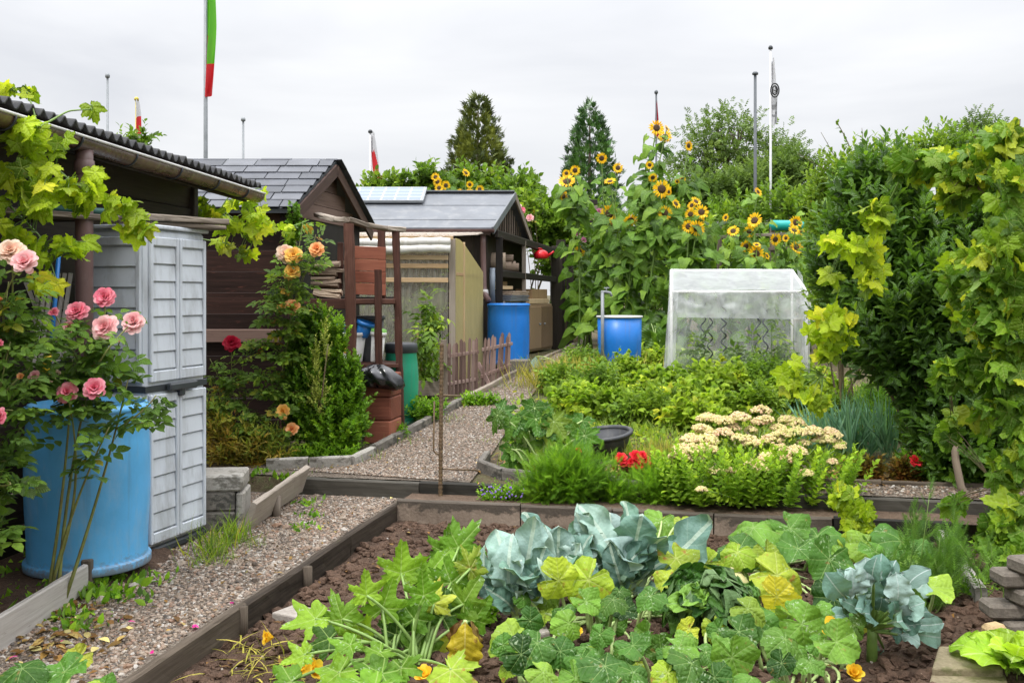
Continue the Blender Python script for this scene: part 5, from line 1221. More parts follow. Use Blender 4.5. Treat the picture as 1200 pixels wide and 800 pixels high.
# ================================================================== flag poles
def flagpole(px, ytop, ybase, Y, w_, mat, lb, flag=None, name='flagpole', cat='flagpole', finial=None, lean=0):
    a, b = at(px, ybase, Y), at(px + lean, ytop, Y); a2 = V3(a[0], a[1], .4); t = thing(name, lb, cat, a2)
    r_ = w_ / F * Y / 2; mb = MB(); mb.tube([a2, (a2 + b) / 2, b], [r_ * 1.1, r_, r_ * .85], 12); mb.build('pole', mat, t)
    mb = MB(); mb.lathe([(0, -.02), (r_ * 1.7, -.015), (r_ * 1.8, .02), (r_ * 1.1, .05), (0, .06)], b, 14); mb.build('finial', finial or mat, t)
    if flag:
        for (rows, fmats, emb) in (flag,):
            n_ = len(rows); ncol = 30; P = np.zeros((n_ * 6 - 5, ncol, 3)); yy = np.interp(np.linspace(0, n_ - 1, n_ * 6 - 5), range(n_), [r[0] for r in rows])
            x0 = np.interp(np.linspace(0, n_ - 1, n_ * 6 - 5), range(n_), [r[1] for r in rows]); x1 = np.interp(np.linspace(0, n_ - 1, n_ * 6 - 5), range(n_), [r[2] for r in rows])
            for i in range(len(yy)):
                for j in range(ncol):
                    u = j / (ncol - 1); q = at(x0[i] + (x1[i] - x0[i]) * u, yy[i], Y)
                    P[i, j] = q + V3(0, (.03 + .035 * u) * sin(u * 7 + i * .12) * (w_ * Y / 40), -.03 * sin(u * 5) * Y / 14)
            fb = MB(); nn_ = len(yy); ii, jj = np.meshgrid(np.arange(nn_ - 1), np.arange(ncol - 1), indexing='ij'); aa = (ii * ncol + jj).ravel()
            q4 = np.stack([aa, aa + 1, aa + ncol + 1, aa + ncol], 1); vi = (ii / (nn_ - 1)).ravel(); ui = (jj / (ncol - 1)).ravel()
            mi = np.array([fmats[1](u_, v_) for u_, v_ in zip(ui, vi)])
            fb.add(P.reshape(-1, 3), q4.ravel(), np.full(len(q4), 4), tint=.5, smooth=True); b_ = fb.b[0]; fb.b[0] = (*b_[:5], mi, b_[6])
            fo = fb.build('flag', fmats[0], t)
            if emb:
                ex_, ey_, er_ = emb; mb = MB(); c = at(ex_, ey_, Y - .14)
                for rr_ in (1.0, .62): mb.tube([c + V3(er_ * rr_ * .6 * cos(q), 0, er_ * rr_ * sin(q)) for q in np.linspace(0, 2 * pi, 26)], er_ * .10, 6)
                mb.tube([c + V3(-.3 * er_, 0, .5 * er_), c + V3(-.3 * er_, 0, -.5 * er_), c + V3(.25 * er_, 0, -.2 * er_), c + V3(-.2 * er_, 0, .05 * er_)], er_ * .09, 6); mb.tube([c + V3(.1 * er_, 0, .45 * er_), c + V3(.35 * er_, 0, -.45 * er_)], er_ * .09, 6)
                mb.build('emblem', INK, fo)
    return t
flagpole(241, -40, 190, 13, 5, POLE, 'tall grey flagpole with a limp green and red flag behind the siding shed', (((-8, 243, 250.5), (30, 242, 251), (60, 241, 250), (90, 240, 249), (112, 240, 248)), ([FLAG_R, FLAG_G], lambda u, v: 1 if v < .30 or (v < .60 and u > .30 + .3 * (v - .3)) else 0), None))
flagpole(126, 90, 160, 15, 3, POLE, 'thin bare grey pole rising above the corrugated roof')
flagpole(160, 117, 165, 20, 3, M_plain('yellow_finial', (.5, .4, .05), .4), 'small pole with a furled red and white pennant above the corrugated roof', (((119, 160, 161.5), (132, 159, 163), (150, 158.5, 164), (163, 158.5, 164)), ([FLAG_W, FLAG_R], lambda u, v: 1 if .42 < v < .86 else 0), None))
flagpole(285, 141, 192, 18, 3, POLE, 'thin bare pole rising behind the slate shingle roof', lean=0)
flagpole(434, 155, 230, 22, 3, POLE_W, 'slim white flagpole with a drooping red and white flag behind the solar panel', (((157, 435, 438), (176, 435, 441), (195, 436, 443), (210, 438, 444)), ([FLAG_W, FLAG_R], lambda u, v: 1 if u < .42 + .7 * v and v > .3 else 0), None), finial=CABDARK)
flagpole(769, 109, 300, 20, 2.5, POLE_D, 'dark pole with a dark red furled flag behind the tallest sunflower', (((120, 768.3, 770), (135, 768, 772), (160, 767, 774)), ([FLAG_DR], lambda u, v: 0), None))
flagpole(885, 87, 300, 22, 4, POLE_D, 'bare dark grey pole in front of the ash tree')
flagpole(903, 57, 300, 19, 3, POLE_W, 'tall white flagpole with a limp white club flag with black emblem', (((70, 904, 906.5), (90, 904, 910), (112, 904, 912.5), (130, 904.5, 911), (147, 905, 910)), ([FLAG_W, FLAG_GR], lambda u, v: 1 if .60 < v < .70 or .78 < v < .82 else 0), (908, 106, .13)), finial=CABDARK)
# pergola behind, teal roll and rails
pg = thing('pergola', 'weathered pergola of dark beams between back shed and sunflowers', 'pergola', onground(655, 18.5))
for y_, dY in ((236, 0), (243, .5), (252, -.2), (262, .2)):
    mb = MB(); mb.beam(at(632, y_, 18.5 + dY), at(700, y_ + 1, 18.5 + dY), .08, .09); mb.build('beam', W_GABLE if y_ == 243 else W_BLACK, pg)
for px in (648, 690):
    mb = MB(); q = onground(px, 18.6); mb.beam(q, at(px, 236, 18.6), .1, .1, up=(0, 1, 0)); mb.build('post', W_BLACK, pg)
tr = at(904, 264, 16.5); mb = MB(); mb.tube([tr + V3(0, 0, 0), tr + V3(.6, .1, 0)], .085, 18); one(mb, 'teal_roll', TEAL, tr - Zv * .08, 'teal rolled sheet lying on the rail behind the sunflowers', 'roll')
rl = thing('bean_rail', 'grey post and rail frame behind the right sunflowers', 'rail', onground(903, 16.5))
for y_ in (275, 292): mb = MB(); mb.beam(at(840, y_ + 3, 16.3), at(965, y_ - 3, 16.7), .05, .05); mb.build('rail', W_GREY, rl)
for px in (905, 960, 843): mb = MB(); mb.beam(onground(px, 16.55), at(px, 266, 16.55), .07, .07, up=(0, 1, 0)); mb.build('post', W_GREY, rl)
# boards seen through the vine at the right
mb = MB()
for y_, x0, x1 in ((259, 1118, 1175), (268, 1112, 1172), (277, 1118, 1165)): mb.beam(at(x0, y_ + 1, 7.6), at(x1, y_ - 1, 7.6), .06, .035)
mb.beam(onground(1130, 7.63), at(1130, 255, 7.63), .07, .07, up=(0, 1, 0)); mb.beam(onground(1178, 7.63), at(1178, 255, 7.63), .07, .07, up=(0, 1, 0))
one(mb, 'vine_trellis', W_GABLE, onground(1140, 7.6), 'weathered trellis boards inside the grapevine at the right', 'trellis')

# ================================================================== plant builders
def rdir(m): return unit(rng.normal(size=(m, 3)))
def perp(D):
    a = unit(np.cross(D, np.array([.31, .17, .93])) + 1e-6); return a, np.cross(D, a)
def shoots(mb, B, D, L, k, T, ls, ang=.9, t0=.15, taper=.35, up=.35, tint=None, tvar=.25, droop=0.0, mi=0):
    B = np.asarray(B, float); m = len(B); D = unit(np.broadcast_to(D, (m, 3))); L = np.broadcast_to(L, (m,))
    a, b = perp(D); t = np.linspace(t0, 1, k)
    az = 2.4 * np.arange(k)[None] + rng.random((m, 1)) * 6.28
    ag = ang * (1 - .55 * t[None] ** 2) * rng.uniform(.8, 1.2, (m, k))
    rad = np.cos(az)[..., None] * a[:, None] + np.sin(az)[..., None] * b[:, None]
    P = B[:, None] + D[:, None] * (L[:, None] * t[None])[..., None]; P[..., 2] -= droop * L[:, None] * t[None] ** 2
    ld = D[:, None] * np.cos(ag)[..., None] + rad * np.sin(ag)[..., None]
    ln = D[:, None] * np.sin(ag)[..., None] - rad * np.cos(ag)[..., None] + np.array([0, 0, up])
    S = ls * (1 - taper * t[None]) * rng.uniform(.75, 1.2, (m, k))
    base = rng.random((m, 1)) if tint is None else np.broadcast_to(np.asarray(tint).reshape(-1, 1), (m, 1))
    tt = np.clip(base * (1 - tvar) + rng.random((m, k)) * tvar + .12 * (t[None] - .5), 0, 1)
    P, ld, ln, S, tt = P.reshape(-1, 3), ld.reshape(-1, 3), ln.reshape(-1, 3), S.ravel(), tt.ravel()
    Ts = T if isinstance(T, list) else [T]; pick = rng.integers(0, len(Ts), len(P))
    for i, Tm in enumerate(Ts):
        q = pick == i; mb.leaves(Tm, P[q], ld[q], ln[q], S[q], tt[q], mi=mi)
def ell(n, c, r, shell=.5):
    d = rdir(n); q = (shell ** 3 + (1 - shell ** 3) * rng.random(n)) ** (1 / 3)
    return c + d * q[:, None] * np.asarray(r), d
def curve(a, b, bow=(0, 0, 0), n=10):
    t = np.linspace(0, 1, n)[:, None]; return a * (1 - t) + b * t + np.asarray(bow, float) * (4 * t * (1 - t)) 
def lobe(px, py, rx, ry, Y, rd=None):
    s = Y / F; return at(px, py, Y), np.array([rx * s, (rd if rd else min(rx, ry)) * s, ry * s])
def bush(name, lb, cat, lobes, base, mat, T, ls, dens, k=9, sl=.16, ang=.9, up=.6, stems=8, stemmat=None, group=None, part='foliage', droop=0, tvar=.3, outw=1.0, shell=.45, stem_r=.012, taper=.3, kinds=None, tintf=None):
    """lobes: (px, py, rx, ry, Y[, depth radius px]); dens = shoots per lobe unit"""
    t = thing(name, lb, cat, base, group); mb = MB(); sm = MB(); base = np.array(base, float)
    tot = sum(l[2] * l[3] for l in lobes)
    for l in lobes:
        c, r = lobe(*l); n = max(3, int(dens * l[2] * l[3] / tot))
        P, d = ell(n, c, r, shell); D = unit(d * outw + np.array([0, 0, up]) + rng.normal(size=(n, 3)) * .35)
        tn = np.clip(.5 + 1.3 * fbm(P[:, 0] * 3 + P[:, 1], P[:, 2] * 3 + P[:, 1] * 1.3, 3) + rng.normal(size=n) * .16, 0, 1)
        P = P - D * sl * .5
        shoots(mb, P, D, sl * rng.uniform(.6, 1.3, n), k, T, ls, ang, tint=tn, tvar=tvar, droop=droop, taper=taper)
        ns = max(1, int(round(stems * l[2] * l[3] / tot)))
        for q in range(ns):
            i = rng.integers(0, n); st = base + rng.normal(size=3) * np.array([r[0] * .15, r[1] * .15, 0])
            sm.tube(curve(st, P[i], (0, 0, 0) + rng.normal(size=3) * .05 * np.linalg.norm(P[i] - st)), np.linspace(stem_r, stem_r * .35, 10), 6)
    mb.build(part, mat, t)
    if stems: sm.build('stems', stemmat or STEM_B, t)
    return t
def flower_rose(p, r, axis, mat, parent, name='flower', openn=1.0, full=1.0):
    mb = MB(); axis = unit(axis); a, b = perp(axis[None]); a, b = a[0], b[0]
    for li, (ag, n, sz, off) in enumerate(((.08, 4, .42, .16), (.25, 5, .58, .13), (.45, 6, .72, .09), (.68, 7, .84, .05), (.92, 8, .94, .02), (1.18, 9, 1.0, -.02), (1.4, 9, 1.03, -.05))):
        if li >= 7 * full: break
        az = 2 * pi * np.arange(n) / n + li * .5 + rng.random(n) * .35; rad = np.cos(az)[:, None] * a + np.sin(az)[:, None] * b
        g = (ag * openn + rng.normal(size=n) * .15)[:, None]
        D = axis * np.cos(g) + rad * np.sin(g); N = axis * np.sin(g) - rad * np.cos(g)
        mb.leaves(PETAL, p + axis * off * r + rad * r * .05, D, N, r * sz * rng.uniform(.88, 1.1, n), rng.random(n) * .5 + .08 * li, smooth=True)
    return mb.build(name, mat, parent)
def rose_bush(lb, base, canes, mat, T, ls, flowers, Y, name='rose_bush', group=None, ncane=5, leaf_from=.4, nl=16, cane_r=.007, cat='rose bush', spread=.07):
    """canes: (px, py, Y) tips; flowers: (px, py, Y, r, petal material, full)"""
    base = np.array(base, float); t = thing(name, lb, cat, base, group); cm, lm = MB(), MB(); pool = []
    tips = [at(px, py, y) for px, py, y in canes] + [at(f[0], f[1], f[2]) for f in flowers]
    nm = min(ncane, len(tips)); order_ = list(range(len(tips))); main = {}
    for q in range(nm): main[int(q * len(tips) / nm)] = None
    for i in sorted(order_, key=lambda i: i not in main):
        tp = tips[i]
        if i in main or not pool: 
            b0 = base + rng.normal(size=3) * np.array([.025, .025, 0]); c = curve(b0, tp, (rng.normal() * .05, rng.normal() * .04, .0), 14); w0 = cane_r
            if i == 0: pool = []
            pool.append(c)
        else:
            cs = np.concatenate([q[3:11] for q in pool]); dd = np.linalg.norm(cs - tp, axis=1) + 1.2 * np.maximum(0, cs[:, 2] - tp[2] + .02); c = curve(cs[np.argmin(dd)], tp, (rng.normal() * .03, rng.normal() * .03, .0), 14); w0 = cane_r * .6
        cm.tube(c, np.linspace(w0, cane_r * .32, 14), 7)
        isf = i >= len(canes); m = nl if not isf else int(nl * .7)
        lf_ = leaf_from if w0 == cane_r else .3; tt = lf_ + (1 - lf_) * rng.random(m) ** .8; tt = tt * (.93 if isf else 1)
        P = np.array([[np.interp(q, np.linspace(0, 1, 14), c[:, k]) for k in range(3)] for q in tt])
        d = rdir(m); d[:, 2] = np.abs(d[:, 2]) * .4 - .05; off = d * spread * rng.random((m, 1)); P2 = P + off
        lm.leaves(T, P2, unit(d + np.array([0, 0, -.25])), np.array([0, 0, 1.]) + rng.normal(size=(m, 3)) * .45 - np.array([0, .35, 0]), ls * rng.uniform(.7, 1.25, m), np.clip(rng.normal(.45, .25, m), 0, 1))
    cm.build('canes', STEM_R, t); lm.build('leaves', mat, t)
    for f in flowers:
        p = at(f[0], f[1], f[2]); ax = unit(V3(rng.normal() * .16, -.88, .3 + .25 * rng.random()))
        flower_rose(p - ax * f[3] * .35, f[3] * (.9 if Y < 5 else 1), ax, f[4], t, full=f[5] if len(f) > 5 else 1)
    return t
def rpx(r, Y): return r / F * Y

# ------------------------------------------------------------------ roses at the left
b0 = V3(-2.14, 4.66, .04)
rose_bush('pink rose bush with long bare canes in front of the pale blue rain barrel', b0,
    [(150, 445, 4.6), (168, 495, 4.55), (60, 430, 4.55), (183, 463, 4.7), (128, 500, 4.5), (98, 475, 4.5), (60, 480, 4.6), (135, 425, 4.7), (85, 420, 4.6), (112, 410, 4.65), (70, 455, 4.5)], L_ROSE, ROSEL, .15,
    [(122, 348, 4.7, rpx(14, 4.7), P_PINK), (89, 364, 4.6, rpx(14, 4.6), P_PINK), (122, 383, 4.6, rpx(17, 4.6), P_LPINK), (156, 377, 4.65, rpx(15, 4.65), P_LPINK), (63, 366, 4.6, rpx(8, 4.6), P_PINK, .6), (80, 382, 4.62, rpx(9, 4.6), P_LPINK), (78, 459, 4.4, rpx(14, 4.4), P_PINK), (110, 454, 4.4, rpx(14, 4.4), P_PINK), (98, 395, 4.6, .022, P_PINK, .4), (140, 400, 4.6, .018, P_LPINK, .4), (65, 438, 4.5, .03, P_CREAM, .6)], 4.6, leaf_from=.66, nl=12, cane_r=.0095)
rose_bush('rose bush at the left edge with cream and pale pink blooms high up', V3(-2.32, 4.25, 0),
    [(10, 330, 4.3), (30, 345, 4.3), (-10, 350, 4.2), (30, 380, 4.35), (12, 400, 4.2), (35, 430, 4.4), (15, 450, 4.2), (5, 480, 4.1), (24, 500, 4.3), (8, 540, 4.2), (-5, 560, 4.1), (14, 570, 4.25), (0, 620, 4.1), (-15, 450, 4.2), (50, 400, 4.3)], L_ROSE, ROSEL, .125,
    [(12, 293, 4.2, rpx(17, 4.2), P_CREAM), (28, 306, 4.15, rpx(17, 4.15), P_LPINK), (-2, 487, 3.95, rpx(11, 4), P_PINK), (40, 440, 4.3, rpx(8, 4.3), P_LPINK), (24, 441, 4.2, rpx(6, 4.2), P_APR, .6), (0, 352, 4.2, rpx(6, 4.2), P_APR, .6), (-1, 402, 4.1, rpx(6, 4.2), P_PINK, .6)], 4.2, leaf_from=.35, nl=17, cane_r=.008)
rose_bush('tall yellow and apricot rose in front of the siding shed', onground(300, 8.3),
    [(270, 440, 8.2), (262, 475, 8.1), (300, 400, 8.2), (320, 350, 8.25), (330, 420, 8.1), (290, 480, 8.0), (318, 460, 8.0), (345, 460, 8.0), (335, 390, 8.2), (305, 440, 8.1), (280, 510, 8.0), (370, 275, 8.4), (355, 262, 8.4), (330, 330, 8.3), (318, 375, 8.2), (345, 340, 8.2), (256, 455, 8.1), (300, 500, 7.95)], L_ROSE_LT, ROSEL, .135,
    [(335, 297, 8.1, rpx(12, 8.1), P_CREAM), (344, 299, 8.05, rpx(11, 8.1), P_YEL), (371, 291, 8.1, rpx(9, 8.1), P_APR), (342, 318, 8.05, rpx(10, 8), P_YEL), (343, 359, 8.0, rpx(9, 8), P_APR), (331, 360, 8.0, rpx(7, 8), P_YEL), (331, 482, 7.85, rpx(8.5, 8), P_YEL), (341, 503, 7.85, rpx(8, 8), P_APR), (322, 519, 7.9, rpx(5, 8), P_LPINK, .6)], 8.1, leaf_from=.3, nl=34, spread=.12)
rose_bush('red rose with dark crimson bloom against the black lower siding', onground(270, 8.45), [(262, 430, 8.3), (255, 460, 8.3), (285, 425, 8.3), (277, 450, 8.2), (246, 420, 8.3)], L_ROSE_LT, ROSEL, .12,
    [(271, 401, 8.2, rpx(10, 8.2), P_RED), (306, 412, 8.2, rpx(5, 8.2), P_RED, .6)], 8.2, leaf_from=.3, nl=20)
# ------------------------------------------------------------------ shrubs at the siding shed
bush('box_shrub', 'dense bright green upright box shrub beside the timber rack', 'shrub', [(372, 470, 38, 62, 8.3), (402, 480, 24, 55, 8.25), (352, 440, 20, 60, 8.4), (378, 405, 16, 40, 8.35), (398, 415, 7, 40, 8.2), (412, 455, 7, 42, 8.2), (362, 395, 10, 36, 8.4), (390, 500, 36, 32, 8.1)], onground(378, 8.3), L_BOX, OVAL_R, .048, 1700, k=16, sl=.18, ang=.85, up=1.1, stems=26)
bush('box_shrub', 'slender pale variegated shoots inside the green box shrub', 'shrub', [(370, 440, 5, 40, 8.0), (374, 470, 6, 20, 7.98), (382, 400, 4, 25, 8.0)], onground(372, 8.1), L_PALE, OVAL_S, .03, 80, k=16, sl=.15, up=1.5, stems=4)
bush('autumn_perennial', 'fading yellow brown perennial clump behind the concrete blocks', 'plant', [(262, 525, 28, 26, 7.9), (300, 528, 26, 22, 7.8), (245, 500, 14, 26, 8.0), (325, 530, 16, 16, 7.8)], onground(275, 7.95), L_AUT, LANCE, .075, 330, k=10, sl=.2, up=1.0, stems=24, stemmat=STEM_G)
bush('ivy', 'small ivy patch under the shed gable corner', 'ivy', [(345, 262, 8, 22, 8.95), (340, 285, 6, 20, 8.97)], at(345, 290, 8.95), L_BOX, HEART_S, .05, 110, k=6, sl=.08, stems=2)
# ------------------------------------------------------------------ grape vines
def vine(lb, strands, blobs, mat, ls, base, T=GRAPE, name='grapevine', mult=1.35, stem=.006, group=None, facing=(-.1, -.75, .6), hang=.75):
    t = thing(name, lb, 'vine', base, group); sm, lm = MB(), MB(); pts = []
    for s in strands:
        P = np.array([at(*q) for q in s]); tt = np.linspace(0, len(P) - 1, len(P) * 8)
        C = np.stack([np.interp(tt, range(len(P)), P[:, k]) for k in range(3)], 1)
        for _ in range(3): C[1:-1] = (C[:-2] + C[1:-1] * 2 + C[2:]) / 4
        sm.tube(C, np.linspace(stem, stem * .5, len(C)), 7); pts.append(C)
    pts = np.concatenate(pts)
    for (px, py, rx, ry, Y, n) in blobs:
        n = int(n * mult + .5)
        c, r = lobe(px, py, rx, ry, Y, max(rx, ry) * .6); P, d = ell(n, c, r, .0)
        D = unit(rng.normal(size=(n, 3)) * .55 + np.array([0, -.15, -hang])); N = unit(np.array(facing) + rng.normal(size=(n, 3)) * .42)
        tn = np.clip(rng.normal(.5, .27, n), 0, 1); S = ls * np.clip(rng.normal(1, .22, n), .45, 1.5)
        pk = rng.integers(0, len(T), n)
        for i, Tm in enumerate(T): q = pk == i; lm.leaves(Tm, P[q], D[q], N[q], S[q], tn[q])
        for p in P:
            j = np.argmin(((pts - p) ** 2).sum(1)); q = pts[j]
            if np.linalg.norm(q - p) < .35: sm.tube(curve(q, p, (0, 0, .02), 5), [.0026, .0024, .0022, .002, .002], 5)
    sm.build('stems', STEM_B if stem > .008 else STEM_G, t); lm.build('leaves', mat, t)
    return t
vine('bright yellow green grapevine hanging over the shelf plank at the upper left', [[(-30, 300, 4.7), (10, 240, 4.7), (30, 190, 4.7), (45, 150, 4.75), (35, 115, 4.8), (10, 105, 4.9)], [(30, 190, 4.7), (70, 200, 4.75), (92, 222, 4.8), (115, 232, 4.85), (150, 255, 4.9), (178, 285, 4.9)], [(10, 240, 4.7), (50, 280, 4.7), (70, 340, 4.7)], [(45, 150, 4.75), (80, 130, 4.9), (108, 128, 5)]],
     [(25, 108, 26, 10, 4.85, 12), (48, 160, 40, 26, 4.7, 24), (18, 185, 34, 28, 4.7, 16), (40, 215, 40, 24, 4.65, 22), (90, 225, 26, 22, 4.7, 14), (30, 240, 38, 12, 4.6, 14), (112, 212, 12, 14, 4.75, 5), (128, 240, 14, 12, 4.8, 6), (152, 245, 12, 12, 4.85, 5), (165, 268, 14, 12, 4.85, 7), (150, 270, 10, 6, 4.85, 3), (62, 295, 34, 14, 4.65, 12), (88, 285, 16, 8, 4.7, 5), (15, 270, 26, 14, 4.6, 8), (55, 335, 18, 14, 4.6, 5), (106, 130, 8, 6, 5, 2)], L_VINE, .10, V3(-2.7, 4.7, 0), mult=.95)
vine('young grapevine shoots hanging below the gutter end against the siding shed', [[(225, 240, 7.7), (255, 250, 7.9), (275, 262, 8.1), (300, 270, 8.2), (335, 268, 8.4), (362, 258, 8.6)], [(235, 280, 8), (265, 285, 8), (290, 298, 8)], [(255, 250, 7.9), (268, 230, 7.9), (305, 220, 8)]],
     [(240, 245, 16, 12, 7.6, 14), (272, 265, 20, 14, 7.9, 16), (300, 268, 14, 14, 8, 12), (290, 296, 14, 9, 8, 9), (262, 285, 12, 8, 8, 5), (300, 250, 14, 8, 8, 7), (320, 265, 10, 10, 8.2, 5), (338, 270, 8, 8, 8.3, 4), (305, 225, 3, 6, 8, 2), (280, 240, 16, 8, 7.9, 7)], L_VINE, .11, at(230, 300, 7.7), mult=.9)
# ------------------------------------------------------------------ laurel and right-hand growth
bush('laurel_hedge', 'tall glossy dark green laurel shrub left of the big leaved grapevine', 'shrub', [(1050, 300, 62, 100, 7.6), (1000, 300, 40, 90, 7.9), (1100, 400, 56, 110, 7.2), (1060, 385, 58, 76, 7.3), (1012, 390, 32, 50, 7.7), (1132, 510, 50, 80, 7.0), (1040, 220, 50, 40, 7.7), (1105, 520, 32, 60, 7.1), (1150, 330, 50, 110, 7.5), (1180, 480, 50, 120, 7.3)],
     onground(1110, 7.1), L_LAUREL, LAUREL, .125, 2300, k=11, sl=.26, ang=.85, up=.9, stems=44, stem_r=.014, outw=.8)
bush('privet_bush', 'lighter green leafy bush with long wispy shoots above the laurel', 'shrub', [(975, 240, 30, 50, 9.4), (1010, 205, 40, 28, 9.2), (985, 330, 34, 80, 9.2), (1060, 190, 40, 22, 9.0), (965, 300, 14, 60, 9.3), (1110, 180, 46, 24, 8.8)], onground(985, 9.3), L_TREE2, OVAL, .07, 1000, k=10, sl=.22, up=1.0, stems=6, shell=.4)
mbs = thing('wispy_shoots', 'long thin bramble shoots rising against the sky above the privet bush', 'bramble', onground(985, 9.2)); sm, lm = MB(), MB()
for pts in ([(1000, 230), (985, 195), (962, 155)], [(1010, 220), (1000, 180), (985, 150), (978, 140), (983, 146)], [(1000, 215), (960, 195), (935, 180)], [(1090, 200), (1080, 170), (1053, 157), (1048, 165)], [(1150, 190), (1142, 160), (1135, 140)], [(1015, 200), (1012, 170), (1010, 150)]):
    P = np.array([at(x, y, 9.2) for x, y in pts]); tt = np.linspace(0, len(P) - 1, 18); C = np.stack([np.interp(tt, range(len(P)), P[:, k]) for k in range(3)], 1)
    for _ in range(4): C[1:-1] = (C[:-2] + C[1:-1] * 2 + C[2:]) / 4
    sm.tube(C, np.linspace(.006, .002, 18), 6); q = C[1:15]; lm.leaves(OVAL, q, rdir(len(q)) + np.array([0, 0, .5]), rdir(len(q)) + np.array([0, -.5, .6]), np.linspace(.085, .03, len(q)))
g0 = at(985, 300, 9.2); sm.tube(curve(onground(985, 9.2), g0), .01, 6)
sm.build('stems', STEM_B, mbs); lm.build('leaves', L_TREE2, mbs)
vine('big leaved grapevine covering the right edge over the trellis boards', [[(1230, 640, 5.6), (1200, 500, 5.6), (1190, 380, 5.6), (1175, 280, 5.7), (1150, 220, 5.9), (1090, 190, 6.2), (1045, 195, 6.4)], [(1200, 500, 5.6), (1150, 440, 5.7), (1110, 430, 5.9)], [(1190, 380, 5.6), (1150, 350, 5.7), (1120, 320, 5.8)], [(1175, 280, 5.7), (1190, 200, 5.7), (1195, 140, 5.8)], [(1220, 640, 5.6), (1180, 610, 5.7), (1160, 560, 5.8)]],
     [(1150, 190, 46, 22, 5.9, 26), (1180, 165, 26, 22, 5.7, 14), (1100, 190, 44, 16, 6.2, 26), (1060, 188, 26, 14, 6.4, 12), (1185, 230, 30, 44, 5.5, 30), (1130, 215, 34, 22, 6.0, 18), (1180, 300, 34, 46, 5.4, 32), (1128, 320, 26, 30, 5.7, 16), (1155, 360, 34, 40, 5.5, 26), (1190, 380, 26, 50, 5.4, 26), (1125, 360, 16, 18, 5.8, 7), (1180, 450, 30, 40, 5.4, 24), (1120, 440, 24, 16, 5.7, 10), (1150, 430, 24, 22, 5.6, 10), (1195, 520, 24, 40, 5.4, 18), (1175, 555, 20, 22, 5.6, 10), (1185, 610, 26, 26, 5.4, 14), (1170, 625, 20, 20, 5.4, 8), (1195, 655, 20, 18, 5.3, 8), (1110, 500, 14, 22, 6, 5), (1120, 590, 12, 14, 6, 3), (1150, 490, 20, 16, 5.8, 5)], L_VINE2, .14, onground(1215, 5.7), stem=.011, mult=2.0)
vine('pale yellow green grape shoot hanging in front of the laurel beside the film greenhouse', [[(1060, 200, 6.6), (1035, 250, 6.8), (1025, 300, 6.9), (1010, 350, 7), (985, 400, 7.1), (965, 440, 7.1)], [(1025, 300, 6.9), (990, 290, 6.9), (975, 280, 6.9)]],
     [(1022, 250, 16, 14, 6.7, 9), (1028, 265, 12, 10, 6.7, 5), (978, 285, 14, 12, 6.8, 7), (1010, 292, 20, 12, 6.8, 9), (1022, 315, 18, 14, 6.8, 9), (1018, 335, 16, 8, 6.8, 4), (975, 330, 14, 10, 6.9, 4), (970, 375, 20, 12, 6.9, 8), (985, 395, 14, 12, 6.9, 6), (955, 395, 12, 10, 7, 4), (965, 412, 14, 8, 7, 5), (925, 445, 12, 12, 7, 4), (945, 455, 14, 10, 7, 5), (960, 470, 12, 10, 7, 4), (990, 375, 12, 8, 6.9, 4), (930, 430, 10, 8, 7, 3)], L_VINE, .13, onground(965, 7.2))
vine('young vine sapling with bright leaves standing at the low dark board', [[(1012, 645, 6.05), (1008, 615, 6.1), (1000, 590, 6.1), (985, 572, 6.1)], [(1008, 615, 6.1), (1020, 605, 6.1)]], [(992, 585, 14, 12, 6.05, 8), (1012, 600, 14, 12, 6.0, 9), (1000, 615, 14, 10, 6.0, 7), (1018, 622, 8, 8, 6, 4), (1010, 632, 8, 6, 6, 4), (985, 570, 6, 8, 6.1, 3)], L_VINE, .11, hit(1012, 645, -.1))
mb = MB(); mb.tube(np.array([onground(1140, 6.45), at(1136, 590, 6.45), at(1126, 570, 6.5), at(1120, 540, 6.6), at(1115, 480, 6.8)]), [.03, .027, .025, .024, .02], 10); one(mb, 'bare_stem', W_BARK, onground(1140, 6.45), 'crooked bare woody stem under the laurel beside the pale edging slab', 'stem')
# ------------------------------------------------------------------ trees and hedges behind
def conifer(px, ytop, ybot, hw, Y, mat, lb, n):
    base = onground(px, Y); top = at(px, ytop, Y); t = thing('conifer_tree', lb, 'tree', base); hgt = top[2] - base[2]; w_ = hw / F * Y
    zb = at(px, ybot, Y)[2]; mb = MB()
    q = rng.random(n) ** .6; z = top[2] - q * (top[2] - base[2] - .4); a = rng.random(n) * 6.28
    rr = w_ * np.clip((top[2] - z) / (top[2] - zb), 0, 1) ** .62 * np.clip(1.15 - .0 * q, 0, 1.2)
    lob = 1 + .28 * np.sin(a * 5 + z * 3.1) * vnoise(a * 2, z * 1.6) + .34 * (vnoise(a * 3 + 7, z * 1.9) - .5)
    rr = rr * lob * rng.uniform(.55, 1.02, n)
    P = np.stack([base[0] + rr * np.cos(a), base[1] + rr * np.sin(a), z], 1)
    D = np.stack([np.cos(a) * .7, np.sin(a) * .7, np.full(n, .75)], 1) + rng.normal(size=(n, 3)) * .35
    tn = np.clip(.5 + 1.5 * (vnoise(a * 2.5, z * 1.7) - .5) + rng.normal(size=n) * .15, 0, 1)
    mb.leaves(SPRAY, P, D, rdir(n) + np.stack([np.cos(a), np.sin(a), a * 0 + .4], 1), w_ * .26 * rng.uniform(.7, 1.3, n), tn); mb.build('crown', mat, t)
    mb = MB(); mb.tube([base, (base + top) / 2, top - Zv * hgt * .06], [.22, .12, .02], 10); mb.build('trunk', W_BARK, t)
conifer(560, 112, 235, 37, 42, L_CON1, 'olive brown conical conifer behind the back shed roof', 6500)
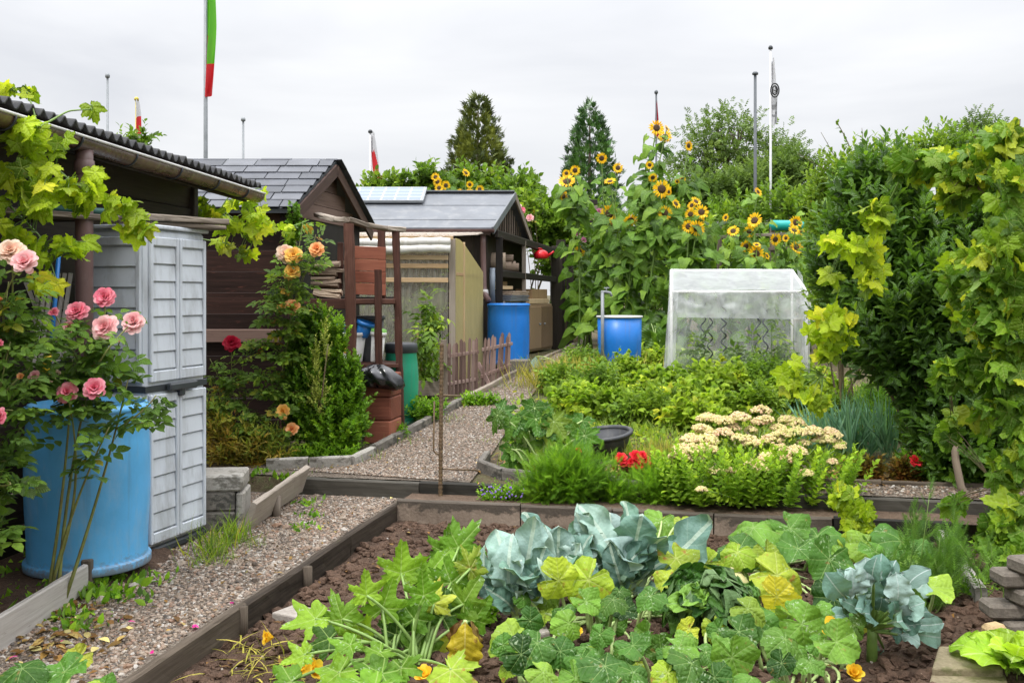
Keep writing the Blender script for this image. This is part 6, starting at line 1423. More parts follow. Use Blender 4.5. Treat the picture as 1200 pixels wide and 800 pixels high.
conifer(691, 120, 235, 32, 44, L_CON2, 'dark green narrow conifer behind the left sunflowers', 5500)
def tree(lb, px, Y, lobes, mat, T, ls, dens, k=9, name='broadleaf_tree', sl=.6, trunk=.16):
    base = onground(px, Y); t = thing(name, lb, 'tree', base); mb, lm = MB(), MB(); tot = sum(l[2] * l[3] for l in lobes)
    fork = base + V3(0, 0, 2.2); mb.tube(curve(base - Zv * .1, fork, (.1, 0, 0)), np.linspace(trunk, trunk * .75, 10), 10)
    for l in lobes:
        c, r = lobe(*l); n = max(4, int(dens * l[2] * l[3] / tot)); P, d = ell(n, c, r, .25); D = unit(d + np.array([0, 0, .7]) + rng.normal(size=(n, 3)) * .4)
        tn = np.clip(.5 + 1.4 * fbm(P[:, 0] * 1.2, P[:, 2] * 1.2 + P[:, 1]) + rng.normal(size=n) * .15, 0, 1)
        shoots(lm, P, D, sl * rng.uniform(.6, 1.3, n), k, T, ls, .9, tint=tn)
        mb.tube(curve(fork, c, rng.normal(size=3) * .2), np.linspace(trunk * .5, .02, 10), 7)
        for q in range(min(14, n)): mb.tube(curve(c - (c - fork) * .2, P[q], rng.normal(size=3) * .1, 6), np.linspace(.03, .008, 6), 5)
    mb.build('trunk', W_BARK, t); lm.build('crown', mat, t)
tree('loose grey green ash tree behind the bare dark pole', 850, 30, [(850, 165, 26, 22, 30), (822, 185, 22, 20, 30), (880, 180, 26, 22, 30.5), (905, 195, 22, 20, 30), (850, 205, 40, 20, 30), (920, 212, 20, 12, 30), (803, 208, 14, 12, 30), (875, 218, 50, 18, 30), (840, 150, 10, 10, 30), (865, 150, 9, 9, 30)], L_TREE, ASH, .36, 300, k=7, sl=.7)
tree('feathery shrub tree left of the white flagpole base', 900, 24, [(905, 225, 34, 22, 24), (870, 235, 30, 20, 24), (935, 230, 22, 26, 24), (925, 205, 14, 20, 24), (840, 240, 34, 20, 24), (805, 245, 26, 24, 24)], L_TREE, ASH, .30, 560, k=7, sl=.5, trunk=.1)
tree('distant pale tree above the right grapevine', 1145, 40, [(1142, 160, 13, 12, 40), (1160, 175, 22, 18, 40), (1125, 180, 18, 14, 40)], L_TREE, ASH, .5, 130, k=6, sl=.7)
for i, (lb, lobes, px, Y, m, dn) in enumerate((
    ('dense climber mound behind the solar panel', [(470, 224, 34, 14, 19), (440, 228, 20, 10, 19), (500, 212, 12, 14, 18.8), (520, 228, 30, 14, 19)], 480, 19, L_CREEP, 360),
    ('dense climber mound behind the right end of the felt roof', [(570, 224, 38, 18, 19.5), (606, 230, 28, 22, 19), (600, 250, 30, 24, 18.8), (545, 216, 14, 12, 19.2), (640, 250, 16, 20, 18.6)], 600, 19, L_CREEP, 520),
    ('yellow green rambler over the end of the open store', [(632, 262, 26, 22, 17.8), (660, 275, 26, 20, 17.9), (650, 300, 22, 24, 18.0), (680, 300, 24, 30, 18.2), (690, 340, 24, 44, 18), (620, 240, 12, 12, 17.8), (640, 380, 14, 30, 18.3)], 660, 18, L_TREE2, 560),
    ('tall green hedge behind the right sunflowers', [(800, 290, 50, 50, 19), (860, 275, 50, 44, 19.5), (915, 265, 40, 50, 19), (950, 290, 30, 60, 18.5), (880, 320, 70, 40, 18), (960, 250, 22, 40, 18.5), (820, 340, 60, 30, 18)], 880, 19, L_TREE2, 1100),
    ('dark hedge behind the sunflower clump', [(740, 290, 50, 40, 20.5), (700, 270, 30, 40, 20.5), (770, 300, 40, 50, 20), (720, 340, 60, 40, 20)], 740, 20.5, L_CREEP, 620),
    ('far hedge behind the laurel', [(1000, 300, 60, 60, 14), (1090, 290, 70, 70, 14), (1180, 270, 60, 80, 14), (1050, 370, 90, 40, 13.5), (1150, 370, 70, 40, 13.5)], 1090, 14, L_TREE2, 620))):
    bush('hedge', lb, 'hedge' if 'hedge' in lb else 'climber', lobes, onground(px, Y), m, OVAL_R if i < 3 else OVAL, .16 if i < 5 else .12, dn, k=10, sl=.4, up=.7, stems=14, stem_r=.025, shell=.35)
for px, y0, lb in ((345, 180, 'small leafy sprig showing above the corrugated roof ridge'),):
    bush('leafy_sprig', 'small leafy tree top showing above the corrugated roof', 'tree', [(166, 162, 14, 8, 18), (150, 168, 14, 8, 18)], onground(160, 18), L_TREE2, OVAL, .15, 40, k=7, sl=.3, stems=4, stem_r=.04)
# hollyhock and rambler blossoms
hh_ = thing('mallow', 'tall pink flowering mallow between pergola and sunflowers', 'plant', onground(690, 16.5)); sm, lm = MB(), MB()
for px, py in ((688, 266), (697, 256), (702, 248), (676, 274), (684, 282), (690, 258)):
    c = curve(onground(688 + rng.normal() * 4, 16.5), at(px, py - 6, 16.3)); sm.tube(c, np.linspace(.012, .004, 10), 6); n = 22; P = c[rng.integers(2, 10, n)] + rng.normal(size=(n, 3)) * .06
    lm.leaves(HEART_S, P, rdir(n), np.array([0, -.5, .8]) + rdir(n) * .4, .14 * rng.uniform(.6, 1.2, n))
sm.build('stems', STEM_G, hh_); lm.build('leaves', L_SUN, hh_)
for px, py in ((688, 266), (697, 256), (702, 248), (676, 274), (684, 282)): flower_rose(at(px, py, 16.2), .06, V3(rng.normal() * .3, -.9, .3), P_HOL, hh_, full=.6)
rb = thing('rambler_rose', 'pink rambler rose at the gable of the back shed', 'rose bush', onground(620, 17.5)); sm, lm = MB(), MB()
for px, py in ((608, 244), (620, 258), (626, 250)): sm.tube(curve(onground(622, 17.5), at(px, py, 17.4), (.1, 0, 0)), np.linspace(.012, .004, 10), 6)
n = 60; lm.leaves(ROSEL, at(617, 256, 17.45) + rng.normal(size=(n, 3)) * np.array([.14, .06, .14]), rdir(n), np.array([0, -.4, .8]) + rdir(n) * .3, .16); sm.build('stems', STEM_B, rb); lm.build('leaves', L_ROSE_LT, rb)
for px, py, m in ((607, 243, P_LPINK), (611, 247, P_PINK), (621, 256, P_LPINK)): flower_rose(at(px, py, 17.2), .07, V3(0, -.9, .4), m, rb, full=.8)

# ================================================================== sunflowers
def sunhead(p, r, axis, parent, rays=True):
    axis = unit(np.asarray(axis, float)); mb = MB()
    mb.lathe([(0, .10 * r), (.16 * r, .11 * r), (.34 * r, .085 * r), (.44 * r, .02 * r), (.46 * r, -.06 * r), (.3 * r, -.14 * r), (0, -.16 * r)], p, 20, axis=axis)
    hd = mb.build('flower_head', DISC, parent); a, b = perp(axis[None]); a, b = a[0], b[0]; mb = MB()
    for ly, (n, g0, sz, off) in enumerate(((17, 1.42, .64, 0), (15, 1.22, .58, .02))):
        az = 2 * pi * np.arange(n) / n + ly * .2 + rng.normal(size=n) * .05; rad = np.cos(az)[:, None] * a + np.sin(az)[:, None] * b; g = (g0 + rng.normal(size=n) * .14)[:, None]
        D = axis * np.cos(g) + rad * np.sin(g); N = axis * np.sin(g) - rad * np.cos(g)
        mb.leaves(RAY, p + rad * r * .40 + axis * off * r, D, N, r * sz * rng.uniform(.9, 1.12, n), rng.random(n), smooth=True)
    mb.build('petals', P_SUN, hd)
def sunflower(lb, pxb, Y, heads, nleaf=58, ls=.275, low=.12, group='sunflowers behind the vegetable beds', wid=.16):
    """heads: (px, py, r px, yaw, pitch)"""
    base = onground(pxb, Y); t = thing('sunflower_plant', lb, 'sunflower', base, group); sm, lm = MB(), MB()
    for i, hd in enumerate(heads):
        px, py, rp = hd[:3]; yaw = hd[3] if len(hd) > 3 else rng.normal() * .35; pit = hd[4] if len(hd) > 4 else .12 + rng.normal() * .18
        Yh = Y - .15 + .3 * rng.random(); p = at(px, py, Yh); r = rp / F * Yh
        ax = unit(V3(sin(yaw) * cos(pit), -cos(yaw) * cos(pit), sin(pit)))
        if i == 0: c = curve(base, p - ax * r * .15 - Zv * r * .2, (rng.normal() * .06, 0, 0), 16); sm.tube(np.vstack([c, (p - ax * r * .12)[None]]), np.concatenate([np.linspace(.02, .010, 16), [.009]]), 8); main = c
        else:
            j = int(7 + 6 * rng.random()); c = curve(main[j], p - ax * r * .15 - Zv * r * .15, (0, 0, -.08), 10); sm.tube(np.vstack([c, (p - ax * r * .12)[None]]), np.concatenate([np.linspace(.012, .007, 10), [.007]]), 7)
        sunhead(p, r, ax, t)
        m = nleaf if i == 0 else nleaf // 4
        tt = low + (.97 - low) * rng.random(m); tt = tt if i == 0 else .1 + .8 * rng.random(m); nn = len(c)
        P = np.stack([np.interp(tt * (nn - 1), range(nn), c[:, k]) for k in range(3)], 1); az = rng.random(m) * 6.28; L = wid * rng.uniform(.5, 1.7, m)
        Q = P + np.stack([np.cos(az) * L, np.sin(az) * L * .8, .25 * L], 1)
        for p0, q0 in zip(P, Q): sm.tube(curve(p0, q0, (0, 0, .02), 5), [.006, .005, .004, .004, .003], 5)
        D = np.stack([np.cos(az), np.sin(az), rng.uniform(-1.2, .0, m)], 1); N = np.array([0, -.55, .8]) + rng.normal(size=(m, 3)) * .35
        S = ls * rng.uniform(.55, 1.2, m) * (1.15 - .5 * tt); tn = np.clip(rng.normal(.5, .28, m), 0, 1); pk = rng.integers(0, 3, m)
        for q in range(3): w_ = pk == q; lm.leaves(HEART[q], Q[w_], D[w_], N[w_], S[w_], tn[w_])
    sm.build('stem', STEM_G, t); lm.build('leaves', L_SUN, t); return t
def c7(x, y, r, *k): return (600 + x / 2.667, 120 + y / 2.667, r / 2.667 * 1.3, *k)
def c6(x, y, r, *k): return (400 + x / 2.857, 200 + y / 2.857, r / 2.857 * 1.2, *k)
sunflower('sunflower with three wide blooms left of the clump centre', 700, 15.2, [c7(304, 348, 23, .05, .05), c7(280, 175, 14), c7(331, 205, 13)], 54)
sunflower('outermost left sunflower of the big clump leaning towards the pergola', 678, 15.6, [c7(197, 213, 13), c7(172, 247, 22, -.2, .7), c7(170, 222, 10), c7(162, 295, 14, -.9, .2)], 50)
sunflower('short sunflower with one small bloom beside the blackened posts', 682, 15.8, [c7(211, 466, 14)], 40)
sunflower('tallest sunflower with two blooms at its very top below the dark red flag', 740, 15.3, [c7(452, 80, 19, .1, .1), c7(478, 108, 17), c7(484, 82, 10, .9, .5), c7(430, 196, 10)], 74)
sunflower('sunflower with two large blooms in the middle of the clump', 748, 14.9, [c7(468, 271, 23, .1, 0), c7(478, 346, 19, .2, 0), c7(490, 280, 10, .7), c7(512, 317, 14, .6, .5)], 60)
sunflower('sunflower whose small blooms reach out to the right below the ash tree', 775, 15.4, [c7(552, 136, 13, .6), c7(532, 241, 9), c7(516, 248, 7), c7(544, 276, 8)], 44)
sunflower('sunflower with a dense bunch of yellow blooms above the film greenhouse', 798, 15.0, [c7(592, 343, 18), c7(558, 350, 15, -.5), c7(575, 310, 14, .5, .6), c7(590, 370, 10), c7(562, 322, 12, -.7, .3)], 46)
sunflower('sunflower with two touching blooms close above the film greenhouse', 803, 14.6, [c7(552, 388, 17, -.15, .05), c7(578, 393, 20, .15, .05)], 40)
sunflower('sunflower with drooping half closed heads in the left of the clump', 722, 15.0, [c7(370, 368, 18, .2, -.75), c7(306, 247, 15, -.4, .95), c7(440, 235, 12, .2, -.5)], 60)
for pxb, Y, heads, lb in ((850, 15.6, [c7(691, 402, 15, -.4), c7(741, 404, 15, .3)], 'right hand sunflower with two blooms side by side left of the white flagpole'), (842, 16.2, [c7(769, 280, 12, .7, .4), c7(668, 360, 10, -.9, .2)], 'sunflower with one small bloom high in front of the hedge'), (880, 15.4, [c7(758, 369, 20), c7(731, 450, 16)], 'sunflower with a large bloom beside the white flagpole foot'), (893, 15.0, [c7(763, 473, 20, 0, 0), c7(797, 480, 10, .8), c7(765, 445, 10, 0, .9)], 'low sunflower right above the film greenhouse roof'), (912, 15.3, [c7(823, 428, 16, .3), c7(856, 424, 10)], 'sunflower below the teal roll'), (932, 15.4, [c7(889, 453, 17, .1), c7(887, 375, 17), c7(882, 400, 15, .2, .7), c7(905, 405, 8)], 'sunflower with stacked blooms right of the teal roll'), (950, 16.0, [c7(935, 317, 12)], 'single dark centred sunflower at the edge of the privet bush')):
    sunflower(lb, pxb, Y, heads, 40, .24)
sunflower('sunflower with three clustered blooms behind the felt roof, left of the pair', 520, 18.3, [c6(322, 38, 14), c6(315, 22, 13), c6(327, 58, 13)], 34, low=.6)
sunflower('sunflower with a side turned bloom behind the felt roof', 522, 18.4, [c6(350, 50, 14, .5), c6(345, 45, 9, .8)], 24, low=.6)
sunflower('sunflower with blooms half hidden by the ridge of the felt roof', 552, 18.2, [c6(463, 63, 13, .4), c6(430, 47, 11), c6(430, 72, 11)], 30, low=.6)
sunflower('sunflower with a bright yellow bloom held highest behind the felt roof', 545, 18.6, [c6(417, 8, 13, .7, .5), c6(397, 75, 12)], 30, low=.6)

# ================================================================== plot plants
bl_ = 'bushy bean plant in the dense bean patch in front of the film greenhouse'
def clump(name, lb, cat, px, py, rx, ry, mat, T, ls, n, k=8, sl=.2, up=1.0, group=None, stems=8, stemmat=STEM_G, ang=.9, Y=None, droop=0, stem_r=.005, shell=.3, kind=None):
    g = gp(px, py + ry) if Y is None else onground(px, Y)
    return bush(name, lb, cat, [(px, py, rx, ry, g[1] - .0)], (g[0], g[1], g[2]), mat, T, ls, n, k=k, sl=sl, up=up, group=group, stems=stems, stemmat=stemmat, ang=ang, droop=droop, stem_r=stem_r, shell=shell)
BP = [(655, 445, 18, 16), (678, 430, 20, 14), (698, 450, 28, 22), (735, 440, 30, 22), (770, 455, 30, 22), (700, 475, 34, 20), (745, 478, 32, 20), (790, 470, 30, 22), (825, 455, 30, 24), (860, 450, 30, 24), (895, 450, 28, 24), (930, 460, 26, 22), (810, 490, 26, 16), (850, 480, 28, 18), (890, 478, 26, 18), (672, 470, 22, 18), (780, 425, 26, 16), (830, 428, 28, 16), (880, 430, 30, 18), (735, 415, 26, 14), (930, 440, 26, 20), (965, 465, 26, 18), (1000, 480, 24, 16), (690, 425, 20, 12)]
for i, (px, py, rx, ry) in enumerate(BP):
    if i % 4 == 2 or i in (0, 1, 23): clump('leafy_vegetable', 'mid green vegetable plant with compound leaves growing among the beans', 'vegetable plant', px, py + 3, rx, ry - 3, L_TREE2, TOM, .2, 46, k=6, sl=.18, group='compound leaved plants among the beans', stems=6, up=.9); continue
    clump('bean_plant', bl_, 'bean plant', px, py + 3, rx, ry - 4, L_BEAN, TRIF, .15, 56, k=7, sl=.2, group='bean plants in the patch before the film greenhouse', stems=9, up=.9)
for px, py, rx, ry, lb in ((700, 440, 60, 14, 'dry yellow grass stalks between the far bean plants'), (780, 535, 30, 12, 'thin pale grass in front of the stonecrop'), (660, 445, 40, 10, 'yellowing grass beside the upper path')):
    g = gp(px, py + ry); mb = MB(); n = 700; P = g + rng.normal(size=(n, 3)) * np.array([rx / F * g[1] * .6, .18, 0]); P[:, 2] = [G(a, b) for a, b, _ in P]
    mb.leaves(BLADE_U, P, rng.normal(size=(n, 3)) * .35 + np.array([0, 0, 1]), rdir(n), (.38 if py < 500 else .2) * rng.uniform(.5, 1.2, n)); tag(mb.build('dry_grass', L_STRAW), lb, None, None, 'stuff')
# tomatoes in the film greenhouse
for px, Y in ((822, 11.0), (840, 11.2), (866, 11.1), (888, 11.0), (905, 11.1), (925, 11.2)):
    tall = 1.1 if px == 905 else rng.uniform(.4, .6); g = onground(px, Y); t = thing('tomato_plant', 'tall thin tomato plant climbing the right spirals in the film greenhouse' if tall > 1 else 'low tomato plant inside the film greenhouse', 'tomato plant', g, None if tall > 1 else 'low tomato plants in the film greenhouse'); sm, lm = MB(), MB(); c = curve(g, g + V3(rng.normal() * .05, 0, tall), n=10); sm.tube(c, np.linspace(.01, .004, 10), 6); n = 34
    P = c[rng.integers(1, 10, n)]; lm.leaves(TOM, P, rdir(n) + np.array([0, 0, .2]), np.array([0, 0, 1]) + rdir(n) * .4, .24 * rng.uniform(.6, 1.2, n)); sm.build('stem', STEM_G, t); lm.build('leaves', L_TREE2, t)
for px, Y, hgt, lb in ((495, 11.2, .95, 'tomato plant with a cane beside the greenhouse post, left one'), (512, 11.3, 1.05, 'tomato plant in front of the greenhouse wall, right beside the fence post'), (503, 11.0, .75, 'short tomato plant between its two taller neighbours')):
    g = onground(px, Y); t = thing('tomato_plant', lb, 'tomato plant', g); sm, lm = MB(), MB(); c = curve(g, g + V3(rng.normal() * .05, 0, hgt), n=10); sm.tube(c, np.linspace(.012, .004, 10), 6); n = 60
    P = c[rng.integers(1, 10, n)] + rng.normal(size=(n, 3)) * .05; lm.leaves(TOM, P, rdir(n), np.array([0, 0, 1]) + rdir(n) * .4, .26 * rng.uniform(.6, 1.2, n)); sm.build('stem', STEM_G, t); lm.build('leaves', L_TREE2, t)
for px, Y, hgt in ((440, 12.7, 1.2), (475, 12.8, 1.0), (505, 12.6, 1.3)):
    g = onground(px, Y); t = thing('tomato_plant', 'tomato plant seen blurred through the clear greenhouse front', 'tomato plant', g, 'tomato plants inside the lean-to greenhouse'); sm, lm = MB(), MB(); c = curve(g, g + V3(0, 0, hgt), n=10); sm.tube(c, np.linspace(.012, .004, 10), 6); n = 60
    P = c[rng.integers(1, 10, n)] + rng.normal(size=(n, 3)) * .08; lm.leaves(TOM, P, rdir(n), np.array([0, 0, 1]) + rdir(n) * .4, .28 * rng.uniform(.6, 1.2, n)); sm.build('stem', STEM_G, t); lm.build('leaves', L_TREE2, t)
mb = MB(); mb.tube([onground(497, 11.1), at(489, 388, 11.1)], .012, 8); one(mb, 'bamboo_cane', W_FRESH, onground(497, 11.1), 'bamboo cane among the tomato plants by the greenhouse', 'cane')
for px, py, rx, ry, lb in ((500, 482, 24, 14, 'low dense green edging plant behind the kerb, left of the picket fence'), (455, 508, 20, 7, 'low weeds at the foot of the red crate'), (380, 532, 40, 8, 'low weeds at the foot of the box shrub'), (560, 470, 26, 6, 'low weeds at the foot of the picket fence'), (607, 430, 12, 4, 'small green plants on the blocks below the deep blue barrel')):
    clump('low_weeds', lb, 'weeds', px, py, rx, ry, L_HERB, OVAL_S, .06, 110, k=7, sl=.1, stems=0)
# ground cover of the plot
mb = MB(); n = 2600; P = np.array([gp(px, py) for px, py in zip(rng.uniform(600, 1010, n), 500 + rng.normal(size=n) * 26)]); P = P[S_(P[:, 0], P[:, 1]) > 7.75]; n = len(P)
mb.leaves(OVAL, P + np.array([0, 0, .01]), rdir(n) + np.array([0, 0, .7]), rdir(n) + np.array([0, -.3, .8]), .075 * rng.uniform(.5, 1.4, n)); mb.leaves(BLADE, P + rng.normal(size=(n, 3)) * np.array([.1, .1, 0]), rng.normal(size=(n, 3)) * .5 + np.array([0, 0, 1]), rdir(n), .14 * rng.uniform(.5, 1.3, n))
tag(mb.build('weeds', L_BEAN), 'light green weeds and seedlings covering the plot soil between the rows', None, None, 'stuff')
# courgette beside the path
def petiole_leaves(name, lb, cat, base, items, mats, T, group=None, pet=.008, petmat=None, hz=None, face=(-.05, -.6, .75)):
    """items: (px, py, Y or None, size m, matidx, tint); leaf blade centred near the pixel"""
    base = np.array(base, float); t = thing(name, lb, cat, base, group); sm = MB(); lm = [MB() for _ in mats]
    for it in items:
        px, py, Y, sz, mi, face_ = it[:6]
        p = at(px, py, Y); f = unit(np.array(face_ if face_ is not None else face) + rng.normal(size=3) * .22)
        d = rdir(1)[0]; d = unit(np.array([rng.normal() * .7, -.6, -.5])) if face_ is None else unit(np.array([rng.normal() * .4, -.2, -.8]))
        if len(it) > 6: d = unit(np.array(it[6], float))
        q = p - d * sz * .12; Tm = T[rng.integers(0, len(T))]
        lm[mi].leaves(Tm, q[None], d[None], f[None], [sz], [rng.random()])
        b1 = base + rng.normal(size=3) * np.array([.04, .04, 0])
        if len(it) > 7 and it[7] is not None: b1 = np.array(it[7])
        sm.tube(curve(b1, q, (0, 0, .06), 9), np.linspace(pet * 1.2, pet * .75, 9), 8)
    sm.build('petioles', petmat or STEM_P, t)
    for b, m in zip(lm, mats):
        if b.n: b.build('leaves' if m is mats[0] else 'yellowing_leaves', m, t)
    return t
base = gp(630, 555); it = []
for k in range(46):
    px, py = 634 + rng.normal() * 24, 512 + rng.normal() * 17; it.append((px, py, base[1] - .1 + rng.random() * .3, rng.uniform(.17, .28), 0 if rng.random() < .85 else 1, (rng.normal() * .3, -.7, .6)))
petiole_leaves('courgette_plant', 'blue green courgette plant at the rounded corner of the mulch bed', 'courgette', base, it, [L_SQ, L_SQ_Y], ZUC)
base = gp(690, 530); it = [(664 + rng.normal() * 11, 520 + rng.normal() * 9, base[1] + rng.random() * .1, rng.uniform(.12, .2), 1 if rng.random() < .5 else 0, (rng.normal() * .3, -.6, .7)) for k in range(14)]
petiole_leaves('courgette_plant', 'small yellowing courgette plant left of the bowl planter', 'courgette', base, it, [L_ZUC, L_SQ_Y], ZUC)
base = gp(768, 420); it = [(768 + rng.normal() * 16, 395 + rng.normal() * 10, base[1] + rng.random() * .3, rng.uniform(.26, .4), 0, (rng.normal() * .4, -.6, .5)) for k in range(16)]
petiole_leaves('rhubarb', 'dark big leaved rhubarb right of the blue tub', 'rhubarb', base, it, [L_LAUREL], SQUASH)
base = gp(668, 436); it = [(668 + rng.normal() * 16, 424 + rng.normal() * 5, base[1] + rng.random() * .3, rng.uniform(.16, .26), 0, (rng.normal() * .4, -.5, .7)) for k in range(14)]
petiole_leaves('brassica_row', 'blue green young brassica plants at the far path edge', 'brassica', base, it, [L_CAUL], [OVAL_R])
# herbs, flowers
for px, py, rx, ry, lb, n in ((668, 562, 42, 26, 'feathery green herb mound below the courgette', 420), (640, 575, 26, 14, 'low feathery herb at the left foot of the bigger herb mound', 160), (778, 576, 36, 24, 'feathery green herb mound left of the stonecrop', 320), (720, 580, 26, 12, 'low feathery herb between the two herb mounds', 150)):
    clump('herb_mound', lb, 'herb', px, py, rx, ry, L_HERB, FERN, .12, n, k=5, sl=.16, up=1.0, Y=6.85, stems=10, shell=.2)
t = clump('bellflower_patch', 'low patch of lilac flowers on the bed edging slab', 'flowers', 590, 581, 28, 9, L_HERB, OVAL_S, .035, 160, k=6, sl=.1, Y=6.88, stems=0)
for i in range(34): p = at(562 + 54 * rng.random(), 571 + 15 * rng.random(), 6.8); flower_rose(p, .026, V3(rng.normal() * .3, -.6, .7), P_LIL, t, full=.2)
t = clump('begonia', 'red flowering begonia with bronze leaves right of the bowl planter', 'begonia', 746, 551, 22, 10, L_RED, OVAL_S, .06, 120, k=6, sl=.08, stems=6)
for px, py, r_ in ((728, 538, 8), (745, 537, 9), (755, 540, 8), (749, 546, 8), (740, 543, 7), (762, 545, 7), (731, 543, 6), (753, 534, 6)): flower_rose(at(px, py, gp(746, 561)[1] - .16), rpx(r_, 7), V3(rng.normal() * .3, -.7, .6), P_BEG, t, full=.8)
t = clump('begonia', 'small red begonia beside the yellowing courgette', 'begonia', 682, 530, 10, 6, L_RED, OVAL_S, .05, 40, k=6, sl=.06, stems=3)
for px, py in ((679, 526), (686, 527)): flower_rose(at(px, py, gp(682, 536)[1] - .1), rpx(6, 7.4), V3(0, -.7, .6), P_BEG, t, full=.8)
clump('begonia', 'bronze leaved begonia beyond the gravel strip right of the stonecrop', 'begonia', 1015, 553, 18, 12, L_RED, OVAL_S, .06, 130, k=7, sl=.09)
t = clump('begonia', 'bronze leaved begonia with one red bloom beyond the gravel strip', 'begonia', 1062, 552, 18, 12, L_RED, OVAL_S, .06, 130, k=7, sl=.09)
flower_rose(at(1073, 541, gp(1062, 564)[1] - .05), .05, V3(0, -.7, .6), P_BEG, t, full=.8)
clump('low_weeds', 'light green low plant between the bronze begonias and the laurel', 'weeds', 1088, 545, 26, 18, L_HERB, OVAL_S, .06, 200, k=7, sl=.12, stems=6)
clump('low_weeds', 'light green ground plants behind the leeks', 'weeds', 1070, 495, 34, 20, L_HERB, OVAL_S, .07, 220, k=7, sl=.16, stems=6)
bush('rosemary', 'dense needle leaved bush beside the leeks under the laurel', 'shrub', [(1050, 490, 34, 34, 8.6), (1030, 470, 22, 24, 8.7)], onground(1050, 8.6), L_HERB, LANCE, .05, 420, k=16, sl=.2, up=1.3, stems=14)
g = gp(990, 540); lk = [(945, 1000, 60), (985, 1050, 70)]
for x0, x1, n in lk:
    for q in range(7):
        px = x0 + (x1 - x0) * (q + .5) / 7 + rng.normal() * 2; b = gp(px, 533 + rng.normal() * 3); mb = MB(); n_ = 9; D = np.array([0, 0, 1.]) + rng.normal(size=(n_, 3)) * np.array([.2, .2, .05])
        mb.leaves(BLADE_U, b + rng.normal(size=(n_, 3)) * np.array([.02, .02, 0]), D, rdir(n_), .5 * rng.uniform(.7, 1.15, n_)); mb.leaves(BLADE, b + rng.normal(size=(n_, 3)) * np.array([.02, .02, 0]), D + rng.normal(size=(n_, 3)) * .2, np.array([0, -1, .3]) + rdir(n_) * .6, .48 * rng.uniform(.7, 1.1, n_))
        one(mb, 'leek', L_ONION, b, 'blue green leek standing in the row right of the stonecrop', 'leek', 'leeks in the row behind the stonecrop')
# stonecrop
SH = [(172, 478), (222, 487), (268, 475), (330, 455), (330, 487), (125, 540), (165, 513), (220, 520), (172, 543), (98, 567), (125, 570), (90, 588), (130, 593), (170, 568), (265, 537), (295, 548), (365, 540), (395, 523), (430, 492), (435, 518), (480, 518), (530, 525), (512, 540), (385, 565), (432, 575), (350, 592), (310, 612), (400, 597), (330, 625), (195, 632), (238, 630), (155, 685), (560, 560), (540, 605), (455, 548), (460, 638), (405, 482), (300, 510), (250, 505), (200, 480), (150, 505), (345, 480), (380, 505), (555, 550)]
base = V3(1.62, 6.68, .05); st = thing('stonecrop', 'large stonecrop with many flat cream pink flower heads', 'stonecrop', base); sm, lm = MB(), MB()
for k, (x, y) in enumerate(SH):
    px, py = 760 + x / 2.5, 300 + y / 2.5; f = np.clip((py - 480) / 95, 0, 1); Yh = 7.15 - .75 * f + rng.normal() * .03; p = at(px, py, Yh)
    b0 = base + V3((px - 885) / 1000 * .9, .05 - .2 * f + rng.normal() * .04, 0); c = curve(b0, p, (0, 0, .02), 12); sm.tube(c, np.linspace(.006, .004, 12), 6)
    shoots(lm, c[[1]], unit(c[-1] - c[1])[None], np.linalg.norm(c[-1] - c[1]) * .95, 26, OVAL_R, .06, 1.0, t0=.05, taper=.3)
    r = rpx(12.6 * (1 if k < 29 else .7) * rng.uniform(.8, 1.15), Yh); n = 150; q = np.sqrt(rng.random(n)); az = rng.random(n) * 6.28; zz = .5 * r * (1 - q ** 2) + .05 * r * rng.normal(size=n)
    hm = MB(); P = p + np.stack([q * r * np.cos(az), q * r * np.sin(az), zz], 1); hm.leaves(PEB[0], P, rdir(n), rdir(n), r * .2 * rng.uniform(.6, 1.2, n), np.clip(rng.normal(.35 + .3 * rng.random(), .2, n), 0, 1), smooth=False)
    for a_ in np.arange(0, 6.28, .7): sm.tube([p - Zv * r * .5, p + V3(cos(a_) * r * .6, sin(a_) * r * .6, 0)], .0022, 5)
    hm.build('flower_head', P_SED, st)
n = 150; B = base + np.stack([rng.uniform(-.55, .6, n), rng.uniform(-.2, .25, n), np.zeros(n)], 1); D = np.stack([(B[:, 0] - base[0]) * .7, (B[:, 1] - base[1] - .1) * 1.2, np.full(n, 1.)], 1); shoots(lm, B, D, rng.uniform(.25, .42, n), 26, OVAL_R, .06, 1.0, t0=.05)
sm.build('stems', STEM_G, st); lm.build('leaves', L_SEDUM, st)

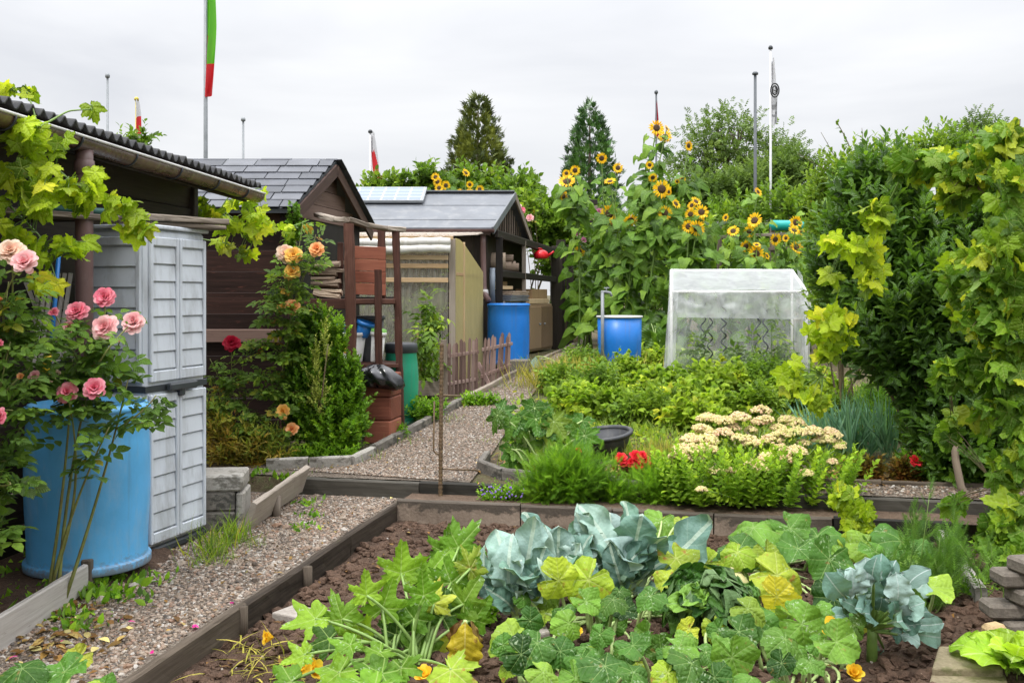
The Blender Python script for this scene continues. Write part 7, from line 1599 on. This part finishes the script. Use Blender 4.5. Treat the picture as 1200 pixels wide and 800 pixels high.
# ================================================================== front bed
def wleaf(mb, base, tip, width, nrm_, bend=.15, ruffle=.27, seed=0, nu=15, nv=24, stalk=.24, tint=None, cup=.25, crinkle=0.07, shape=1.35, tooth=.07, cf=1.0):
    """a ruffled brassica leaf as a grid from base to tip"""
    base, tip = np.array(base, float), np.array(tip, float); ax = tip - base; L = np.linalg.norm(ax); d = ax / L
    x = unit(np.cross(d, nrm_)); z = np.cross(x, d); P = np.zeros((nu, nv, 3)); uv = np.zeros((nu, nv, 2))
    for j in range(nv):
        v = j / (nv - 1); vv = max(0, (v - stalk) / (1 - stalk)); hw = width / 2 * (sin(pi * min(vv, 1) ** shape) if 0 < vv < 1 else 0) ** .62 + .012 * L * (1 - v)
        for i in range(nu):
            u = 2 * i / (nu - 1) - 1; e = abs(u) ** 2
            rf = ruffle * width * e * (sin(v * 21 + seed + (0 if u > 0 else 2.1)) * .55 + sin(v * 9 + seed * 2) * .4 + fbm(v * 4 + seed, u * 3 + seed) * 1.6)
            cr = crinkle * width * fbm(v * 13 * cf + seed, u * 6 * cf + seed * 2, 3)
            P[i, j] = base + d * L * v + x * u * hw * (1 + .5 * fbm(v * 7 + seed * 3, 2 * np.sign(u) + seed) + tooth * sin(v * 34 + seed) * e) + z * (bend * L * 4 * (v - v * v) * 1.0 + cup * abs(u) * hw + rf + cr) - z * bend * L * v ** 3
            uv[i, j] = (u * hw / L, v)
    q = MB(); mb.grid(P, nu, nv, tint=tint); b = mb.b[-1]; mb.b[-1] = (b[0], b[1], b[2], uv.reshape(-1, 2), b[4], b[5], b[6])
def brassica(lb, base, leaves_, mat, stemh=.07, name='cauliflower_plant', cat='cauliflower', **kw):
    base = np.array(base, float); t = thing(name, lb, cat, base); mb, sm = MB(), MB(); c = base + Zv * stemh; sm.tube([base - Zv * .03, base + Zv * stemh * .5, c], [.014, .015, .018], 12)
    for k, lf in enumerate(leaves_):
        px, py, wpx, dY = lf[:4]; Y = base[1] + dY; tip = at(px, py, Y); 
        n = lf[4] if len(lf) > 4 else (rng.normal() * .8, -1, .35 + rng.normal() * .3)
        o = unit(tip - c) * .02; sm.tube([c, c + o * 1.5, c + (tip - c) * .2], [.014, .011, .007], 8)
        wleaf(mb, c + (tip - c) * .05, tip, wpx / F * Y * rng.uniform(.68, .95), np.array(n, float), bend=rng.uniform(-.12, .2), seed=k * 3.7 + base[0] * 5, tint=float(np.clip(rng.normal(.5, .25), 0, 1)), **kw)
    for k in range(13):
        a = rng.random() * 6.28; d = unit(V3(cos(a), sin(a), rng.uniform(.6, 2.4))); L = rng.uniform(.18, .36); sm.tube([c, c + d * .03, c + d * L * .3], [.012, .009, .006], 7); wleaf(mb, c + d * .02, c + d * L, L * rng.uniform(.42, .6), V3(0, -.4, 1) - d * .3, seed=k * 2.9 + base[1], bend=rng.uniform(-.1, .2), tint=float(rng.random()), **kw)
    sm.build('stalk', STEM_P, t); mb.build('leaves', mat, t); return t
ZS = -.1
brassica('left cauliflower plant with broad blue green leaves', hit(604, 738, ZS), [(560, 645, 40, .0), (582, 618, 44, .12), (596, 632, 50, -.05), (628, 606, 42, .15), (640, 640, 46, .05), (556, 676, 36, -.05, (.5, -.8, .4)), (612, 655, 50, -.12), (645, 665, 34, -.1), (575, 690, 40, -.1), (640, 618, 40, .2)], L_CAUL, cup=.35)
brassica('middle cauliflower plant between its two larger neighbours', hit(652, 716, ZS), [(617, 598, 46, .1), (655, 616, 50, .0), (680, 636, 46, -.05), (690, 600, 44, .1), (664, 650, 56, -.12), (640, 630, 40, .15), (700, 660, 44, -.1), (630, 660, 40, -.1)], L_CAUL, cup=.35)
brassica('right cauliflower plant with the tallest upright leaves', hit(732, 712, ZS), [(682, 588, 50, .05, (.6, -1, .5)), (736, 586, 40, .15), (712, 600, 46, .1), (752, 603, 62, -.05, (-.1, -1, .3)), (778, 622, 44, -.1), (836, 612, 62, .05, (-.3, -.7, .9)), (812, 640, 60, .1, (-.3, -.7, .9)), (690, 640, 50, -.05), (700, 662, 46, -.12), (766, 640, 46, -.1), (716, 645, 44, -.15), (780, 690, 44, -.12, (0, -.6, .9)), (672, 600, 28, .0)], L_CAUL, cup=.3)
# savoy, dark crinkled
base = hit(832, 748, ZS); t = thing('savoy_cabbage', 'dark green crinkled savoy cabbage in the middle of the bed', 'cabbage', base); mb = MB()
for k in range(46):
    a = rng.random() * 6.28; el = rng.uniform(.1, 1.2); L = rng.uniform(.15, .25); d = V3(cos(a) * cos(el), sin(a) * cos(el), sin(el)); wleaf(mb, base + Zv * .10 + d * .03, base + Zv * .10 + d * L, L * .95, Zv * 1.0 - d * .3 + V3(0, -.3, 0), bend=.12, ruffle=.4, seed=k * 2.1, stalk=.05, crinkle=.3, cf=1.0, nu=33, nv=38, cup=-.2, tint=float(np.clip(rng.normal(.4, .2), 0, 1)))
mb.build('leaves', L_KALE, t)
mb = MB()
for k in range(8):
    a = rng.random() * 6.28; el = rng.uniform(.5, 1.4); L = rng.uniform(.09, .15); d = V3(cos(a) * cos(el), sin(a) * cos(el), sin(el)); c = at(808, 700, base[1] - .1) ; wleaf(mb, c - Zv * .1, c - Zv * .06 + d * L, L * .9, Zv - d * .3 + V3(0, -.6, 0), ruffle=.25, seed=k * 3.3, stalk=.05, crinkle=.25, cf=.9, nu=23, nv=24, tint=1.0)
mb.build('heart', L_KALE, t)
# broccoli at the right
base = hit(1022, 775, ZS); t = thing('broccoli_plant', 'blue grey broccoli plant with thick stalk and many small leaves', 'broccoli', base); sm, mb = MB(), MB(); c = base + Zv * .15
sm.tube([base - Zv * .03, base + Zv * .1, c], [.024, .021, .019], 14)
for k in range(58):
    px, py = (1028 + rng.normal() * 30, 696 + rng.normal() * 28) if k < 48 else (1085 + rng.normal() * 14, 722 + rng.normal() * 12); Y = base[1] + rng.normal() * .12; tip = at(px, py, Y); s = tip - (tip - c) * rng.uniform(.3, .6); sm.tube(curve(c + rng.normal(size=3) * .01, s, n=6), np.linspace(.009, .005, 6), 6)
    if np.linalg.norm(tip - s) < .05: tip = s + unit(tip - c) * .07
    wleaf(mb, s, tip, rng.uniform(.06, .12), (rng.normal() * .6, -1, rng.normal() * .4 + .5), ruffle=.16, crinkle=.03, tooth=0, cup=.15, seed=k * 1.9, nu=9, nv=12, stalk=.1, tint=float(rng.random()))
for px, py, y0, w_ in ((1052, 672, 712, 34), (1000, 668, 700, 36), (1016, 655, 690, 34)): wleaf(mb, at(px - 4, y0, base[1] - .16), at(px, py, base[1] - .18), rpx(w_, base[1]), (.1, -1, .2), ruffle=.16, seed=px, stalk=.06, tint=.9)
sm.build('stalk', STEM_G, t); mb.build('leaves', L_BROC, t)
# ------------------------------------------------------------------ pumpkins: (px, py, w px, kind 0 green / 1 yellowing, facing)
A_ = (0, -.45, .85); B_ = (.1, -.8, .5); Cc = (-.2, -.9, .2)
PL = {
 'pumpkin plant at the back of the bed by the edging slabs, right of the cauliflowers': ((905, 668), [(957, 632, 66, 0, A_), (934, 645, 52, 0, A_), (970, 660, 52, 0, B_), (873, 643, 62, 0, A_), (917, 676, 66, 1, B_), (915, 700, 50, 1, Cc), (880, 622, 62, 0, A_), (862, 650, 50, 1, A_), (825, 662, 38, 1, B_), (854, 669, 30, 1, B_), (893, 640, 46, 0, A_), (900, 655, 40, 1, A_), (930, 622, 44, 0, A_)]),
 'pumpkin plant spreading beside the fennel at the right back of the bed': ((1050, 690), [(1055, 638, 66, 0, A_), (1030, 650, 46, 0, A_), (1082, 671, 50, 0, B_), (995, 645, 34, 1, B_), (1075, 650, 50, 0, A_), (1098, 690, 46, 0, A_), (1010, 640, 40, 0, A_), (1066, 705, 40, 0, B_)]),
 'pumpkin plant between the savoy and the broccoli': ((950, 775), [(978, 706, 54, 0, A_), (890, 730, 66, 0, A_), (945, 734, 52, 0, A_), (986, 754, 62, 0, B_), (917, 750, 48, 0, A_), (960, 722, 46, 0, A_), (915, 780, 38, 0, A_), (950, 778, 36, 0, A_), (870, 742, 44, 0, A_), (925, 718, 40, 0, A_), (1000, 735, 36, 0, A_), (935, 765, 34, 0, A_), (880, 715, 44, 0, A_)]),
 'pumpkin plant in front of the savoy at the bottom edge': ((830, 812), [(810, 780, 58, 0, A_), (860, 776, 62, 0, B_), (805, 738, 34, 1, B_), (839, 740, 34, 1, B_), (853, 753, 40, 0, A_), (780, 790, 46, 1, A_), (771, 762, 42, 0, B_), (744, 758, 48, 0, A_), (800, 760, 40, 0, A_), (830, 765, 34, 0, A_), (880, 795, 50, 0, A_), (840, 797, 46, 0, A_), (785, 770, 34, 0, A_)]),
 'pumpkin plant in front of the cauliflowers': ((668, 800), [(627, 757, 60, 0, A_), (597, 750, 52, 0, A_), (684, 776, 48, 0, A_), (615, 768, 52, 0, A_), (711, 785, 58, 0, A_), (702, 746, 38, 0, A_), (660, 765, 40, 0, A_), (663, 731, 36, 0, B_), (624, 728, 36, 0, B_), (756, 746, 42, 0, A_), (690, 760, 36, 0, A_), (730, 768, 38, 0, A_), (640, 790, 50, 0, A_), (600, 778, 40, 0, A_), (745, 790, 46, 0, A_), (720, 732, 30, 0, B_), (677, 798, 44, 0, A_)]),
 'pumpkin plant showing yellow green leaves between the cauliflowers': ((700, 728), [(660, 680, 48, 1, Cc), (686, 684, 52, 1, Cc), (795, 657, 50, 1, A_), (774, 614, 44, 0, B_), (797, 612, 48, 1, A_), (716, 704, 44, 0, A_), (700, 650, 44, 1, B_), (785, 682, 40, 1, A_), (806, 628, 44, 0, A_), (740, 672, 34, 0, A_), (815, 690, 34, 0, A_), (760, 700, 36, 0, A_), (690, 706, 40, 0, A_), (640, 700, 34, 0, A_)]),
 'pumpkin leaf patch at the lower left corner': ((40, 830), [(30, 785, 74, 0, A_), (70, 790, 60, 0, A_), (10, 800, 50, 0, A_), (95, 806, 40, 0, A_)]),
}
for lb, ((bx_, by_), L) in PL.items():
    b = hit(bx_, by_, ZS if bx_ > 100 else 0); t = thing('pumpkin_plant', lb, 'pumpkin plant', b, 'pumpkin plants in the front bed'); sm = MB(); lm = [MB(), MB()]; rn = []
    L = L + [(px + rng.normal() * 22, py + rng.normal() * 14 + 8, rng.uniform(20, 34), 0 if rng.random() < .85 else 1, A_) for px, py, *_ in L]
    for px, py, w_, kd, fc in L:
        h_ = rng.uniform(.16, .27) if w_ > 34 else rng.uniform(.05, .2); z = b[2] + h_; p = hit(px, py, z); sz = w_ / F * p[1] * .84 * rng.uniform(.85, 1.15); f = unit(np.array(fc) + rng.normal(size=3) * .3); d = unit(np.array([rng.normal() * .8, -.7, -.15]))
        d = unit(d - f * d.dot(f)); q = p - d * sz * .12; Tm = SQUASH[rng.integers(0, 4)]
        lm[kd].leaves(Tm, q[None], d[None], f[None], [sz], [float(np.clip(rng.normal(.5, .28), 0, 1))])
        foot = b + (p - b) * .72 * V3(1, 1, 0); foot[2] = b[2] + .01; sm.tube(curve(foot, q - f * .004, (rng.normal() * .02, .02, .03), 9), np.linspace(.0085, .006, 9), 8); rn.append(foot)
    for ft in rn: sm.tube(curve(b, ft + Zv * .0, (rng.normal() * .03, rng.normal() * .03, .015), 8), np.linspace(.009, .006, 8), 7)
    sm.build('vines', STEM_P, t); lm[0].build('leaves', L_SQ, t)
    if lm[1].n: lm[1].build('yellowing_leaves', L_SQ_Y, t)
def sqflower(px, py, z, r, parent, ax=(0, -.5, .8), openn=.8):
    p = hit(px, py, z); ax = unit(V3(*ax)); mb = MB(); a, b = perp(ax[None]); az = 2 * pi * np.arange(6) / 6; rad = np.cos(az)[:, None] * a[0] + np.sin(az)[:, None] * b[0]; g = openn * (1 + rng.normal(size=6)[:, None] * .15)
    mb.leaves(PETAL, p - ax * r * .5, ax * np.cos(g) + rad * np.sin(g), ax * np.sin(g) - rad * np.cos(g), r * 1.25, rng.random(6)); mb.leaves(PETAL, p - ax * r * .5, ax * np.cos(g * .5) + rad * np.sin(g * .5), ax * np.sin(g * .5) - rad * np.cos(g * .5), r * 1.0, rng.random(6)); mb.build('flower', P_SQF, parent)
pk = {o['label'][:24]: o for o in bpy.data.objects if o.name.startswith('pumpkin_plant')}
pkl = list(pk.values())
def near(px): return min((o for o in pkl), key=lambda o: abs(o.location.x - (px - 600) / F * 4.2) + abs(o.location.y - 4.2) * .5)
for px, py, z, r in ((976, 737, .1, .055), (1000, 789, .0, .045), (677, 741, .08, .028), (497, 790, .0, .04)): sqflower(px, py, z, r, near(px))
mb = MB(); p = hit(856, 690, -.02); mb.lathe([(0, -.09), (.05, -.085), (.085, -.05), (.098, 0), (.088, .045), (.055, .08), (.015, .088), (0, .08)], p, 36); mb.tube([p + Zv * .08, p + V3(.01, 0, .11)], .01, 8); one(mb, 'pumpkin', PUMP, p - Zv * .09, 'pale yellow green round pumpkin behind the savoy cabbage', 'pumpkin')
# courgette at the left of the bed
base = hit(478, 775, ZS); bx, by = base[0], base[1]; t = thing('courgette_plant', 'large bright green courgette plant with toothed upright leaves at the left of the bed', 'courgette', base); sm = MB(); lm = [MB(), MB()]
for px, py, w_, kd, up_ in ((470, 662, 46, 0, 1), (429, 690, 36, 0, 1), (506, 668, 50, 0, 1), (536, 676, 48, 0, 1), (360, 728, 48, 0, 0), (398, 717, 42, 0, 1), (451, 704, 44, 0, 1), (489, 717, 40, 0, 1), (492, 756, 44, 0, 1), (379, 750, 36, 0, 0), (544, 634, 46, 0, 1), (524, 640, 40, 0, 1), (440, 768, 36, 0, 0), (404, 760, 38, 0, 0), (547, 700, 42, 0, 1), (520, 715, 38, 0, 1), (536, 790, 52, 1, 0), (514, 764, 36, 1, 1), (388, 795, 56, 0, 0), (332, 800, 46, 0, 0), (440, 795, 50, 0, 0), (470, 790, 44, 0, 0), (510, 700, 36, 1, 1), (420, 735, 40, 0, 1), (465, 735, 40, 0, 1), (555, 660, 36, 1, 1), (496, 690, 36, 0, 1), (350, 770, 34, 0, 0), (560, 720, 36, 0, 1), (430, 812, 60, 0, 0)):
    Y = by + (.55 if py < 650 else .3 if py < 690 else .1) * (1 if up_ else 0) + rng.normal() * .04
    p = at(px, py, Y) if up_ else hit(px, py, rng.uniform(.03, .1)); sz = w_ / F * p[1] * 1.35; f = unit(np.array((rng.normal() * .3, -1, .35) if up_ else (rng.normal() * .2, -.5, .8)) + rng.normal(size=3) * .12)
    d = unit(np.array([(px - 478) / 160 + rng.normal() * .25, -.1, .9 if up_ else -.1]) if up_ else np.array([(px - 478) / 100, -.6, 0.])); d = unit(d - f * d.dot(f)); q = p - d * sz * .15
    lm[kd].leaves(ZUC[rng.integers(0, 3)], q[None], d[None], f[None], [sz], [float(np.clip(rng.normal(.5, .28), 0, 1))])
    b1 = base + rng.normal(size=3) * V3(.05, .05, 0); sm.tube(curve(b1, q, (0, 0, .03), 10), np.linspace(.008, .0055, 10), 8)
sm.build('petioles', M_plain('courgette_petiole', (.20, .31, .08), .45, .25, 14), t); lm[0].build('leaves', L_ZUC, t); lm[1].build('yellowing_leaves', L_SQ_Y, t)
for px, py, z, r, ax in ((315, 746, .03, .04, (-.8, -.4, .2)), (352, 781, .03, .045, (.3, -.7, .5)), (368, 785, .0, .045, (.6, -.5, .4))): sqflower(px, py, z, r, t, ax)
# withered leaf
wb = hit(546, 795, ZS); wt = thing('withered_leaf', 'big hanging yellow and brown withered leaf in front of the courgette', 'leaf', wb); mb = MB()
wleaf(mb, at(545, 728, wb[1] + .0), at(544, 790, wb[1] - .03), rpx(40, wb[1]), (.1, -1, .1), bend=.1, ruffle=.10, seed=4, stalk=.0, cup=-.5, tint=.6, crinkle=.08); mb.build('blade', L_DRY, wt)
mb = MB(); wleaf(mb, at(540, 726, wb[1] + .02), at(526, 768, wb[1] + .03), rpx(22, wb[1]), (-.5, -1, .1), ruffle=.3, seed=9, stalk=0, tint=.2, cup=-.6, crinkle=.15); wleaf(mb, at(552, 727, wb[1] + .02), at(562, 770, wb[1] + .03), rpx(16, wb[1]), (.6, -1, .1), ruffle=.3, seed=19, stalk=0, tint=.7, cup=-.6, crinkle=.15); mb.build('curled_edge', L_FALLEN, wt)
mb = MB(); mb.tube([wb, at(548, 760, wb[1] + .06), at(545, 727, wb[1] + .02)], .009, 8); mb.build('petiole', STEM_P, wt)
# small plants of the bed
for px, py, rx, ry, m, T, lb, Y in ((570, 717, 12, 10, L_HERB, OVAL_S, 'small dark weed between courgette and left cauliflower', None),):
    b = hit(px, 728, ZS); bush('low_weeds', lb, 'weeds', [(px, py, rx, ry, b[1])], b, m, T, .045, 24, k=6, sl=.08, stems=0)
# fennel
base = hit(1092, 735, ZS); t = thing('fennel', 'soft feathery fennel between broccoli and pale edging slabs', 'fennel', base); sm, lm = MB(), MB()
for k in range(85):
    px, py = 1095 + rng.normal() * 26, 668 + rng.normal() * 36; p = at(px, py, base[1] + .15 + rng.random() * .7); b1 = V3(p[0] + rng.normal() * .05, p[1] + .03, ZS); c = curve(b1, p, rng.normal(size=3) * .03, 8); sm.tube(c, np.linspace(.004, .0015, 8), 5); shoots(lm, c[[2]], unit(c[-1] - c[2])[None], np.linalg.norm(c[-1] - c[2]) * 1.1, 12, FERN, .14, .8, t0=.1)
for k in range(9):
    px, py = 1075 + rng.normal() * 16, 600 + rng.normal() * 10; b1 = hit(px, 655, ZS); p = at(px, py, b1[1]); c = curve(b1, p, rng.normal(size=3) * .02, 8); sm.tube(c, np.linspace(.004, .0015, 8), 5); shoots(lm, c[[2]], unit(c[-1] - c[2])[None], np.linalg.norm(c[-1] - c[2]) * 1.1, 9, FERN, .10, .8, t0=.1)
sm.build('stems', STEM_G, t); lm.build('fronds', L_DILL, t)
b = hit(1160, 690, ZS); t = thing('fennel', 'wispy fennel right of the pale edging slabs under the grapevine', 'fennel', b); sm, lm = MB(), MB()
for k in range(24):
    px, py = 1150 + rng.normal() * 20, 655 + rng.normal() * 24; p = at(px, py, b[1] + rng.random() * .4); b1 = V3(p[0], p[1] + .03, ZS); c = curve(b1, p, rng.normal(size=3) * .03, 8); sm.tube(c, np.linspace(.004, .0015, 8), 5); shoots(lm, c[[2]], unit(c[-1] - c[2])[None], np.linalg.norm(c[-1] - c[2]) * 1.1, 11, FERN, .12, .8, t0=.1)
sm.build('stems', STEM_G, t); lm.build('fronds', L_DILL, t)
b = hit(1188, 800, ZS); t = thing('lettuce', 'bright green lettuce at the lower right corner', 'lettuce', b); mb = MB()
for k in range(16):
    a = 2.4 * k; el = .25 + .9 * k / 16; L = .26 - .006 * k; d = V3(cos(a) * cos(el), sin(a) * cos(el), sin(el)); wleaf(mb, b + d * .02 + Zv * .03, b + d * L + Zv * .04, L * .72, Zv - d * .3 + V3(0, -.3, 0), ruffle=.12, seed=k * 2.7, stalk=.08, cup=.15, crinkle=.05, tint=k / 16)
mb.build('leaves', L_LETT, t)
for k, (px, py) in enumerate(((1128, 590), (1090, 610), (1155, 650), (1140, 700), (1085, 700))):
    b = hit(px, py, ZS); bush('low_weeds', ['weed beside the crooked bare stem', 'weed at the end of the pale edging slab', 'weed right of the edging slab under the grapevine', 'weed in front of the brick stack', 'weed between fennel and broccoli'][k], 'weeds', [(px, py - 8, 14, 9, b[1])], b, L_HERB, OVAL_S, .05, 26, k=6, sl=.1, stems=0)
# grass, weeds, litter
def tufts(name, mat, T, pts, ls, lb, spread=.08, n=40, tilt=.4):
    mb = MB()
    for px, py, z, s in pts:
        b = hit(px, py, z) if z is not None else gp(px, py); P = b + rng.normal(size=(n, 3)) * V3(spread, spread, 0); D = rng.normal(size=(n, 3)) * tilt + V3(0, 0, 1); mb.leaves(T, P, D, rdir(n) + V3(0, -.3, .3), ls * s * rng.uniform(.5, 1.2, n))
    return tag(mb.build(name, mat), lb, None, None, 'stuff')
tufts('grass', L_GRASS, BLADE, [(248, 648, 0, 1), (262, 638, 0, 1.1), (278, 632, 0, .9), (255, 655, 0, .7), (240, 660, 0, .6), (290, 640, 0, .5)], .16, 'grass tufts at the foot of the cabinet and blocks', .06, 60)
tufts('grass', L_GRASS, BLADE, [(420, 540, None, .8), (470, 520, None, .8), (520, 495, None, .8), (560, 478, None, .8), (590, 455, None, .9), (640, 430, None, 1), (610, 470, None, .7), (590, 500, None, .6), (575, 520, None, .6), (648, 440, None, .8), (360, 555, None, .5)], .12, 'short grass along the kerbs of the upper path', .1, 40)
tufts('weeds', L_HERB, OVAL, [(20, 700, 0, 1), (45, 690, 0, 1), (5, 720, 0, 1.2), (120, 690, 0, .9), (135, 700, 0, .8), (150, 680, 0, .7), (60, 675, 0, 1), (85, 700, 0, .9), (100, 668, 0, .9), (30, 660, 0, 1.2), (15, 680, 0, 1.2)], .075, 'green weeds below the roses and around the whitewashed plank', .09, 60, .8)
tufts('weeds', L_HERB, OVAL, [(290, 600, 0, .8), (278, 610, 0, .8), (362, 590, 0, .7), (365, 605, 0, .6), (355, 618, 0, .6), (335, 560, .1, .9), (310, 556, .1, 1), (96, 735, 0, .8), (88, 722, 0, .8)], .06, 'small weeds by the leaning plank and in the gravel', .05, 40, .8)
def litter(name, mat, T, region, n, ls, lb, zf):
    xy = region(n); m = len(xy); z = zf(xy[:, 0], xy[:, 1]) + .012; mb = MB(); mb.leaves(T, np.column_stack([xy, z]), np.column_stack([rng.normal(size=(m, 2)), rng.normal(size=m) * .15]), V3(0, 0, 1) + rng.normal(size=(m, 3)) * .25, ls * rng.uniform(.5, 1.3, m)); return tag(mb.build(name, mat), lb, None, None, 'stuff')
gz0 = lambda x, y: .012 * fbm(x * 2, y * 2)
def r_left(n):
    P = np.array([hit(px, py, 0)[:2] for px, py in zip(60 + rng.normal(size=n) * 45, 735 + rng.normal(size=n) * 28)]); return P[P[:, 0] < bline(P[:, 1]) - .1]
litter('fallen_leaves', L_FALLEN, OVAL, r_left, 240, .055, 'brown fallen leaves along the whitewashed plank', gz0)
litter('fallen_leaves', L_FALLEN, OVAL_S, s_lower, 420, .035, 'scattered dry leaves on the lower gravel', gz0)
litter('fallen_leaves', L_FALLEN, OVAL_S, s_bed, 420, .04, 'scattered dry leaf bits on the bed soil', lambda x, y: soilz(x, y) + .012)
litter('fallen_petals', P_MAG, OVAL_R, lambda n: np.array([hit(px, py, 0)[:2] for px, py in ((225, 735), (180, 768), (75, 753), (22, 772), (145, 727), (270, 707), (150, 731), (228, 738))]), 8, .04, 'magenta rose petals fallen on the gravel', gz0)
def r_mulch(n):
    out = []
    for px, py, sx, sy in ((615, 550, 22, 6), (650, 558, 20, 6), (740, 562, 30, 6), (700, 566, 25, 5), (1010, 565, 30, 4), (1060, 562, 30, 5), (1000, 555, 20, 6), (1095, 560, 24, 6)):
        for a, b in zip(px + rng.normal(size=n // 8) * sx, py + rng.normal(size=n // 8) * sy): out.append(gp(a, max(b, 530))[:2])
    return np.array(out)
litter('bark_mulch', L_CHIP, OVAL_S, r_mulch, 1800, .055, 'orange brown bark chips of the mulch bed', lambda x, y: up(x, y) + .01)
litter('fallen_leaves', L_FALLEN, OVAL_S, lambda n: s_upper(n), 200, .03, 'dry leaves on the upper path', lambda x, y: up(x, y) + .04)
# straw-like dead stems in the bed
mb = MB(); n = 160
P = np.array([hit(px, py, ZS + .01) for px, py in zip(320 + rng.normal(size=n) * 30, 775 + rng.normal(size=n) * 14)]); mb.leaves(BLADE, P, rng.normal(size=(n, 3)) * V3(1, 1, .3) + V3(0, 0, .25), V3(0, 0, 1) + rdir(n) * .4, .14 * rng.uniform(.6, 1.3, n)); tag(mb.build('dry_stalks', L_STRAW), 'dry yellow stalks on the soil at the foot of the courgette', None, None, 'stuff')
# tools behind the roses
mb = MB(); mb.tube([at(58, 430, 5.05), at(70, 285, 5.15)], .011, 10); mb2 = MB(); tl = thing('garden_tool', 'blue handled garden tool with yellow socket leaning behind the roses', 'tool', at(55, 440, 5.05)); mb.build('handle', BLUEP, tl)
mb = MB(); mb.lathe([(0, -.08), (.022, -.08), (.02, .0), (.014, .04), (0, .04)], at(56, 420, 5.05), 14, axis=unit(at(70, 285, 5.15) - at(58, 430, 5.05))); mb.build('socket', M_plain('yellow_plastic', (.75, .5, .02), .4), tl)
mb = MB(); mb.box(at(54, 452, 5.05), (.09, .03, .1), 0, ch=.006); mb.build('brush', W_FRESH, tl)
tt_ = thing('folding_trellis', 'white folded wooden trellis leaning on the dark shed wall behind the roses', 'trellis', at(45, 440, 5.25)); mb = MB()
for q in range(6):
    mb.beam(at(32 + q * 7, 430, 5.25), at(48 + q * 7, 320, 5.3), .022, .008, up=(0, 1, 0)); mb.beam(at(66 + q * 6, 420, 5.27), at(30 + q * 7, 330, 5.32), .022, .008, up=(0, 1, 0))
mb.build('slats', W_PALE, tt_)
